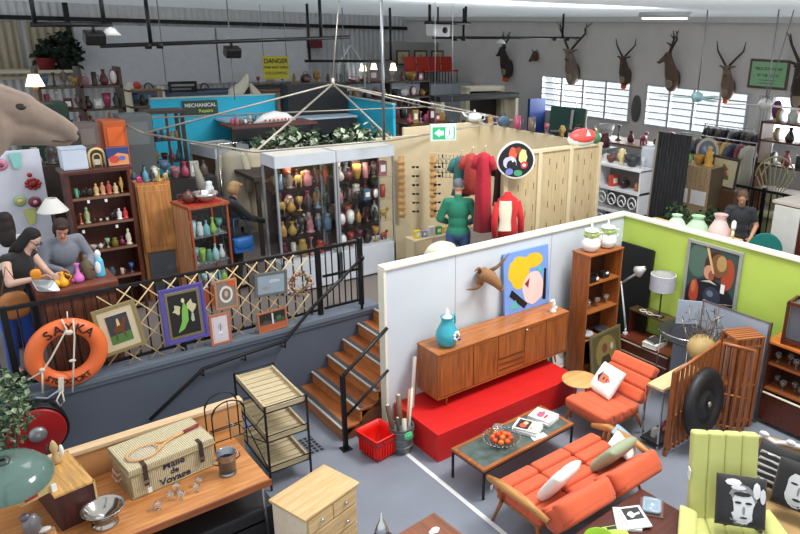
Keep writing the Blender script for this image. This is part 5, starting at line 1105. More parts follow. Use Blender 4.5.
q = MB(); q.lathe([(.13, 0), (.16, .45), (.17, .5), (.15, .5), (.12, .1)], (0, 0, 0), M((90, 84, 80), .6), 20); q.cyl((0, 0, .44), (0, 0, .48), .14, M((50, 40, 32), .9)); q.build('pot', pl)
# mounted animal head close to the camera on the left
hh = thing('mounted_doe_head', 'large pale mounted deer head without antlers, in close view at the upper left', 'mounted animal head', (.0, 5.0, 4.0))
FU = M((150, 132, 118), .9, kind='fabric', sc_=1.5, col2=(116, 98, 86))
c = MB()
def hc(a, b, ra, rb): cap(c, a, b, ra, rb, FU)
hc((.40, 0, .33), (.56, 0, .285), .15, .118); hc((.56, 0, .285), (.74, 0, .19), .11, .070); hc((.74, 0, .19), (.80, 0, .145), .070, .058); hc((.46, 0, .20), (.74, 0, .105), .12, .045); hc((.36, 0, .22), (.05, 0, -.02), .19, .25); hc((.34, 0, .34), (.10, 0, .18), .12, .22)
c.ell((.815, 0, .125), (.042, .048, .048), FU); hc((.70, 0, .09), (.785, 0, .075), .034, .024)
c.ell((.33, -.13, .50), (.045, .028, .15), FU, rot=(rad(22), rad(-30), 0)); c.ell((.33, .13, .50), (.045, .028, .15), FU, rot=(rad(-22), rad(-30), 0))
ex = MB(); DKF = M((34, 26, 24), .15)
for s_ in (-1, 1): ex.ell((.555, s_*.106, .315), (.034, .014, .022), DKF); ex.ell((.845, s_*.024, .135), (.014, .014, .016), M((60, 48, 44), .5)); ex.tube([(.70, s_*.052, .100), (.76, s_*.046, .088), (.82, s_*.026, .092)], .004, M((70, 54, 48), .6), 5)
ex.ell((.35, -.16, .50), (.026, .010, .10), M((74, 60, 54), .8), rot=(rad(22), rad(-30), 0)); ex.tube([(.50, -.075, .40), (.60, -.055, .36), (.70, -.02, .285)], .012, M((116, 84, 66), .9), 6)
voxel_join(c, 'head', hh, .012, ex, 4)
q = MB(); q.rings([[(-.02, .24*math.cos(2*PI*k/20), -.12+.30*math.sin(2*PI*k/20)) for k in range(20)], [(.02, .24*math.cos(2*PI*k/20), -.12+.30*math.sin(2*PI*k/20)) for k in range(20)]], MAHOG); q.build('mounting_board', hh)
q = MB(); q.b2((-.12, 4.9, 0), (-.02, 5.1, 5.2), M((120, 116, 110), .5)); solo('timber_post', q, 'grey post beyond the left edge that carries the mounted deer head', 'post')

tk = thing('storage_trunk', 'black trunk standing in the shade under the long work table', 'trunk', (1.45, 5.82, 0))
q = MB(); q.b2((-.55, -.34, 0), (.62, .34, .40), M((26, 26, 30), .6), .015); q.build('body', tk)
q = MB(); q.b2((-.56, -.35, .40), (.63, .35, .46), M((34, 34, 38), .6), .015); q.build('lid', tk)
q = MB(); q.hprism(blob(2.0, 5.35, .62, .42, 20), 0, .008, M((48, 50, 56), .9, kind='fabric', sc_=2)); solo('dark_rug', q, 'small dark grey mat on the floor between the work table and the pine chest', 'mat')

# ================================================================ people
def bag_strap(t, hp, P, s):
    pass
person('person in a green jumper, jeans and grey cap seen from behind at the pegboard stall', (6.02, 7.72, 1.04), rad(141), 1.72,
       dict(elL=(.27, -.02, 1.12), wrL=(.17, -.22, 1.02), elR=(-.27, -.02, 1.12), wrR=(-.17, -.22, 1.02), head=(0, -.05, 1.575), face=(0, -1, -.45)), (26, 118, 92), 2, (58, 82, 130), (112, 116, 124), 'cap')
def spects(t, hp, P, s):
    q = MB()
    for x in (-.03, .03): q.tube([hp(x+.022*math.cos(2*PI*k/12), -.098, .012+.016*math.sin(2*PI*k/12)) for k in range(12)], .0035, BLACKM, 5, closed=True)
    q.tube([hp(-.008, -.1, .014), hp(.008, -.1, .014)], .003, BLACKM, 5)
    for x in (-1, 1): q.tube([hp(x*.052, -.095, .014), hp(x*.08, .0, .02)], .003, BLACKM, 5)
    q.build('spectacles', t)
person('person with long black hair, spectacles and dark top looking down at the counter', (.58, 8.66, 1.04), rad(28), 1.66,
       dict(waist=(.03, 0, 1.08), chest=(.11, -.07, 1.26), neck=(.17, -.12, 1.42), head=(.22, -.19, 1.54), shL=(.28, -.06, 1.35), shR=(-.03, -.09, 1.37), elL=(.33, -.18, 1.14), wrL=(.26, -.38, 1.14), elR=(-.12, -.22, 1.14), wrR=(.04, -.42, 1.18), face=(.25, -1, -1.0)), (28, 26, 30), 0, (40, 84, 180), (20, 16, 16), 'long', skin=(216, 176, 158), extra=spects)
person('person with short brown hair and loose grey shirt bending behind the counter', (1.16, 9.02, 1.04), rad(10), 1.68,
       dict(chest=(0, -.08, 1.26), neck=(0, -.13, 1.42), head=(-.01, -.2, 1.53), shL=(.18, -.08, 1.36), shR=(-.18, -.08, 1.36), elL=(.27, -.12, 1.12), wrL=(.16, -.34, 1.06), elR=(-.25, -.12, 1.12), wrR=(-.14, -.34, 1.10), face=(-.3, -1, -.8)), (120, 126, 138), 2, (46, 48, 56), (52, 34, 26), 'bob', skin=(206, 150, 126))
person('person with long dark hair in a white shirt facing away by the ornament board', (.72, 9.35, 1.04), rad(165), 1.66, dict(elL=(.22, -.12, 1.14), wrL=(.1, -.3, 1.2)), (206, 206, 214), 2, (30, 30, 36), (34, 24, 22), 'long')
person('person with wavy blonde hair and black coat reaching into a glass cabinet', (3.45, 9.85, 1.04), rad(100), 1.62,
       dict(chest=(0, -.03, 1.26), neck=(0, -.07, 1.43), head=(0, -.12, 1.555), elR=(-.2, -.2, 1.14), wrR=(-.12, -.48, 1.02), elL=(.22, -.12, 1.14), wrL=(.14, -.36, 1.04), face=(0, -1, -.5)), (22, 22, 24), 2, (24, 24, 28), (170, 136, 94), 'bob', skin=(206, 150, 128))
person('person in a black t-shirt looking down behind the lime green wall', (9.45, 5.18, 1.04), rad(-62), 1.62,
       dict(elL=(.26, .0, 1.14), wrL=(.2, -.2, .98), elR=(-.24, -.06, 1.14), wrR=(-.12, -.28, 1.08), head=(0, -.07, 1.57), face=(0, -1, -.7)), (34, 36, 42), 1, (30, 30, 34), (88, 66, 48), 'short', skin=(190, 140, 112))
person('person in dark clothes standing far off at the left by the grey-blue partition', (3.15, 15.6, 1.04), rad(30), 1.7, None, (26, 26, 32), 2, (30, 30, 34), (30, 22, 18), 'bob', vox=.02)
# what they hold
q = MB(); q.box((0, 0, .11), (.30, .09, .22), M((24, 92, 160), .5), .02); q.pad((0, 0, .13), (.26, .12, .18), M((24, 92, 160), .5), p=6, n=8); q.tube([(-.12, 0, .24), (-.1, .03, .5), (.08, .05, .5), (.12, 0, .24)], .008, M((24, 92, 160), .5), 6)
solo('handbag', q, 'bright blue handbag hanging at the hip of the person in the black coat', 'handbag', (3.50, 9.58, 1.66), (0, 0, rad(5)))
q = MB(); q.pad((0, 0, .0), (.28, .1, .30), M((170, 110, 60), .6), p=4, n=8); q.tube([(-.1, 0, .13), (0, .05, .42), (.1, 0, .13)], .008, M((120, 76, 40), .6), 6)
solo('shoulder_bag', q, 'tan leather shoulder bag hanging by the person with spectacles', 'bag', (.58, 8.36, 1.93), (0, 0, rad(10)))
q = MB(); q.rings([ring(.2, .12, 0), ring(.26, .17, .05), ring(.25, .16, .05), ring(.18, .10, .008)], M((176, 180, 184), .2, .7)); solo('glass_tray', q, 'rectangular silver dish held by the person with spectacles', 'dish', (.84, 8.16, 2.12), (rad(40), rad(20), rad(30)))
q = MB(); q.pad((0, 0, 0), (.10, .07, .13), M((226, 140, 30), .5), p=3, n=8); solo('orange_purse', q, 'small orange purse held near the face of the person with spectacles', 'purse', (.80, 8.18, 2.28), (rad(20), 0, 0))
# ================================================================ left shelves
sh = thing('open_shelf', 'tall red-brown open shelf of ornaments behind the plank counter', 'shelf', (1.82, 9.98, 1.04), rad(0))
q = MB(); q.b2((-.37, -.18, 0), (-.33, .2, 1.94), MAHOGZ); q.b2((.33, -.18, 0), (.37, .2, 1.94), MAHOGZ); q.b2((-.33, .17, .05), (.33, .2, 1.94), M((96, 46, 32), .5, kind='wood', axis='z')); q.b2((-.40, -.21, 1.94), (.40, .21, 1.98), MAHOG); q.build('carcass', sh)
for z in (.06, .5, .90, 1.26, 1.61): q = MB(); q.b2((-.33, -.17, z), (.33, .17, z+.022), M((110, 54, 38), .35, kind='wood', axis='x'), .002); q.b2((-.33, -.18, z-.01), (.33, -.17, z+.022), M((124, 92, 72), .4)); q.build('shelf', sh)
def shrow(z, specs, where, y=9.88): row(specs, (1.52, y, 1.04+z+.023), (2.12, y, 1.04+z+.023), where, None)
shrow(1.61, [('mug', (90, 170, 140), 'green', .13), ('animal', (40, 38, 40), 'dark', .14), ('bag', (34, 32, 34), 'black', .14), ('figurine', (214, 180, 120), 'cream', .18), ('figurine', (206, 150, 110), 'tan', .19), ('figurine', (184, 84, 70), 'reddish', .20), ('figurine', (210, 186, 140), 'pale', .16), ('urn', (200, 160, 90), 'golden', .24)], 'on top level of ornament shelf')
shrow(1.26, [('candlestick', (190, 120, 80), 'copper', .14), ('figurine', (170, 186, 140), 'pale green', .25), ('mug', (50, 46, 48), 'black', .06), ('box', (60, 56, 58), 'charcoal', .05), ('box', (96, 96, 100), 'grey', .05), ('animal', (40, 42, 46), 'black and white', .16), ('figurine', (230, 230, 228), 'white', .17), ('figurine', (214, 60, 60), 'red and white', .17)], 'on second level of ornament shelf')
shrow(.90, [('teapot', (176, 130, 40), 'mustard', .13), ('bowl', (200, 190, 180), 'grey', .07), ('teapot', (226, 222, 214), 'white', .09), ('goblet', (150, 180, 150), 'green glass', .12), ('jar', (120, 110, 40), 'olive', .12), ('vase', (110, 30, 70), 'purple', .12), ('figurine', (226, 220, 190), 'cream', .25)], 'on third level of ornament shelf')
shrow(.5, [('bottle', (60, 70, 76), 'dark glass', .12), ('bowl', (196, 206, 210), 'pale blue', .10), ('jar', (70, 90, 100), 'slate', .12), ('mug', (196, 186, 170), 'beige', .08), ('goblet', (60, 90, 150), 'blue glass', .13)], 'on fourth level of ornament shelf')
for i, (x, z) in enumerate(((1.66, 2.62), (1.86, 2.61), (1.94, 2.25), (1.55, 2.24))):
    q = MB(); q.box((0, 0, 0), (.03, .003, .04), PAPER); solo('price_ticket', q, 'small white price ticket, %s on the front edge of the ornament shelf' % ['upper left', 'upper right', 'lower right', 'lower left'][i], 'ticket', (x, 9.79, z), group='price tickets on the ornament shelf')
q = MB(); q.box((0, 0, .13), (.28, .24, .26), M((196, 206, 222), .4), .02); q.box((0, 0, .265), (.29, .25, .02), M((176, 186, 202), .4), .006)
solo('enamel_bin', q, 'pale blue-white enamel bread bin on top of the red-brown ornament shelf', 'bin', (1.60, 9.98, 3.021))
jk = thing('arched_radio', 'cream arched vintage radio on top of the red-brown ornament shelf', 'radio', (1.86, 9.96, 3.021))
def arch(w, h, n=10): return [(-w/2, 0)]+[(-w/2*math.cos(PI*k/n), h-w/2+w/2*math.sin(PI*k/n)) for k in range(n+1)]+[(w/2, 0)]
q = MB(); q.prism(arch(.2, .25), .12, M((60, 44, 30), .4)); q.build('case', jk)
q = MB(); q.tube([(x, -.005, z) for x, z in arch(.18, .235)], .016, M((214, 190, 130), .3), 8); q.tube([(x, -.005, z) for x, z in arch(.09, .17)], .010, M((214, 190, 130), .3), 8); q.build('arched_trim', jk)
q = MB(); q.b2((-.035, -.012, .03), (.035, -.002, .1), M((190, 190, 170), .4)); q.build('dial', jk)
q = MB(); q.b2((-.13, -.05, 0), (.13, .05, .23), M((46, 60, 120), .5)); q.prism([(-.12, .01), (.12, .01), (.12, .14), (.0, .17), (-.12, .1)], .003, M((226, 150, 90), .5), Matrix.Translation((0, -.054, 0))); q.prism(blob(-.05, .09, .06, .05), .003, M((200, 70, 60), .5), Matrix.Translation((0, -.058, 0))); q.prism(blob(.04, .1, .04, .03), .003, M((90, 110, 190), .5), Matrix.Translation((0, -.061, 0)))
solo('game_box', q, 'blue and orange board game box at the right on the red-brown ornament shelf', 'game box', (2.10, 9.95, 3.021))
# standing door panel, glass case with red top
dp = thing('pine_cupboard', 'narrow orange pine cupboard door panel between the ornament shelf and the glass case', 'cupboard', (2.50, 10.1, 1.04), rad(-4))
q = MB(); OPZ = M((190, 126, 66), .4, kind='wood', axis='z'); q.b2((-.22, -.1, 0), (.22, .14, 1.70), OPZ); q.build('carcass', dp)
q = MB(); q.b2((-.20, -.13, .72), (.20, -.10, 1.66), M((206, 142, 80), .4, kind='wood', axis='z'), .006); q.b2((-.13, -.136, .8), (.13, -.128, 1.58), M((196, 132, 72), .4, kind='wood', axis='z'), .004); q.build('door', dp)
q = MB(); q.b2((-.17, -.12, .1), (.17, -.10, .7), M((92, 96, 104), .5)); q.build('grey_panel', dp)
gx = thing('glass_case', 'red-brown timber glass case with red top full of green and blue glassware', 'glass case', (2.95, 9.55, 1.04), rad(8))
q = MB(); CB = M((172, 84, 50), .4, kind='wood', axis='z')
for x in (-.27, .25):
    for y in (-.24, .22): q.b2((x, y, 0), (x+.025, y+.025, 1.42), CB)
q.b2((-.29, -.26, 1.42), (.29, .26, 1.46), CB); q.b2((-.27, -.24, .0), (.27, .24, .25), CB); q.b2((-.285, -.2, 0), (-.27, .22, 1.42), M((206, 146, 104), .5, kind='wood', axis='z')); q.build('frame', gx)
q = MB(); q.b2((-.22, -.2, 1.461), (.22, .2, 1.468), M((176, 24, 26), .7)); q.build('felt_top', gx)
for z in (.25, .62, 1.0): q = MB(); q.b2((-.26, -.22, z), (.26, .22, z+.012), GLASS if z > .3 else CB); q.build('shelf', gx)
q = MB(); q.b2((-.25, -.246, .25), (.25, -.242, 1.42), PANE); q.build('pane', gx)
gcol = [((90, 150, 130), 'green glass'), ((120, 180, 190), 'aqua glass'), ((170, 206, 210), 'pale blue glass'), ((150, 190, 90), 'lime glass'), ((206, 214, 216), 'clear glass')]
for li, (z, wh) in enumerate(((1.303, 'on lowest level of red-topped case'), (1.673, 'on middle level of red-topped case'), (2.053, 'on top level of red-topped case'))):
    row([(('vase', 'goblet', 'bowl', 'jar', 'bottle')[(i+li) % 5], *gcol[(i*2+li) % 5], .26-.03*(i % 3)) for i in range(5)], (2.73, 9.40, z), (3.19, 9.46, z), wh)
item('bowl', (196, 190, 186), (3.0, 9.45, 2.51), 'wide shiny silver bowl on the red top of the glass case', h=.13, w=.17, metal=.9, rough=.2, name='silver_bowl')
item('teapot', (92, 50, 40), (2.80, 9.50, 2.51), 'brown teapot beside the silver bowl on the red-topped case', h=.18)
item('jar', (206, 216, 222), (3.12, 9.62, 2.51), 'white and blue jar behind the silver bowl on the red-topped case', h=.24)
row([('bag', (190, 60, 110), 'magenta', .12), ('bottle', (90, 150, 170), 'blue', .24), ('figurine', (60, 60, 60), 'black', .2), ('candlestick', (180, 160, 60), 'brass', .2), ('animal', (180, 160, 110), 'straw-coloured', .16)], (2.3, 10.05, 2.742), (2.72, 10.02, 2.742), 'on top of the orange pine cupboard')
q = MB(); q.tube([(0, 0, 0), (0, .02, .3), (.03, .06, .62)], [.05, .07, .03], M((130, 128, 116), .5), 8); solo('fish_trap', q, 'tall grey tapering basket standing behind the silver bowl', 'basket', (3.25, 10.1, 2.3), (0, rad(-14), 0))
# white ornament board
wb = thing('ornament_board', 'tall white display board hung with glass brooch ornaments at the far left', 'board', (1.0, 10.6, 1.04), rad(-2))
q = MB(); q.b2((-.75, 0, .0), (.33, .04, 2.17), M((206, 208, 220), .5), .004); q.build('board', wb)
def flat_orn(kind, label, px, py, col, col2):
    x, y, z = px
    q = MB(); 
    if kind == 'fan': q.prism([(-.03, -.1), (.03, -.1), (.07, .1), (-.07, .1)], .02, M(col, .2), Matrix.Translation((0, 0, 0)))
    elif kind == 'flower':
        for k in range(9): a = 2*PI*k/9; q.ell((.07*math.cos(a), 0, .06*math.sin(a)), (.028, .015, .024), M(col, .3), n=8, k=6)
        q.ell((0, -.01, 0), (.05, .02, .045), M(col2, .3)); q.ell((-.02, 0, .12), (.03, .015, .03), M(col, .3))
    else:
        q.rings([[(r*math.cos(2*PI*k/16), y_, r*math.sin(2*PI*k/16)) for k in range(16)] for r, y_ in ((.075, .0), (.07, -.02), (.035, -.025))], M(col, .3)); q.ell((0, -.02, 0), (.03, .02, .03), M(col2, .3))
    return solo('wall_ornament', q, label, 'ornament', (x, y, z))
for a in (('fan', 'pale aqua glass fan ornament at the top of the white board', (1.056, 10.56, 3.084), 0, (130, 196, 190), (0, 0, 0)), ('flower', 'dark red beaded flower ornament on the white board', (1.191, 10.56, 2.768), 0, (150, 36, 34), (120, 26, 24)),
          ('disc', 'green and cream round plate ornament low on the white board', (1.015, 10.56, 2.564), 0, (150, 176, 130), (226, 190, 90)), ('disc', 'dark purple round plate ornament low on the white board', (1.176, 10.56, 2.529), 0, (110, 44, 60), (196, 140, 150)),
          ('disc', 'pink round ornament at the left edge of the white board', (0.891, 10.56, 3.049), 0, (190, 120, 140), (120, 60, 90)), ('fan', 'yellow-green glass fan ornament at the bottom of the white board', (1.101, 10.56, 2.337), 0, (196, 200, 120), (0, 0, 0))): flat_orn(*a)
wl = thing('floor_lamp', 'floor lamp with white conical shade between the white board and the ornament shelf', 'lamp', (1.235, 9.6, 1.04))
q = MB(); q.lathe([(.17, 1.56), (.06, 1.7200000000000002), (.055, 1.7200000000000002), (.165, 1.56)], (0, 0, 0), M((206, 204, 200), .6), 24, cap=False); q.build('lamp_shade', wl)
q = MB(); q.lathe([(.12, 0), (.12, .02), (.015, .04), (.012, 1.7000000000000002)], (0, 0, 0), M((90, 84, 76), .4), 14); q.build('pole', wl)
item('lampshade', (170, 158, 146), (1.02, 11.2, 2.901), 'beige square lampshade above the white display board', h=.2, w=.12)
for i, (px, py, col, cw, kd, h_) in enumerate(((3, 228, (40, 38, 42), 'black', 'box', .2), (2, 217, (214, 190, 150), 'cream', 'jar', .16), (10, 165, (90, 90, 90), 'grey', 'mug', .1))):
    pass
# dark cupboard row behind left people
q = MB(); q.b2((-2.5, 11.0, 1.04), (2.2, 11.5, 2.9), M((44, 34, 30), .6, kind='wood', axis='z')); solo('dark_dresser', q, 'long dark wooden dresser standing behind the ornament shelf and white board', 'dresser')
row([(k, c, w_, h_) for k, c, w_, h_ in (('animal', (196, 150, 80), 'golden', .2), ('box', (170, 160, 140), 'beige', .2), ('jar', (120, 60, 50), 'maroon', .22), ('teapot', (80, 80, 84), 'grey', .2), ('box', (130, 90, 60), 'brown', .24), ('vase', (180, 170, 150), 'stone', .24), ('figurine', (60, 54, 52), 'dark', .3), ('urn', (140, 110, 70), 'bronze', .26), ('bag', (60, 40, 50), 'plum', .26), ('clock', (170, 60, 40), 'rust', .24))], (.3, 11.2, 2.901), (2.2, 11.2, 2.901), 'on the long dark dresser at the left')

# ================================================================ display cabinets behind the gate
AL = M((168, 174, 182), .35, .5); LB = M((196, 202, 210), .5)
def cabinet(label, loc, w, d, h, head=.17, base=.5, rz=0, shelves=(.85, 1.2, 1.55)):
    t = thing('display_cabinet', label, 'display cabinet', loc, rz)
    for x in (0, w-.03):
        for y in (0, d-.03): q = MB(); q.b2((x, y, 0), (x+.03, y+.03, h), AL); q.build('post', t)
    q = MB(); q.b2((0, -.005, h-head), (w, .01, h), LB, .003); q.b2((0, d-.01, h-head), (w, d+.005, h), LB, .003); q.b2((-.005, 0, h-head), (.01, d, h), LB, .003); q.b2((w-.01, 0, h-head), (w+.005, d, h), LB, .003); q.b2((.01, .01, h-.03), (w-.01, d-.01, h-.015), M((206, 202, 192), .5)); q.build('header', t)
    if base: q = MB(); q.b2((0, 0, .03), (w, d, base), LB, .004); q.build('base', t)
    for z in shelves: q = MB(); q.b2((.03, .03, z), (w-.03, d-.03, z+.008), PANE); q.build('shelf', t)
    q = MB(); q.b2((.03, .005, base), (w-.03, .009, h-head), PANE); q.b2((.005, .03, base), (.009, d-.03, h-head), PANE); q.build('pane', t)
    q = MB(); q.b2((.03, d-.012, base), (w-.03, d-.008, h-head), M((58, 44, 40), .6)); q.build('back_panel', t)
    l = bpy.data.lights.new('cabinet_lamp', 'AREA'); l.size = .3; l.energy = 3; l.color = (1, .82, .6)
    o = bpy.data.objects.new('cabinet_lamp', l); C.objects.link(o); o.location = (w*.4, d*.3, h-head-.02); o.parent = t
    return t
CABZ = 1.04
cabinet('tall aluminium glass display cabinet, the left of the pair behind the gate', (3.84, 9.05, CABZ), .93, .48, 2.06)
cabinet('tall aluminium glass display cabinet, the right of the pair behind the gate', (4.80, 9.08, CABZ), 1.0, .48, 2.06)
cols0 = [((190, 60, 40), 'red'), ((206, 150, 60), 'amber'), ((196, 120, 130), 'pink'), ((90, 120, 150), 'blue'), ((214, 204, 190), 'cream'), ((70, 50, 44), 'brown'), ((110, 40, 50), 'maroon'), ((200, 160, 70), 'gold'), ((60, 70, 66), 'dark green'), ((226, 224, 220), 'white'), ((200, 70, 110), 'rose'), ((120, 100, 90), 'taupe')]
cols = [(tuple(int(v*.72+sum(c)/3*.10) for v in c), n_) for c, n_ in cols0]
kinds = ['vase', 'teapot', 'figurine', 'jar', 'box', 'animal', 'bowl', 'urn', 'candlestick', 'bag', 'mug', 'goblet', 'clock', 'bottle']
rr = random.Random(21)
def rrow(n, p0, p1, where, h=(.12, .24), dep=0.0):
    sp = []; used = set()
    n = min(n, 10)
    for i in range(n):
        for _ in range(30):
            k = rr.choice(kinds); c = rr.choice(cols)
            if (k, c[1]) not in used: break
        used.add((k, c[1])); sp.append((k, c[0], c[1], rr.uniform(*h)))
    row(sp, p0, p1, where)
for zi, (z, lv) in enumerate(((.51, 'bottom'), (.86, 'lower'), (1.21, 'middle'), (1.56, 'top'))):
    rrow(6, (3.90, 9.22, CABZ+z), (4.74, 9.22, CABZ+z), 'on %s level of left display cabinet' % lv, (.2, .34))
    rrow(6, (4.86, 9.26, CABZ+z), (5.76, 9.26, CABZ+z), 'on %s level of right display cabinet' % lv, (.16, .28))
for zi, (z, lv) in enumerate(((.86, 'lower'), (1.21, 'middle'), (1.56, 'top'))):
    rrow(5, (3.95, 9.42, CABZ+z), (4.70, 9.42, CABZ+z), 'at back of %s level, left display cabinet' % lv, (.24, .3))
    rrow(5, (4.91, 9.45, CABZ+z), (5.72, 9.45, CABZ+z), 'at back of %s level, right display cabinet' % lv, (.24, .3))
cabinet('grey-headed glass display cabinet standing farther back by the hanging coats', (4.42, 13.1, CABZ), .72, .9, 1.56, .2, .3, rad(12), (.6, .95))
rrow(5, (4.55, 13.4, CABZ+.962), (5.05, 13.5, CABZ+.962), 'on upper level of farther cabinet', (.16, .28))
rrow(5, (4.55, 13.4, CABZ+.31), (5.05, 13.5, CABZ+.31), 'on lower level of farther cabinet', (.16, .28))
# glazed wooden cabinet against the turquoise stall
wc = thing('glazed_cupboard', 'dark wood glazed cupboard standing before the turquoise stall wall', 'cupboard', (3.42, 13.5, 1.04))
DWZ = M((66, 44, 34), .45, kind='wood', axis='z')
q = MB()
for x in (0, .58):
    for y in (0, .35): q.b2((x, y, 0), (x+.06, y+.05, 2.2), DWZ)
q.b2((-.03, -.03, 2.2), (.67, .43, 2.26), DWZ); q.b2((0, 0, 0), (.64, .4, .9), M((38, 66, 80), .6)); q.build('carcass', wc)
for z in (1.3, 1.7): q = MB(); q.b2((.05, .02, z), (.6, .38, z+.02), DWZ); q.build('shelf', wc)
q = MB(); q.b2((.06, -.01, .9), (.58, -.004, 2.2), PANE); q.b2((.30, -.02, .9), (.34, 0, 2.2), DWZ); q.build('door', wc)
rrow(4, (3.5, 13.7, 2.362), (4.0, 13.7, 2.362), 'in lower part of glazed cupboard', (.15, .26)); rrow(4, (3.5, 13.7, 2.762), (4.0, 13.7, 2.762), 'in upper part of glazed cupboard', (.15, .26))
# turquoise stall
TQ = M((40, 186, 222), .6, sc_=.4); 
ts = thing('turquoise_stall', 'stall with bright turquoise walls and black counter fascia in the middle distance', 'stall', (4.0, 15.4, 1.04))
q = MB(); q.b2((0, 0, 0), (4.35, .06, 2.28), TQ); q.b2((4.30, -2.4, 0), (4.36, 0, 2.20), TQ); q.build('wall', ts)
q = MB(); q.b2((0, -.03, 2.28), (4.38, .09, 2.31), M((176, 196, 190), .6)); q.b2((4.28, -2.4, 2.20), (4.38, -.03, 2.23), M((150, 180, 180), .6)); q.build('cap', ts)
q = MB(); q.b2((1.25, -1.0, 1.48), (4.2, -.95, 1.80), M((30, 30, 34), .6)); q.b2((1.25, -1.02, 1.80), (4.2, -.02, 1.84), M((180, 200, 214), .5)); q.build('fascia', ts)
q = MB(); q.b2((1.25, -1.0, 0), (1.33, -.9, 1.48), M((40, 36, 34), .6)); q.build('post', ts); q = MB(); q.b2((4.12, -1.0, 0), (4.2, -.9, 1.48), M((40, 36, 34), .6)); q.build('post', ts)
sg_ = thing('shop_sign', 'dark green board lettered with a white word on the turquoise stall wall', 'sign', (4.97, 15.33, 3.0))
q = MB(); q.b2((-.36, 0, -.02), (.36, .03, .27), M((50, 70, 56), .5), .004); q.build('board', sg_)
text('MECHANICAL', .105, PAPER, sg_, (0, -.003, .17), UP, .003); text('Repairs', .10, M((190, 206, 90), .5), sg_, (.1, -.003, .05), UP, .003)
q = MB(); q.b2((-.12, 0, 0), (.12, .05, .42), M((130, 110, 90), .6)); q.b2((-.05, -.01, .06), (.05, 0, .3), M((60, 50, 44), .6)); solo('wall_cabinet', q, 'narrow brown wooden box fixed on the turquoise stall wall', 'box', (6.78, 15.28, 2.939))
# grey-blue office partition
og = thing('office_partition', 'grey-blue partition wall with dark window far behind the glazed cupboard', 'partition', (4.2, 19, 1.04))
q = MB(); q.b2((0, 0, 0), (4.2, .1, 2.12), M((104, 122, 142), .6)); q.b2((0, -.02, 2.12), (4.2, .12, 2.16), M((80, 92, 110), .6)); q.build('wall', og)
q = MB(); q.b2((.35, -.03, 1.15), (1.1, 0, 1.95), M((28, 30, 34), .3)); q.b2((.42, -.04, 1.22), (1.03, -.03, 1.88), M((66, 60, 50), .4)); q.build('window', og)
q = MB(); q.b2((4.22, -.2, 1.9), (6.6, .2, 2.05), M((96, 112, 130), .5)); solo('roof_panel', q, 'flat blue-grey roof panel beside the far partition', 'panel', (1.2, 18.8, 1.1))
for i, (px, py, c_, lab) in enumerate(((131, 87, (214, 70, 50), 'red and white round ornament hung high by the far partition'), (148, 88, (60, 54, 50), 'dark curly iron ornament hung left of the black sign'), (204, 88, (60, 54, 50), 'dark curly iron ornament hung right of the black sign'))):
    q = MB()
    if i == 0: q.ell((0, 0, 0), (.12, .04, .12), M((230, 224, 214), .4)); q.ell((.13, -.02, .03), (.1, .03, .1), M(c_, .4))
    else: q.tube([(.12*math.cos(a)*(1-a/9), 0, .14*math.sin(a)*(1-a/9)) for a in [k*.6 for k in range(12)]], .02, M(c_, .5), 6)
    solo('wall_ornament', q, lab, 'ornament', [(4.514, 18.9, 3.302), (4.9, 18.9, 3.267), (6.262, 18.9, 3.226)][i])
q = MB(); q.b2((-.35, 0, -.14), (.35, .03, .14), M((34, 34, 38), .5)); q.b2((-.28, -.006, .02), (.28, 0, .07), M((176, 176, 176), .5)); q.b2((-.28, -.006, -.07), (.20, 0, -.03), M((150, 150, 150), .5)); solo('black_sign', q, 'small black sign with pale lines hung above the grey-blue partition', 'sign', (5.708, 18.8, 3.275))
# hanging coats
ck = thing('clothes_rail', 'chrome clothes rail behind the display cabinets', 'rail', (4.1, 12.0, 1.04))
q = MB(); q.tube([(0, 0, 0), (0, 0, 1.82), (1.1, 0, 1.82), (1.1, 0, 0)], .015, CHROME); q.build('rail', ck)
for i, (x, c_, L0, lab) in enumerate(((4.32, (170, 162, 144), 1.35, 'long khaki trench coat, left of two on the chrome rail'), (4.72, (206, 196, 170), 1.5, 'long cream overcoat, right of two on the chrome rail'), (5.2, (90, 84, 74), 1.1, 'dark short coat at the end of the chrome rail'))):
    q = MB(); m = M(c_, .8, kind='fabric'); zt = 2.8
    prof = [(.05, 0), (.16, -.04), (.22, -.12), (.19, -.4), (.22, -.8), (.27, -L0)]
    q.rings([[(r*math.cos(2*PI*k/20), (.09+.02*math.cos(6*PI*k/20))*math.sin(2*PI*k/20)*(r/.2), z) for k in range(20)] for r, z in prof], m)
    for s in (-1, 1): q.tube([(s*.18, 0, -.08), (s*.25, -.02, -.4), (s*.25, -.04, -.72)], [.07, .06, .05], m, 10)
    q.tube([(0, 0, 0), (0, 0, .05), (.03, 0, .08)], .006, CHROME, 5)
    solo('coat', q, lab, 'coat', (x, 11.95, zt-.06), (0, 0, rad(-35)))
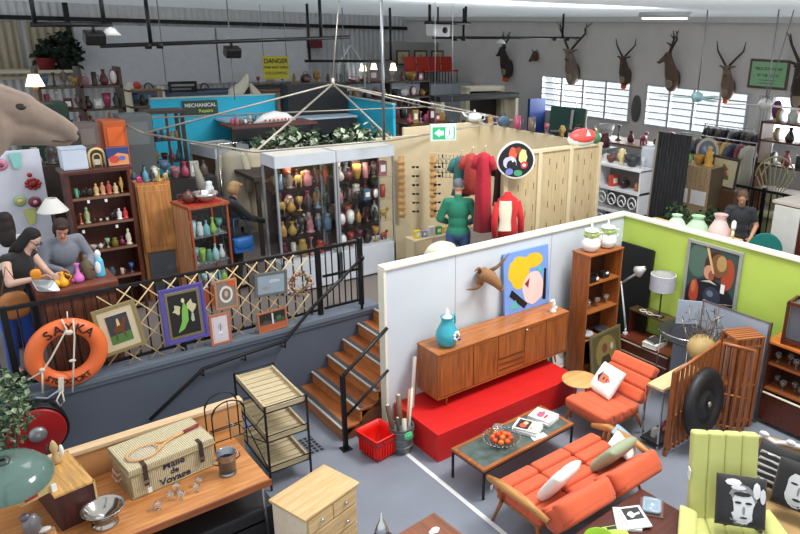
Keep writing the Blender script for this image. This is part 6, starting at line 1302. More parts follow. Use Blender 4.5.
# silk plants massed on the stall roof
for i, (c0, r0, n_, lab) in enumerate((((5.5, 12.0, 2.75), (.75, .6, .30), 420, 'mass of dark and white-edged leafy plants on the stall top, left part'), ((6.7, 11.6, 2.75), (.7, .6, .32), 420, 'mass of dark and white-edged leafy plants on the stall top, right part'))):
    q = foliage(n_, (0, 0, 0), r0, [M((40, 62, 36), .7), M((64, 88, 56), .7), M((176, 186, 160), .6)], 30+i, .13); solo('leafy_plants', q, lab, 'plants', c0, kind='stuff')
q = MB(); q.b2((4.3, 11.0, 2.35), (7.4, 12.6, 2.42), M((60, 50, 44), .7)); 
for x, y in ((4.35, 11.05), (7.3, 11.05), (4.35, 12.5), (7.3, 12.5)): q.b2((x, y, 1.04), (x+.06, y+.06, 2.35), M((60, 50, 44), .7))
solo('stall_roof', q, 'low dark flat roof on posts that carries the leafy plants', 'stall')
q = MB(); q.tube([(-.75, 0, 0), (-.4, 0, .10), (.0, 0, .14), (.4, 0, .10), (.75, 0, .0)], [.02, .14, .19, .14, .02], M((214, 214, 212), .35), 14)
for k in range(7): q.ell((-.42+k*.14, -.13-.05*math.cos((k-3)*.5), .07), (.035, .02, .035), M((190, 40, 50), .4), n=8, k=6)
solo('model_canoe', q, 'white model boat with a row of red marks lying on the stall roofs', 'model boat', (5.55, 12.9, 3.06), (0, 0, rad(10))).scale = (.62, .62, .62)
q = MB(); q.b2((4.6, 12.6, 3.0), (6.3, 13.3, 3.04), M((90, 50, 44), .6)); q.b2((4.6, 12.65, 1.04), (4.66, 12.7, 3.0), DARK); q.b2((6.2, 12.65, 1.04), (6.26, 12.7, 3.0), DARK); solo('shelf_table', q, 'dark red-brown trestle under the white model boat', 'trestle')
# suspended metal canopy frame
cf = thing('canopy_frame', 'suspended bare metal tent-shaped canopy frame above the display cabinets', 'frame', (5.73, 10.84, 3.9))
apex = Vector((0, 0, 0)); MT = M((176, 168, 156), .4, .5)
corners = [Vector(p)-Vector((5.73, 10.84, 3.9)) for p in ((3.561, 8.998, 3.2), (5.691, 8.961, 3.2), (9.31, 9.439, 3.2), (4.023, 11.472, 3.2), (3.866, 14.952, 3.2))]
for c_ in [corners[0], corners[1]]+[Vector((-2.9, .6, -.7)), Vector((3.6, -.6, -.75)), Vector((3.2, 1.8, -.7))]:
    q = MB(); q.tube([apex, c_], .016, MT, 6); q.build('rib', cf)
q = MB(); q.tube([Vector((-2.9, .6, -.7)), corners[0], corners[1], Vector((3.6, -.6, -.75))], .016, MT, 6); q.build('edge_bar', cf)
q = MB(); q.tube([Vector((3.6, -.6, -.75)), Vector((3.2, 1.8, -.7)), Vector((-2.9, 2.6, -.7)), Vector((-2.9, .6, -.7))], .016, MT, 6); q.build('edge_bar', cf)
q = MB(); q.cyl((0, 0, -.05), (0, 0, .1), .03, MT); q.tube([(0, 0, .1), (.25, .1, 1.46)], .009, MT, 6); q.build('hanging_rod', cf)
# pegboard stall
PLY = M((196, 178, 142), .6, kind='wood', axis='z', col2=(176, 154, 116)); PLL = M((210, 194, 160), .6)
ps = thing('pegboard_stall', 'pale plywood and pegboard stall with open front beyond the white wall', 'stall', (6.55, 7.35, 1.04))
q = MB(); q.b2((0, 0, 0), (2.1, .05, 2.06), PLY); q.build('front_panel', ps)
q = MB(); q.b2((-.04, -.03, 2.06), (2.14, .09, 2.10), PLL); q.build('top_rail', ps)
for x in (0, .68, 1.36, 2.04): q = MB(); q.b2((x, -.03, 0), (x+.08, 0, 2.06), PLL); q.build('stud', ps)
q = MB(); q.b2((.3, 3.05, 0), (2.1, 3.10, 2.10), PLL); q.b2((2.05, .05, 0), (2.10, 3.05, 2.08), PLL); q.build('back_panel', ps)
q = MB(); SLOT = M((110, 84, 50), .7)
for r_i in range(4):
    for k in range(12):
        x = .14+k*.16; 
        if abs((x-.04) % .68) < .08: continue
        q.b2((x, -.002, .75+r_i*.34+.08*(k % 2)), (x+.014, .0, .85+r_i*.34+.08*(k % 2)), SLOT)
q.build('slots', ps)
q = MB(); q.b2((-.78, 2.2, 0), (.3, 2.26, 2.1), PLL); q.build('side_panel', ps)
# sunglass rack
sr = thing('sunglasses_rack', 'tall wooden rack of dark sunglasses inside the pegboard stall', 'rack', (6.38, 9.30, 1.9), rad(-30))
for x in (-.26, .26):
    q = MB(); q.b2((x-.05, -.04, -.1), (x+.05, 0, .95), M((214, 176, 120), .5, kind='wood', axis='z')); 
    for k in range(9): q.b2((x-.06, -.07, -.05+k*.11), (x+.06, -.04, -.02+k*.11), M((190, 144, 90), .5))
    q.build('peg_column', sr)
for k in range(12):
    q = MB(); x0 = (.0 if k < 6 else .36); z = (.0+(k % 6)*.15)
    for s in (-1, 1): q.ell((s*.032, 0, 0), (.028, .008, .02), M((26, 22, 24), .15), n=10, k=6)
    q.tube([(-.06, .0, .01), (0, -.004, .008), (.06, 0, .01)], .004, BLACKM, 5); q.tube([(-.06, 0, .01), (-.062, .08, .0)], .003, BLACKM, 5); q.tube([(.06, 0, .01), (.062, .08, 0)], .003, BLACKM, 5)
    solo('sunglasses', q, 'dark sunglasses, %s from bottom in %s column of the stall rack' % (['first', 'second', 'third', 'fourth', 'fifth', 'sixth'][k % 6], 'left' if k < 6 else 'right'), 'sunglasses', (6.32+x0*.87, 9.26-x0*.5, 1.92+z), (0, 0, rad(-30)), group='sunglasses on the stall rack')
ks = thing('stall_shelf', 'pale timber shelf of small bright packets left inside the pegboard stall', 'shelf', (5.95, 8.75, 1.62))
q = MB(); q.b2((-.1, -.15, 0), (.7, .15, .025), PLL); q.build('board', ks)
q = MB(); q.b2((-.1, -.12, -.58), (-.06, .12, 0), PLL); q.build('bracket', ks)
row([('box', (226, 206, 60), 'yellow', .13), ('box', (130, 150, 210), 'blue', .10), ('box', (226, 226, 226), 'white', .15), ('box', (70, 160, 80), 'green', .13), ('box', (230, 200, 50), 'bright yellow', .1)], (5.9, 8.72, 1.646), (6.6, 8.72, 1.646), 'on the packet shelf in the pegboard stall')
row([('box', (214, 90, 130), 'pink', .34), ('bag', (226, 60, 110), 'hot pink', .3), ('box', (190, 40, 60), 'crimson', .26)], (5.50, 8.02, 1.041), (5.95, 7.95, 1.041), 'on the floor beside the stall opening')
q = MB(); q.b2((-.22, -.18, 0), (.22, .18, .62), DARK, .02); q.pad((0, -.02, .70), (.44, .34, .34), M((222, 218, 196), .8, kind='fabric'), p=4, n=8)
solo('upholstered_stool', q, 'cream padded seat with black sides beside the person in the green jumper', 'seat', (5.62, 7.62, 1.041), (0, 0, rad(20)))
# garments
def dress(label, loc, col, L0, col2=None, rz=0.0, w=1.0):
    q = MB(); m = M(col, .8, kind='fabric', sc_=4, col2=col2)
    prof = [(.04, 0), (.15, -.03), (.21, -.09), (.19, -.28), (.21, -.5), (.25, -L0)]
    q.rings([[(r*w*math.cos(2*PI*k/24), (.07+.012*math.cos(8*PI*k/24))*math.sin(2*PI*k/24)*(r/.16), z) for k in range(24)] for r, z in prof], m)
    for s in (-1, 1): q.tube([(s*.16*w, 0, -.06), (s*.27*w, -.01, -.24)], [.055, .055], m, 10)
    q.tube([(0, 0, 0), (0, 0, .05), (.03, 0, .09)], .005, CHROME, 5)
    return solo('garment', q, label, 'garment', loc, (0, 0, rz))
dress('long red printed dress hanging in the pegboard stall', (6.177, 7.349, 3.203), (190, 20, 44), 1.15, (140, 12, 40), rad(-50), .55)
dress('orange-red patterned shirt hanging behind the long red dress', (6.299, 7.767, 3.118), (190, 70, 54), .6, (150, 40, 40), rad(-50), .6)
dress('teal patterned shirt hanging at the left in the pegboard stall', (6.298, 8.024, 3.037), (60, 130, 120), .6, (40, 90, 90), rad(-50), .6)
dress('dark maroon jacket hanging at the right of the red dress', (6.746, 7.651, 2.99), (70, 26, 44), .7, (40, 16, 30), rad(-50), .4)
mq = thing('dress_form', 'dress form wearing a red and cream cardigan beside the pegboard stall', 'dress form', (6.45, 7.12, 1.04), rad(-20))
q = MB(); q.rings([[(r*math.cos(2*PI*k/24), r*.62*math.sin(2*PI*k/24), z) for k in range(24)] for r, z in ((.15, .95), (.17, 1.05), (.14, 1.2), (.17, 1.38), (.15, 1.5), (.06, 1.56), (.05, 1.6))], M((190, 26, 30), .8, kind='fabric')); q.build('cardigan', mq)
q = MB(); q.rings([[(r*math.cos(a), r*.66*math.sin(a)-.003, z) for a in [PI+.35+k*(PI-.7)*.55/10 for k in range(11)]] for r, z in ((.175, 1.05), (.146, 1.2), (.177, 1.38), (.153, 1.49))], M((226, 220, 196), .8, kind='fabric'), cap=False); q.build('cream_front', mq)
for s in (-1, 1): q = MB(); q.tube([(s*.15, 0, 1.45), (s*.21, -.02, 1.2), (s*.2, -.05, .95)], [.055, .05, .045], M((186, 22, 28), .8, kind='fabric'), 10); q.build('sleeve', mq)
q = MB(); q.rings([[(r*math.cos(2*PI*k/20), r*.62*math.sin(2*PI*k/20), z) for k in range(20)] for r, z in ((.15, .95), (.18, .5), (.2, .3))], M((30, 28, 34), .8)); q.cyl((0, 0, 0), (0, 0, .4), .02, BLACKM); q.cyl((0, 0, 0), (0, 0, .02), .14, BLACKM); q.build('skirt_and_stand', mq)
# wire grid of necklaces
ng = thing('necklace_grid', 'black wire grid hung with small silver items on the pegboard wall', 'grid', (7.05, 9.50, 2.38), rad(-45))
q = MB()
for k in range(9): q.tube([(-.26+k*.065, 0, 0), (-.26+k*.065, 0, .40)], .004, BLACKM, 4)
for k in range(6): q.tube([(-.26, 0, k*.08), (.26, 0, k*.08)], .004, BLACKM, 4)
q.b2((-.28, -.03, .40), (.28, .0, .42), PLL); q.b2((-.01, 0, -.0), (.01, .02, .4), DARK); q.build('grid', ng)
for k in range(14): q = MB(); q.ell((-.23+.075*(k % 7), -.03, .30-.17*(k//7)), (.022, .012, .045), M((196, 190, 170), .3, .4), n=8, k=6); q.build('pendant', ng)
# round painted sign on the stall corner
ov = thing('painted_sign', 'round black sign with bright painted figures on the corner of the pegboard stall', 'sign', (6.618, 7.16, 3.062), rot=(0, 0, rad(-25)))
def ovl(r, n=28): return [(r*math.cos(a)*(1+.05*math.cos(2*a)), r*.98*math.sin(a)*(1+.12*math.sin(a+.5)*.5)) for a in [2*PI*k/n for k in range(n)]]
q = MB(); q.prism(ovl(.275), .03, M((220, 220, 214), .5), Matrix.Translation((0, 0, 0))); q.build('rim', ov)
q = MB(); q.prism(ovl(.25), .004, M((20, 20, 26), .4), Matrix.Translation((0, -.006, 0)))
for i, (c_, cx, cz, rx, rz_) in enumerate((((214, 90, 60), -.05, .10, .06, .10), ((150, 60, 40), .03, .15, .05, .05), ((220, 214, 140), .10, .06, .06, .11), ((190, 190, 230), -.09, -.02, .10, .09), ((20, 22, 28), -.07, -.05, .075, .07), ((200, 50, 60), .12, -.06, .055, .055), ((230, 220, 210), .12, -.06, .025, .025), ((110, 120, 190), -.1, -.15, .06, .05), ((70, 150, 110), .03, -.17, .07, .045), ((240, 240, 240), -.05, .02, .02, .03))):
    q.prism(blob(cx, cz, rx, rz_, 14, wob=.25, seed=i), .002, M(c_, .5), Matrix.Translation((0, -.008-.001*i, 0)))
q.build('painting', ov)
# hanging exit sign
xs = thing('exit_sign', 'green and white illuminated exit sign hanging on two wires above the stall', 'sign', (6.084, 8.187, 3.387), rot=(0, 0, rad(-18)))
q = MB(); q.b2((-.20, -.02, -.13), (.20, .03, .12), M((214, 222, 218), .4), .006); q.build('housing', xs)
q = MB(); q.b2((-.165, -.026, -.10), (.175, -.02, .075), M((20, 150, 96), .4, emit=.6)); q.build('green_face', xs)
q = MB(); EW_ = M((225, 245, 235), .4, emit=.7); q.prism([(-.14, -.01), (-.06, .05), (-.06, .02), (-.0, .02), (-.0, -.04), (-.06, -.04), (-.06, -.07)], .003, EW_, Matrix.Translation((0, -.031, 0))); q.build('arrow', xs)
q = MB(); q.b2((.03, -.03, -.09), (.15, -.026, .065), EW_); q.build('door_symbol', xs)
q = MB(); FG = M((20, 130, 84), .4); q.ell((.085, -.032, .035), (.013, .003, .013), FG); q.tube([(.085, -.032, .02), (.09, -.032, -.02), (.07, -.032, -.05), (.055, -.032, -.075)], .007, FG, 5); q.tube([(.09, -.032, -.02), (.11, -.032, -.045), (.125, -.032, -.05)], .007, FG, 5); q.tube([(.06, -.032, .0), (.085, -.032, .012), (.11, -.032, -.005)], .006, FG, 5); q.build('running_figure', xs)
for x in (-.12, .14): q = MB(); q.tube([(x, 0, .12), (x, 0, 2.0)], .004, STEEL, 5); q.build('wire', xs)
# stall-top ornaments
rrow(7, (8.55, 10.2, 3.142), (8.6, 7.6, 3.142), 'along top of pegboard stall wall', (.14, .26))
q = MB(); q.lathe([(.08, 0), (.13, .04), (.14, .10), (.1, .16), (.05, .18), (.02, .2), (.02, .23), (0, .24)], (0, 0, 0), M((206, 214, 212), .25), 20); q.tube([(.12, 0, .08), (.2, 0, .13), (.24, 0, .2)], [.03, .02, .014], M((206, 214, 212), .25), 8); q.tube([(-.12, 0, .12), (-.2, 0, .14), (-.2, 0, .05), (-.13, 0, .04)], .014, M((206, 214, 212), .25), 8)
solo('large_teapot', q, 'large pale teapot standing on the far corner of the pegboard stall', 'teapot', (8.5, 10.42, 3.14), (0, 0, rad(150)))
q = MB(); q.ell((0, 0, 0), (.30, .12, .13), M((222, 84, 80), .4)); q.ell((0, .03, -.03), (.32, .12, .13), M((226, 232, 220), .4)); q.ell((.26, 0, -.04), (.10, .1, .1), M((60, 120, 80), .5)); q.prism([(-.05, 0), (.05, 0), (0, .1)], .01, WHITE, Matrix.Translation((0, -.13, -.02)))
solo('melon_cushion', q, 'red and white melon-slice shaped ornament on top of the plywood panel', 'ornament', (8.25, 7.38, 3.26), (rad(-20), 0, 0))

# ================================================================ mounted stags on the right wall
def stag(label, Y, Z_, look, s=1.0, ant=1.0, tagc=True, col=(96, 78, 62), droop=0.0, asize=1.0):
    t = thing('mounted_stag_head', label, 'mounted animal head', (15.93, Y, Z_), rot=(0, 0, 0))
    F1 = M(col, .85, kind='fabric', col2=tuple(int(v*.7) for v in col)); c = MB()
    ly = look
    def hc(a, b, ra, rb): cap(c, a, b, ra, rb, F1)
    base = Vector((0, 0, -.25)); nk = Vector((-.22, ly*.05, .12)); hd = Vector((-.27, ly*.10, .28-droop)); mz = Vector((-.40, ly*.34-.06, .10-droop))
    q = MB(); q.prism([(p[0]*.6, p[1]) for p in blob(0, -.28, .28, .28, 16)], .03, MAHOG, Matrix.Translation((.0, 0, 0)) @ Matrix.Rotation(-PI/2, 4, 'Z'))
    q.build('mounting_board', t)
    c.ell((-.10, 0, -.30), (.17, .20, .30), F1); hc((-.14, 0, -.16), nk, .19, .13); hc(nk, hd, .13, .10); hc(hd, mz, .088, .045); c.ell(mz, (.05, .045, .042), F1)
    d = Vector((-.3, ly*.5-.12, 0)).normalized(); sd = Vector((-d.y, d.x, 0))
    for sg in (-1, 1): cap(c, hd+sd*sg*.08-d*.04+Vector((0, 0, .03)), hd+sd*sg*.21-d*.06+Vector((0, 0, .07)), .035, .03, F1)
    ex = MB()
    for sg in (-1, 1): ex.ell(hd+sd*sg*.078+d*.07+Vector((0, 0, .0)), (.022, .022, .02), M((14, 12, 12), .1), n=8, k=6)
    ex.ell(mz+d*.035, (.03, .032, .025), M((20, 18, 18), .4), n=8, k=6)
    ex.ell((-.2, 0, -.34), (.09, .12, .16), M((150, 134, 116), .9), n=12, k=8)
    voxel_join(c, 'head', t, .022, ex, 3)
    AM = M((70, 52, 40), .5)
    for sg in (-1, 1):
        q = MB(); o = hd+sd*sg*.05-d*.04+Vector((0, 0, .08)); a_ = asize
        pts = [o, o+(sd*sg*.12-d*.05+Vector((0, 0, .16)))*a_, o+(sd*sg*.26-d*.12+Vector((0, 0, .34)))*a_, o+(sd*sg*.30-d*.08+Vector((0, 0, .56)))*a_]
        q.tube(pts, [.034, .032, .026, .010], AM, 7)
        if ant > .5:
            q.tube([pts[1], pts[1]+(d*.16+Vector((0, 0, .10)))*a_], [.024, .007], AM, 6); q.tube([pts[2], pts[2]+(sd*sg*.03+d*.12+Vector((0, 0, .14)))*a_], [.022, .007], AM, 6); q.tube([pts[2]*.4+pts[3]*.6, pts[3]+(sd*sg*.12-d*.05+Vector((0, 0, .02)))*a_], [.018, .006], AM, 6)
        q.build('antler', t)
    if tagc: q = MB(); q.hprism(blob(0, 0, .10, .09, 7, wob=.5, seed=int(Y*10)), -.14, .0, M((226, 96, 40), .6)); q.build('orange_tag', t, (-.12, 0, -.52), (rad(20), rad(-20), 0))
    t.scale = (s, s, s); return t
stag('dark boar-like antlered head facing left, farthest left on the window wall', 17.75, 3.95, .5, 1.05, 1, True, (62, 54, 50), -.02, .8)
stag('pale brown stag head with broad branching antlers above the left window', 14.75, 3.98, .1, 1.1, 1, False, (142, 124, 110), 0, 1.2)
stag('small brown stag head with two thin antlers and orange tag, right of the broad-antlered one', 12.75, 3.95, 0.05, .85, 0, True, (96, 76, 62), 0, 1.0)
stag('brown stag head in profile with long muzzle and heavy shoulders, above the window gap', 11.15, 4.0, .9, 1.0, 1, False, (112, 88, 72), -.06, .95)
stag('tawny stag head with thin upright antlers and orange tag, left of the framed green notice', 9.5, 3.85, 0.05, .88, 0, True, (140, 118, 98), 0, 1.15)
stag('dark brown stag head with thick curved antlers at the right edge of the photo', 7.62, 3.92, .2, 1.15, 1, True, (70, 52, 44), 0, .95)
q = MB(); q.tube([(-.0, 0, .0), (-.16, .05, -.14)], [.13, .05], M((96, 66, 52), .8), 10); q.ell((0, 0, 0), (.10, .13, .16), M((96, 66, 52), .8)); q.ell((-.17, .05, -.15), (.04, .04, .04), BLACKM)
for s_ in (-1, 1): q.tube([(-.03, s_*.06, .12), (-.03, s_*.14, .22)], [.02, .005], M((60, 46, 36), .5), 6)
solo('mounted_small_head', q, 'small brown mounted head between the two left stags', 'mounted animal head', (15.9, 16.487, 4.114))
# framed green notice
gn = thing('framed_notice', 'framed pale green lettered notice between two stag heads on the window wall', 'notice', (15.96, 8.554, 3.675), rot=(0, 0, -PI/2))
q = MB(); q.b2((-.5, 0, 0), (.5, .03, .68), M((92, 74, 56), .4)); q.b2((-.44, -.006, .06), (.44, 0, .62), M((146, 196, 146), .6)); q.build('frame', gn)
for s_, z, h_ in (('FIELD STRATEGIES', .46, .085), ('BY THE FLOCK', .31, .08)): text(s_, h_, M((50, 76, 84), .6), gn, (0, -.008, z), UP, .002)
q = MB()
for z in (.20, .13): q.b2((-.2, -.008, z-.008), (.2, -.006, z+.008), M((80, 120, 90), .6))
q.build('small_print', gn)
# fixtures on window wall
q = MB(); q.rings([[(0, .12*math.cos(2*PI*k/14)*s, z) for k in range(14)] for s, z in ((1, 0), (1, 0.01))], STEEL)
q = MB(); q.pad((0, 0, 0), (.08, .30, .75), M((92, 90, 88), .8, kind='fabric'), p=3)
solo('grey_cape', q, 'long grey cloth hanging on the wall between the two left windows', 'cloth', (15.962, 12.35, 2.85))
q = MB(); q.b2((0, -1.9, 0), (.05, 1.9, 1.02), M((236, 236, 236), .9, kind='net')); 
cu = solo('net_curtain', q, 'white gathered net curtain over the window below the green notice', 'curtain', (15.88, 6.75, 2.5))
for i, (x, y, zz, lab) in enumerate(((((13.0, 8.484, 3.585)[0]), ((13.0, 8.484, 3.585)[1]), (13.0, 8.484, 3.585)[2], 'ceiling fan'),)):
    pass
for i, (p, lab) in enumerate((((12.0, 7.831, 3.678), 'pale aqua ceiling fan hanging before the middle window'), ((12.0, 6.406, 3.674), 'white ceiling fan hanging before the net curtain'), ((9.151, 16.651, 3.28), 'white ceiling fan hanging far off above the turquoise stall'))):
    f = thing('ceiling_fan', lab, 'fan', p, rad(20*i))
    q = MB(); c_ = M((170, 216, 214) if i == 0 else (222, 220, 216), .4); q.lathe([(.03, .12), (.1, .08), (.12, .02), (.08, -.06), (.02, -.08)], (0, 0, 0), c_, 18); q.build('motor', f)
    for k in range(3): a = 2*PI*k/3; q = MB(); q.box((.42*math.cos(a), .42*math.sin(a), .0), (.62, .11, .012), c_, .004, rot=(rad(8), 0, a)); q.build('blade', f)
    q = MB(); q.tube([(0, 0, .1), (.02, 0, 5.3-p[2])], .014, STEEL, 6); q.build('downrod', f)
# chain of pendant cables and track lights
def track(label, a, b, rods, heads=(), zt=5.3):
    t = thing('light_track', label, 'light track', a); a = Vector(a); b = Vector(b)
    q = MB(); q.tube([(0, 0, 0), b-a], .035, BLACKM, 6); q.build('bar', t)
    for f in rods: p = (b-a)*f; q = MB(); q.tube([p, (p.x, p.y, zt-a.z)], .03, BLACKM, 6); q.build('rod', t)
    for f, kind in heads:
        p = (b-a)*f; q = MB()
        if kind == 'black': q.box((p.x, p.y, p.z-.17), (.26, .18, .17), BLACKM, .03, rot=(rad(20), 0, 0)); q.tube([p, p-Vector((0, 0, .1))], .02, BLACKM, 6)
        elif kind == 'white': q.tube([p, p-Vector((0, 0, .06))], .02, WHITE, 6); q.lathe([(.05, 0), (.13, -.1), (.12, -.1), (.04, -.01)], (p.x, p.y, p.z-.04), WHITE, 14)
        else: q.lathe([(.03, 0), (.06, -.03), (.05, -.1), (.04, -.1)], (p.x, p.y, p.z+.03), BLACKM, 10)
        q.build('spotlight', t)
    return t
track('black lighting track with a floodlight and a white spotlight at the upper left', (1.532, 11.0, 4.746), (2.495, 11.0, 4.771), (.06, .9), ((.75, 'black'), (.97, 'white')))
track('long black lighting track with a black floodlight, hanging in front of the pale wall panels', (2.517, 12.0, 4.457), (6.744, 12.0, 4.649), (.17, .86), ((.16, 'small'), (.2, 'small'), (.47, 'black')))
track('short black lighting track hanging above the red chairs', (7.262, 15.0, 4.077), (9.661, 15.0, 4.063), (.05, .95))
track('short high black lighting track with a white projector above the exit sign', (8.458, 12.0, 4.953), (9.62, 12.0, 4.965), (.1, .9))
track('black lighting track with a white spotlight near the stag heads', (9.377, 13.0, 4.657), (14.16, 13.0, 4.714), (.18, .86), ((.13, 'small'), (.18, 'small'), (.42, 'white'), (.8, 'small'), (.9, 'small')))
q = MB(); q.box((0, 0, 0), (.42, .3, .26), M((206, 206, 204), .5), .03); q.lathe([(.06, 0), (.06, .04)], (0, 0, 0), BLACKM, 14, T=Matrix.Translation((.06, -.14, 0)) @ Matrix.Rotation(PI/2, 4, 'X')); q.tube([(0, 0, .1), (0, .0, .45)], .02, BLACKM, 6)
solo('projector', q, 'white box projector hanging under the short high lighting track', 'projector', (8.928, 12.2, 4.817))
for i, (px, top, bot, D, lab) in enumerate(((235, -5, 100, 13, 'thin cable hanging left of the danger sign'), (383, -5, 137, 9.8, 'pale pole hanging down to the right display cabinet'), (780, -5, 100, 12.5, 'thin pale cable crossing the green notice'), (207, 0, 118, 12, 'thin cable hanging over the turquoise stall'))):
    p = [(4.542, 12.181, 3.567), (5.37, 8.672, 3.262), (11.915, 6.347, 3.718), (3.807, 13.472, 3.803)][i]
    q = MB(); q.tube([(0, 0, 0), (.01 if i != 2 else .3, -.1 if i == 2 else 0, 5.3-p[2])], .022 if i == 1 else .010, STEEL if i == 1 else M((120, 120, 120), .5), 6); solo('cable', q, ['thin cable hanging over the turquoise stall to a small plug', 'pale metal pole hanging above the right display cabinet', 'thin pale cable crossing the framed green notice', 'thin cable hanging in front of the left pale wall panel'][i], 'cable', p)
# far hall: shelves, signs, furniture
dsg = thing('danger_sign', 'square yellow danger sign standing high in the distance above the turquoise stall', 'sign', (7.446, 17.0, 3.551))
q = MB(); q.b2((-.33, 0, 0), (.33, .04, .55), M((206, 196, 50), .5)); q.build('board', dsg)
for x in (-.3, .3): q = MB(); q.tube([(x, .02, .55), (x, .02, 1.7489999999999997)], .008, STEEL, 5); q.build('hanging_wire', dsg)
text('DANGER', .155, M((40, 36, 10), .5), dsg, (0, -.004, .43), UP, .002); text('ONE WAY ONLY', .085, M((60, 54, 10), .5), dsg, (0, -.004, .28), UP, .002); text('FOLLOWING', .10, M((130, 120, 20), .5), dsg, (0, -.004, .14), UP, .002)
def bulk(name, label, cat, a, b, m, bev=.02):
    q = MB(); q.b2((0, 0, 0), [b[i]-a[i] for i in range(3)], m, bev); return solo(name, q, label, cat, a)
FS = thing('long_shelf', 'long dark shelf unit of far-off goods beneath the far corrugated wall', 'shelf', (6.8, 17.3, 1.04))
q = MB(); 
for z in (.5, 1.2, 1.85, 2.3): q.b2((0, 0, z), (5.6, .5, z+.05), M((60, 44, 36), .5))
q.build('board', FS)
for k in range(5): q = MB(); q.b2((k*1.385, 0, 0), (k*1.385+.06, .5, 2.33), M((44, 36, 32), .5)); q.build('upright', FS)
rrow(8, (7.0, 17.5, 3.391), (9.6, 17.5, 3.391), 'on top of long far shelf, left half', (.16, .34))
rrow(8, (9.7, 17.5, 3.391), (12.3, 17.5, 3.391), 'on top of long far shelf, right half', (.16, .34))
rrow(8, (7.0, 17.4, 2.941), (9.6, 17.4, 2.941), 'on second level of long far shelf, left', (.2, .34))
rrow(8, (9.7, 17.4, 2.941), (12.3, 17.4, 2.941), 'on second level of long far shelf, right', (.2, .34))
bulk('black_fascia', 'black box counter far behind the turquoise stall wall', 'counter', (6.75, 14.9, 1.04), (8.25, 15.3, 3.58), M((26, 26, 30), .5))
bulk('black_bench', 'long black shelf edge above the far right goods', 'shelf', (10.3, 14.0, 3.12), (13.0, 14.4, 3.26), M((40, 40, 44), .5))
q = MB(); q.b2((10.35, 14.0, 1.04), (10.45, 14.4, 3.12), CREAM); q.b2((12.85, 14.0, 1.04), (12.95, 14.4, 3.12), CREAM); q.b2((10.45, 14.3, 1.04), (12.85, 14.36, 2.2), DARK); solo('bench_trestle', q, 'pale timber uprights with dark back under the black shelf edge', 'trestle')
rrow(8, (10.5, 14.2, 2.3), (12.8, 14.2, 2.3), 'in far bay under black shelf edge', (.25, .45))
bulk('bay_shelf', 'dark shelf board in the far bay under the black edge', 'shelf', (10.46, 14.02, 2.25), (12.84, 14.29, 2.295), DARK, 0)
# gallery of red chairs
pf = bulk('raised_platform', 'grey raised platform far off that carries the row of red chairs', 'platform', (12.4, 19.6, 1.04), (15.8, 21.4, 3.05), M((176, 184, 194), .5))
rc0 = None
for i in range(4):
    lab = ['red chair, first from left on the far platform', 'red chair, second from left on the far platform', 'red chair, third from left on the far platform', 'red chair, fourth from left on the far platform'][i]
    if i == 0:
        rc0 = thing('red_chair', lab, 'chair', (13.75, 20.2, 3.051), 0, 'red chairs on the far platform')
        q = MB(); RCM = M((190, 46, 28), .5); q.box((0, 0, .42), (.44, .42, .06), RCM, .02); q.build('seat', rc0)
        q = MB(); q.box((0, .2, .66), (.46, .05, .46), RCM, .02, rot=(rad(-8), 0, 0)); q.build('backrest', rc0)
        for x in (-.19, .19):
            for y in (-.17, .17): q = MB(); q.cyl((x, y, .4), (x, y, 0), .015, BLACKM, n=8); q.build('leg', rc0)
    else: copy_thing(rc0, (13.75+.52*i, 20.2, 3.051), label=lab)
for i in range(3):
    picture('small_picture', ['pale small picture, first from left above the red chairs', 'pale small picture, second from left above the red chairs', 'pale small picture, third from left above the red chairs'][i], .55, .5, (14.0+.75*i, 21.2, 3.62), (0, 0, 0), M((60, 50, 40), .5), [(M((170, 150, 110), .6), blob(.5, .5, .2, .3))], bgm=M((196, 184, 150), .6), fw_=.05)
bulk('platform_screen', 'grey partition behind the red chairs that carries the small pictures', 'partition', (13.3, 21.24, 3.051), (15.58, 21.3, 4.4), M((150, 148, 146), .6), 0)
# a few lit lamps far away
def lit_lamp(label, p, c=(255, 190, 110), e=3, s=1.0):
    t = thing('shaded_lamp', label, 'lamp', p)
    q = MB(); q.lathe([(.07, 0), (.02, .03), (.02, .2), (.05, .25), (.02, .3)], (0, 0, 0), M((120, 90, 60), .4), 12); q.build('base', t)
    q = MB(); q.lathe([(.15*s, .28), (.08*s, .48), (.075*s, .48), (.145*s, .28)], (0, 0, 0), M((255, 225, 170), .6, emit=e), 16, cap=False); q.build('lamp_shade', t)
for i, (p, lab) in enumerate((((1.95, 14.6, 3.421), 'small lit table lamp with cream shade at the far left'), ((10.3, 17.65, 3.391), 'small lit lamp, leftmost of three glowing on the far shelves'), ((10.65, 17.65, 3.391), 'small lit lamp, middle one glowing on the far shelves'), ((11.3, 17.65, 3.391), 'small lit lamp, rightmost glowing on the far shelves'))): lit_lamp(lab, p, e=2.2 if i == 0 else 4, s=1 if i == 0 else .7)
bulk('green_plinth', 'dark green cabinet under the small lit lamp at the far left', 'cabinet', (1.55, 14.3, 1.04), (2.35, 14.9, 3.42), M((36, 66, 52), .6))
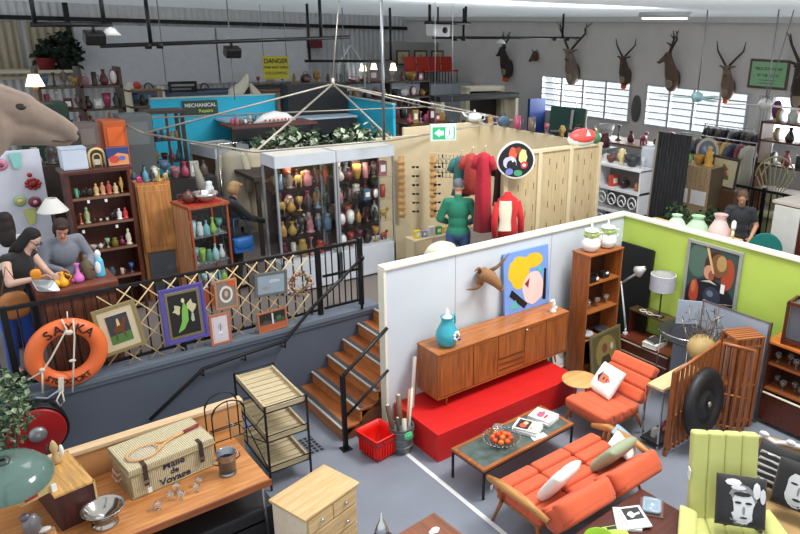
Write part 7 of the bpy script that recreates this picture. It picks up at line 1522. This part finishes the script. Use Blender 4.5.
# left back storage racks
lr = thing('storage_rack', 'tall rack crowded with ornaments at the far left beneath the cream sheets', 'rack', (2.15, 15.9, 1.04))
q = MB()
for z in (.6, 1.1, 1.6, 2.05, 2.5): q.b2((0, 0, z), (1.5, .45, z+.04), M((80, 60, 44), .5))
q.build('shelf', lr)
for x in (0, .72, 1.44): q = MB(); q.b2((x, 0, 0), (x+.06, .45, 2.9), M((70, 54, 44), .5)); q.build('upright', lr)
for z, lv in ((1.141, 'lowest'), (1.641, 'middle'), (2.091, 'upper'), (2.541, 'top')): rrow(8, (2.2, 16.0, 1.04+z), (3.6, 16.0, 1.04+z), 'on %s level of far left rack' % lv, (.22, .38))
bk3 = thing('picture_rack', 'narrow shelf of stacked goods right of the far left rack', 'rack', (4.0, 17.0, 1.04))
q = MB()
for z in (.5, 1.0, 1.5, 1.95, 2.3): q.b2((0, 0, z), (.75, .4, z+.04), M((120, 90, 60), .5))
for x in (0, .7): q.b2((x, 0, 0), (x+.05, .4, 2.4), CREAM)
q.build('frame', bk3)
rrow(4, (4.1, 17.2, 3.03), (4.65, 17.2, 3.03), 'on upper level of narrow far shelf', (.2, .32)); rrow(4, (4.1, 17.2, 2.58), (4.65, 17.2, 2.58), 'on lower level of narrow far shelf', (.2, .32))
# high ledge with potted plants
hl = bulk('high_ledge', 'long cream ledge fixed high on the far left wall', 'ledge', (1.6, 22.9, 3.42), (4.1, 23.7, 3.5), CREAM, 0)
for i, (p, r0, lab, n_) in enumerate((((3.907, 23.1, 4.0), (.45, .3, .5), 'large dark bushy plant on the high cream ledge', 330), ((3.437, 23.1, 3.95), (.22, .2, .28), 'smaller leafy plant in a red pot left of the large dark plant', 90))):
    pp = thing('potted_plant', lab, 'plant', (p[0], p[1], 3.5)); q = foliage(n_, (0, 0, p[2]-3.5), r0, [M((30, 44, 34), .8), M((44, 62, 44), .8)], 60+i, .2); o_ = q.build('foliage', pp); o_['kind'] = 'stuff'
    q = MB(); q.lathe([(.18, 0), (.24, .3), (.26, .32), (.2, .3)], (0, 0, 0), M((34, 34, 34), .6) if i == 0 else M((140, 40, 44), .5), 16); q.build('pot', pp)
# mid-left clutter on dresser backdrops
for i, (px, py, Y, w, h, c_, lab, cat) in enumerate(((118, 152, 12.4, .34, .50, (206, 96, 40), 'orange carved box standing behind the game box', 'box'), (140, 152, 12.6, .50, .62, (90, 96, 98), 'grey metal locker beside the glazed dark cupboard', 'locker'), (88, 150, 12.2, .36, .40, (110, 100, 96), 'grey-brown case standing behind the arched radio', 'case'), (70, 148, 12.1, .34, .26, (60, 54, 52), 'dark case behind the enamel bin', 'case'))):
    p = [(2.636, 12.4, 2.796), (3.012, 12.6, 2.734), (2.176, 12.2, 2.897), (1.922, 12.1, 2.964)][i]
    q = MB(); q.b2((-w/2, 0, 1.04-p[2]), (w/2, .4, h), M(c_, .5), .01); q.b2((-w*.35, -.01, h*.2), (w*.35, 0, h*.8), M(tuple(min(255, int(v*1.2)) for v in c_), .5)); solo('storage_case', q, lab, cat, p)
q = MB(); q.b2((0, 0, 0), (1.5, .6, 1.35), M((40, 36, 36), .6)); solo('dark_counter', q, 'dark counter with bottles between the locker and the glass case', 'counter', (2.4, 11.6, 1.04))
rrow(9, (2.45, 11.8, 2.395), (3.85, 11.8, 2.395), 'on dark counter behind pine cupboard', (.16, .32))
# right side beyond the stall
wsf = thing('fretwork_shelf', 'white fretwork shelf unit standing beyond the plywood panel', 'shelf', (9.55, 7.15, 1.04), 0)
WP2 = M((222, 224, 230), .5)
q = MB(); q.b2((0, 0, 0), (.35, .04, 1.55), WP2); q.b2((0, .95, 0), (.35, .99, 1.55), WP2); q.b2((.31, .04, 0), (.35, .95, 1.5), M((120, 116, 116), .6)); q.build('side_panel', wsf)
for z in (.3, .72, 1.12, 1.53): q = MB(); q.b2((-.02, 0, z), (.36, .99, z+.04), WP2); q.build('shelf', wsf)
for z in (.36, .78):
    for k in range(4):
        q = MB(); cy = .15+k*.23
        q.tube([(0, cy+.09*math.cos(2*PI*j/14), z+.18+.10*math.sin(2*PI*j/14)) for j in range(14)], .014, WP2, 5, closed=True); q.tube([(0, cy-.06, z+.12), (0, cy, z+.2), (0, cy+.07, z+.14)], .012, WP2, 5); q.build('fretwork', wsf)
for i, (k_, c_, cw, h_) in enumerate((('bowl', (110, 60, 40), 'dark wooden', .12), ('urn', (226, 206, 150), 'cream', .28), ('bowl', (60, 60, 66), 'black', .2), ('goblet', (200, 200, 200), 'clear', .2))):
    item(k_, c_, (9.72, 7.98-.24*i, 2.612), '%s %s on top of the white fretwork shelf' % (cw, k_), h=h_)
row([('box', (214, 80, 60), 'red', .2), ('bag', (60, 40, 40), 'dark', .2), ('mug', (200, 120, 70), 'tan', .14)], (9.7, 8.0, 2.201), (9.7, 7.2, 2.201), 'on upper level of fretwork shelf')
bcl = thing('black_screen', 'tall matt black ribbed screen standing beyond the white fretwork shelf', 'screen', (9.78, 6.82, 1.04), rot=(rad(0), rad(3), 0))
q = MB(); q.b2((0, -.34, .25), (.03, .34, 2.22), M((32, 33, 37), .7, kind='ribs', axis='y', sc_=3)); q.build('panel', bcl)
q = MB(); q.b2((-.01, -.34, 0), (.04, -.30, .25), CREAM); q.b2((-.01, .30, 0), (.04, .34, 2.2), M((150, 140, 126), .5)); q.build('post', bcl)
bulk('white_cabinet', 'tall plain white cabinet side between the fretwork shelf and the black screen', 'cabinet', (9.95, 6.9, 1.04), (10.4, 7.5, 2.95), M((206, 212, 222), .5))
kc = thing('kraft_counter', 'counter with brown kraft panels and white papers beyond the black screen', 'counter', (10.5, 6.4, 1.04))
q = MB(); q.b2((0, 0, 0), (.5, .75, 1.62), M((176, 148, 112), .6, kind='planks', axis='y', sc_=1.5)); q.build('body', kc)
for y in (.05, .42): q = MB(); q.b2((-.01, y, .95), (0, y+.3, 1.20), PAPER); q.build('notice', kc)
row([('teapot', (150, 200, 110), 'light green', .2), ('bowl', (190, 140, 60), 'brass', .2), ('figurine', (210, 160, 60), 'golden', .35)], (10.7, 7.1, 2.661), (10.7, 6.5, 2.661), 'on the kraft-panelled counter')
mr = thing('oval_mirror', 'arched framed mirror leaning above the kraft-panelled counter', 'mirror', (10.85, 6.75, 2.661), rot=(rad(-6), 0, rad(-70)))
q = MB(); T = Matrix.Rotation(PI/2, 4, 'X'); q.rings([[(.2*s*math.cos(2*PI*k/24), y_, .27*s*math.sin(2*PI*k/24)+.2) for k in range(24)] for s, y_ in ((1, 0), (.9, -.03), (.75, -.01))], M((176, 168, 140), .4)); q.build('frame', mr)
q = MB(); q.rings([[(.16*math.cos(2*PI*k/24), y_, .21*math.sin(2*PI*k/24)+.2) for k in range(24)] for y_ in (-.014, -.012)], M((110, 120, 140), .1, .3)); q.build('glass', mr)
picture('floral_picture', 'dark-framed floral picture standing beyond the black screen', .50, .55, (10.9, 6.42, 2.28), (0, rad(4), rad(-82)), M((60, 50, 46), .4), [(M((120, 100, 60), .6), blob(.45, .55, .2, .25, 11, wob=.8, seed=1)), (M((170, 90, 70), .6), blob(.5, .5, .12, .14, 9, wob=.8, seed=2)), (M((90, 100, 60), .6), blob(.6, .35, .16, .12, 9, wob=.8, seed=3))], bgm=M((196, 182, 146), .6), fw_=.04)
bulk('pine_plinth', 'dark brown plinth that carries the floral picture', 'plinth', (10.85, 6.1, 1.04), (11.2, 6.75, 2.275), M((90, 60, 40), .5))
# greenery row between wall and stalls
for i, (x, y, r0, n_, lab) in enumerate(((9.55, 6.25, (.3, .45, .28), 260, 'dark green plants in a trough behind the lime wall, left clump'), (10.1, 5.95, (.35, .5, .26), 260, 'dark green plants in a trough behind the lime wall, middle clump'), (10.0, 5.5, (.25, .3, .22), 160, 'dark green plants in a trough behind the lime wall, right clump'))):
    pp = thing('trough_plants', lab, 'plants', (x, y, 1.04)); q = foliage(n_, (0, 0, .85-.06*i), r0, [M((38, 66, 34), .7), M((58, 92, 46), .7), M((26, 44, 28), .7)], 80+i, .10); o_ = q.build('foliage', pp); o_['kind'] = 'stuff'
    q = MB(); q.b2((-.28, -.38, 0), (.28, .38, .58), M((120, 110, 96), .6), .01); q.build('trough', pp)
# shelf of pale lampshades right behind the green wall
for i, (p, c_, lab, h_, w_) in enumerate((((8.70, 5.42, 2.095), (170, 206, 170), 'pale green pleated fabric lampshade behind the lime wall', .22, .17), ((8.70, 5.06, 2.095), (206, 176, 172), 'pink fabric lampshade with gathered waist behind the lime wall', .32, .17), ((8.70, 5.78, 2.095), (190, 216, 190), 'white-green lace lampshade nearest the black screen behind the lime wall', .16, .14))):
    t = thing('lampshade', lab, 'lampshade', p); q = MB(); q.lathe([(w_*1.0, 0), (w_*.85, h_*.35), (w_*.5, h_*.7), (w_*.42, h_*.8), (w_*.6, h_)], (0, 0, 0), M(c_, .7), 24, cap=False); q.build('shade', t)
    q = MB(); q.tube([(w_*math.cos(2*PI*k/24), w_*math.sin(2*PI*k/24), 0) for k in range(24)], .012, M((226, 220, 206), .7), 6, closed=True); q.build('trim', t)
bulk('timber_bench', 'narrow timber bench behind the lime wall carrying fabric lampshades', 'bench', (8.5, 4.76, 1.04), (8.88, 6.3, 2.085), PINEY)
q = MB(); q.cyl((0, 0, 0), (0, 0, .16), .022, M((226, 200, 160), .5)); q.lathe([(.03, .16), (.035, .2), (.03, .27), (.015, .29)], (0, 0, 0), WHITE, 12); solo('candle_lamp', q, 'small white bulb on a cream stick between lampshade and teal chair', 'lamp', (8.66, 4.82, 2.09))
tc = thing('teal_chair', 'teal round-backed chair whose back shows above the lime wall', 'chair', (9.0, 4.48, 1.04), rad(-60))
TL = M((22, 112, 108), .6); q = MB(); q.prism([(-.24, .45), (.24, .45)]+[(.24*math.cos(PI*k/10), .88+.42*math.sin(PI*k/10)*.6) for k in range(11)], .05, TL, Matrix.Translation((0, .16, 0))); q.build('backrest', tc)
q = MB(); q.box((0, -.02, .44), (.46, .42, .08), TL, .02); q.build('seat', tc)
for x in (-.2, .2):
    for y in (-.18, .18): q = MB(); q.cyl((x, y, .42), (x, y, 0), .015, BLACKM, n=8); q.build('leg', tc)
# right cabinet with draped cloth
dc = thing('draped_cabinet', 'dark brown cabinet with pale grey top and hanging cloth at the right edge', 'cabinet', (9.5, 3.7, 1.04), rad(-3))
q = MB(); q.b2((0, -1.4, 0), (.9, 1.02, 1.50), MAHOGZ, .01); q.b2((-.03, -1.42, 1.50), (.93, 1.05, 1.54), M((186, 178, 168), .6)); q.build('carcass', dc)
q = MB(); q.b2((-.035, .60, .30), (-.01, 1.0, 1.48), M((196, 196, 192), .8, kind='fabric'), .004); q.build('grey_cloth', dc)
q = MB(); q.b2((-.02, .1, .6), (-.005, .5, .95), CREAM); q.b2((-.02, .1, 1.0), (-.005, .5, 1.3), CREAM); q.build('paper', dc)
# gallery rail at right
fr = thing('far_fence', 'black metal baluster railing far right on the gallery', 'railing', (12.45, 4.2, 1.04))
q = MB(); q.b2((-.02, 0, .97), (.02, 3.1, 1.02), BLACKM); q.b2((-.02, 0, .05), (.02, 3.1, .09), BLACKM); q.build('rail', fr)
for y in (0, 2.2, 3.1): q = MB(); q.b2((-.03, y-.03, 0), (.03, y+.03, 1.05), BLACKM); q.build('post', fr)
for k in range(25): q = MB(); q.b2((-.01, .12+k*.12, .06), (.01, .14+k*.12, 1.0), BLACKM); q.build('baluster', fr)
# rattan chair, clothes racks, far right shelves
pcx = thing('rattan_chair', 'tall fan-backed pale green rattan chair behind the right railing', 'chair', (12.9, 6.45, 1.04), rad(-60))
RTN = M((170, 166, 120), .6)
q = MB()
for k in range(9):
    a = PI*k/8; q.tube([(0, .2, .5), (.42*math.cos(a)*.8, .25, 1.15+.6*math.sin(a)*.7)], .012, RTN, 6)
for r0 in (.36, .24): q.tube([(r0*math.cos(PI*k/14), .24, 1.15+r0*1.15*math.sin(PI*k/14)) for k in range(15)], .018, RTN, 6)
q.build('backrest', pcx); q = MB(); q.lathe([(.1, .38), (.28, .42), (.28, .46), (.0, .46)], (0, 0, 0), RTN, 20, cap=False); q.build('seat', pcx)
q = MB(); q.lathe([(.26, 0), (.12, .2), (.2, .4)], (0, 0, 0), RTN, 20); q.build('base', pcx)
for k in range(3):
    ra_ = thing('garment_rack', ['garment rack of dark coats under the net curtain, nearest the window', 'garment rack of mixed clothes behind the floral picture', 'garment rack of pale clothes behind the rattan chair'][k], 'rack', [(15.2, 8.7, 1.04), (13.2, 8.0, 1.04), (14.9, 4.3, 1.04)][k], rad(-90))
    q = MB(); q.tube([(-.9, 0, 0), (-.9, 0, 1.75), (.9, 0, 1.75), (.9, 0, 0)], .02, STEEL, 6); q.build('rail', ra_)
    pal = [[(34, 32, 36), (50, 46, 52), (90, 76, 70), (44, 40, 52), (120, 116, 120)], [(150, 110, 70), (196, 160, 90), (70, 80, 100), (120, 50, 60), (180, 176, 160)], [(196, 170, 160), (210, 190, 150), (170, 120, 120), (220, 214, 200), (150, 160, 140)]][k]
    nm = [['charcoal', 'dark grey', 'brown', 'navy', 'grey'], ['tan', 'mustard', 'slate blue', 'maroon', 'stone'], ['dusty pink', 'straw', 'rose', 'ivory', 'sage']][k]
    for j in range(10):
        c_ = pal[j % 5]; x, y, z = [(15.2, 8.7, 2.72), (13.2, 8.0, 2.72), (14.9, 4.3, 2.72)][k]
        dress('%s garment, %s along the rack %s' % (nm[j % 5], ['first', 'second', 'third', 'fourth', 'fifth', 'sixth', 'seventh', 'eighth', 'ninth', 'tenth'][j], ['nearest the window', 'behind the floral picture', 'behind the rattan chair'][k]), (x, y+.8-.17*j, z), c_, .95, None, rad(0 if j % 2 else 12), 1.1)
frs = thing('far_right_shelf', 'brown open shelf of pale ornaments under the right-hand stag head', 'shelf', (14.2, 5.2, 1.04))
q = MB()
for z in (.6, 1.15, 1.66, 2.05): q.b2((0, 0, z), (.5, 2.4, z+.04), M((96, 60, 40), .5))
for y in (0, 2.36): q.b2((0, y, 0), (.5, y+.05, 2.08), M((96, 60, 40), .5))
q.build('carcass', frs)
rrow(7, (14.3, 7.4, 2.741), (14.3, 5.4, 2.741), 'on upper level of far right shelf', (.22, .32)); rrow(7, (14.3, 7.4, 3.131), (14.3, 5.4, 3.131), 'on top of far right brown shelf', (.22, .34)); rrow(7, (14.3, 7.4, 2.231), (14.3, 5.4, 2.231), 'on middle level of far right shelf', (.22, .34))
q = MB(); q.ell((0, 0, .26), (.12, .1, .2), M((110, 40, 90), .7)); q.cyl((0, 0, 0), (0, 0, .1), .05, M((200, 190, 180), .5)); solo('hat_stand', q, 'purple hat on a pale stand on top of the far right shelf', 'hat', (14.3, 7.351, 3.127))
# easels and tables under the windows
ez = thing('green_chalkboard', 'green folding chalkboard easel standing below the left window', 'easel', (13.4, 12.6, 1.04), rad(-72))
q = MB(); q.box((0, 0, 1.35), (1.0, .04, 1.2), M((42, 84, 74), .6), .01, rot=(rad(-8), 0, 0)); q.build('board', ez)
q = MB(); q.box((-.5, .0, .95), (.05, .06, 1.9), M((180, 160, 140), .5), rot=(rad(-8), 0, 0)); q.box((.5, 0, .95), (.05, .06, 1.9), M((180, 160, 140), .5), rot=(rad(-8), 0, 0)); q.tube([(.1, -.06, .5), (.22, -.12, 1.9)], .035, M((190, 180, 176), .5), 6); q.tube([(-.4, -.1, 1.3), (.2, -.12, 1.35)], .03, M((190, 180, 176), .5), 6); q.build('stand', ez)
bl_ = bulk('blue_board', 'royal blue upright board beside the green chalkboard', 'board', (15.2, 15.9, 1.04), (15.9, 16.0, 2.85), M((30, 60, 130), .5))
ff = thing('door_frame', 'free-standing pale timber door frame with dark opening behind the stall', 'door frame', (11.6, 14.6, 1.04), rad(-10))
q = MB(); q.b2((0, 0, 0), (.12, .3, 2.35), CREAM); q.b2((1.1, 0, 0), (1.2, .3, 2.35), M((196, 184, 150), .5)); q.b2((0, 0, 2.25), (1.2, .3, 2.38), CREAM); q.b2((.12, .25, 0), (1.1, .3, 2.25), M((40, 36, 34), .6)); q.build('frame', ff)
mt = thing('market_table', 'long table of household goods below the windows at mid height', 'table', (11.2, 9.0, 1.04))
q = MB(); q.b2((0, 0, .95), (1.0, 4.4, 1.0), M((150, 120, 90), .5)); q.build('top', mt)
for x in (.05, .9):
    for y in (.05, 4.3): q = MB(); q.b2((x, y, 0), (x+.05, y+.05, .95), DARK); q.build('leg', mt)
rrow(10, (11.3, 13.2, 2.041), (11.3, 9.2, 2.041), 'along front of first market table', (.2, .4)); rrow(10, (11.9, 13.2, 2.041), (11.9, 9.2, 2.041), 'along back of first market table', (.22, .5))
mt2 = thing('market_table', 'second long table of goods, nearer the window wall', 'table', (13.9, 9.2, 1.04))
q = MB(); q.b2((0, 0, 1.1), (1.0, 4.4, 1.15), M((130, 100, 80), .5)); q.build('top', mt2)
for x in (.05, .9):
    for y in (.05, 4.3): q = MB(); q.b2((x, y, 0), (x+.05, y+.05, 1.1), DARK); q.build('leg', mt2)
rrow(10, (14.3, 13.4, 2.191), (14.3, 9.3, 2.191), 'on table nearest window wall', (.2, .5))
# white cloth shapes on far stall roof
q = MB(); q.tube([(-.3, 0, 0), (-.25, 0, .3), (0, 0, .5), (.05, 0, .7)], [.14, .16, .10, .03], M((206, 198, 180), .7), 10); q.tube([(.3, 0, 0), (.22, 0, .25), (.1, 0, .5)], [.13, .12, .03], M((206, 198, 180), .7), 10)
solo('cream_sculpture', q, 'cream shell-like sculpture rising behind the turquoise wall', 'sculpture', (6.2, 15.9, 3.05))
bulk('far_crate_stack', 'brown timber crates stacked behind the turquoise stall wall', 'crates', (6.75, 16.0, 1.04), (8.4, 16.6, 3.35), M((120, 80, 60), .6))
bulk('far_plinth', 'pale green box behind the turquoise stall that carries the cream sculpture', 'box', (5.7, 15.65, 1.04), (6.7, 16.2, 3.04), M((150, 170, 110), .6))
gl_ = thing('arched_cabinet', 'white gothic-arched glass cabinet far off beyond the canopy frame', 'cabinet', (9.556, 17.0, 3.268))
q = MB(); q.tube([(-.4, 0, 0), (-.4, 0, .6), (0, 0, 1.1), (.4, 0, .6), (.4, 0, 0), (-.4, 0, 0)], .03, M((206, 210, 206), .5), 6); q.tube([(.4, 0, .6), (.7, .3, .7), (.7, .3, .1)], .03, M((206, 210, 206), .5), 6); q.build('frame', gl_)
q = MB(); q.prism([(-.38, 0), (.38, 0), (.38, .6), (0, 1.06), (-.38, .6)], .02, PANE); q.build('pane', gl_)
bulk('red_board', 'dark red board with a shelf hung on the far corrugated wall', 'board', (11.132, 23.8, 4.097), (12.242, 23.9, 4.378), M((120, 30, 34), .5))

# ceiling fluorescent fittings
for i, (a, b, lab) in enumerate((((12.858, 10.065, 5.2), (12.815, 8.751, 5.2), 'long white fluorescent fitting under the ceiling above the stag heads'), ((3.655, 27.569, 5.22), (3.008, 19.35, 5.22), 'white fluorescent fitting under the ceiling at the top left corner'))):
    t = thing('ceiling_light', lab, 'ceiling light', a); v = Vector(b)-Vector(a); v.z = 0
    if v.length > 2.4: v = v.normalized()*2.4
    q = MB(); q.tube([(0, 0, .05), (v.x, v.y, .05)], .06, M((214, 214, 212), .5), 6); q.build('housing', t)
    q = MB(); q.tube([(.05*v.x, .05*v.y, -.03), (.95*v.x, .95*v.y, -.03)], .02, M((240, 240, 236), .4, emit=1.5), 8); q.build('tube', t)

# more furniture crowding the far hall
def dresser(label, loc, w, d, h, col, rz=0.0, nd=3, cat='dresser'):
    t = thing('dresser', label, cat, loc, rz); m = M(col, .45, kind='wood', axis='x'); dk_ = M(tuple(int(v*.6) for v in col), .5)
    q = MB(); q.b2((0, 0, .06), (w, d, h-.03), m); q.b2((-.02, -.02, h-.03), (w+.02, d+.02, h), m); q.b2((.03, .03, 0), (w-.03, d-.03, .06), dk_); q.build('carcass', t)
    for k in range(nd):
        z0 = .1+(h-.16)*k/nd; q = MB(); q.b2((.03, -.02, z0), (w-.03, 0, z0+(h-.16)/nd-.02), m, .004); dr_ = q.build('drawer', t)
        q = MB(); q.b2((w*.4, -.035, z0+(h-.16)/nd*.5), (w*.6, -.02, z0+(h-.16)/nd*.5+.02), dk_); q.build('handle', dr_)
    return t
for a in (('tall dark chest of drawers behind the leafy stall roof', (8.9, 13.2, 1.04), 1.2, .5, 1.7, (84, 54, 38), 0, 5, 'top of tall dark chest'),
          ('wide brown sideboard beneath the black shelf edge', (9.0, 15.6, 1.04), 1.6, .5, 1.5, (120, 78, 50), 0, 3, 'wide brown far sideboard'),
          ('low honey-coloured dresser in front of the raised platform', (11.2, 17.8, 1.04), 1.6, .6, 1.5, (150, 104, 62), 0, 3, 'honey-coloured far dresser'),
          ('dark dresser left of the free-standing door frame', (9.6, 11.6, 1.04), 1.4, .5, 1.35, (70, 46, 36), -20, 3, 'dark dresser by the stall'),
          ('grey painted dresser between the market tables', (12.6, 10.6, 1.04), .5, 1.8, 1.2, (150, 156, 160), 0, 3, 'grey painted dresser'),
          ('brown dresser in front of the far left rack', (2.5, 14.6, 1.04), 1.1, .5, 1.55, (96, 66, 48), 0, 4, 'brown dresser at far left'),
          ('reddish dresser behind the farther glass cabinet', (5.4, 14.3, 1.04), 1.4, .5, 1.25, (110, 56, 40), 0, 3, 'reddish dresser under the stall fascia')):
    lab, loc, w_, d_, h_, col_, rz_, nd_, wh = a
    dresser(lab, loc, w_, d_, h_, col_, rad(rz_), nd_)
    if w_ > d_: p0 = (loc[0]+.05, loc[1]+d_*.5, loc[2]+h_+.001); p1 = (loc[0]+math.cos(rad(rz_))*(w_-.05), loc[1]+d_*.5+math.sin(rad(rz_))*w_, p0[2])
    else: p0 = (loc[0]+w_/2, loc[1]+d_-.05, loc[2]+h_+.001); p1 = (p0[0], loc[1]+.05, p0[2])
    rrow(7 if max(w_, d_) > 1 else 3, p0, p1, 'on the '+wh if not wh.startswith('top') else 'on '+wh, (.2, .42))
rrow(8, (4.5, 11.2, 2.421), (7.3, 11.2, 2.421), 'along front of the leafy stall roof', (.2, .4))
rrow(6, (4.7, 12.95, 3.041), (5.2, 12.95, 3.041), 'beside the white model boat', (.12, .2))
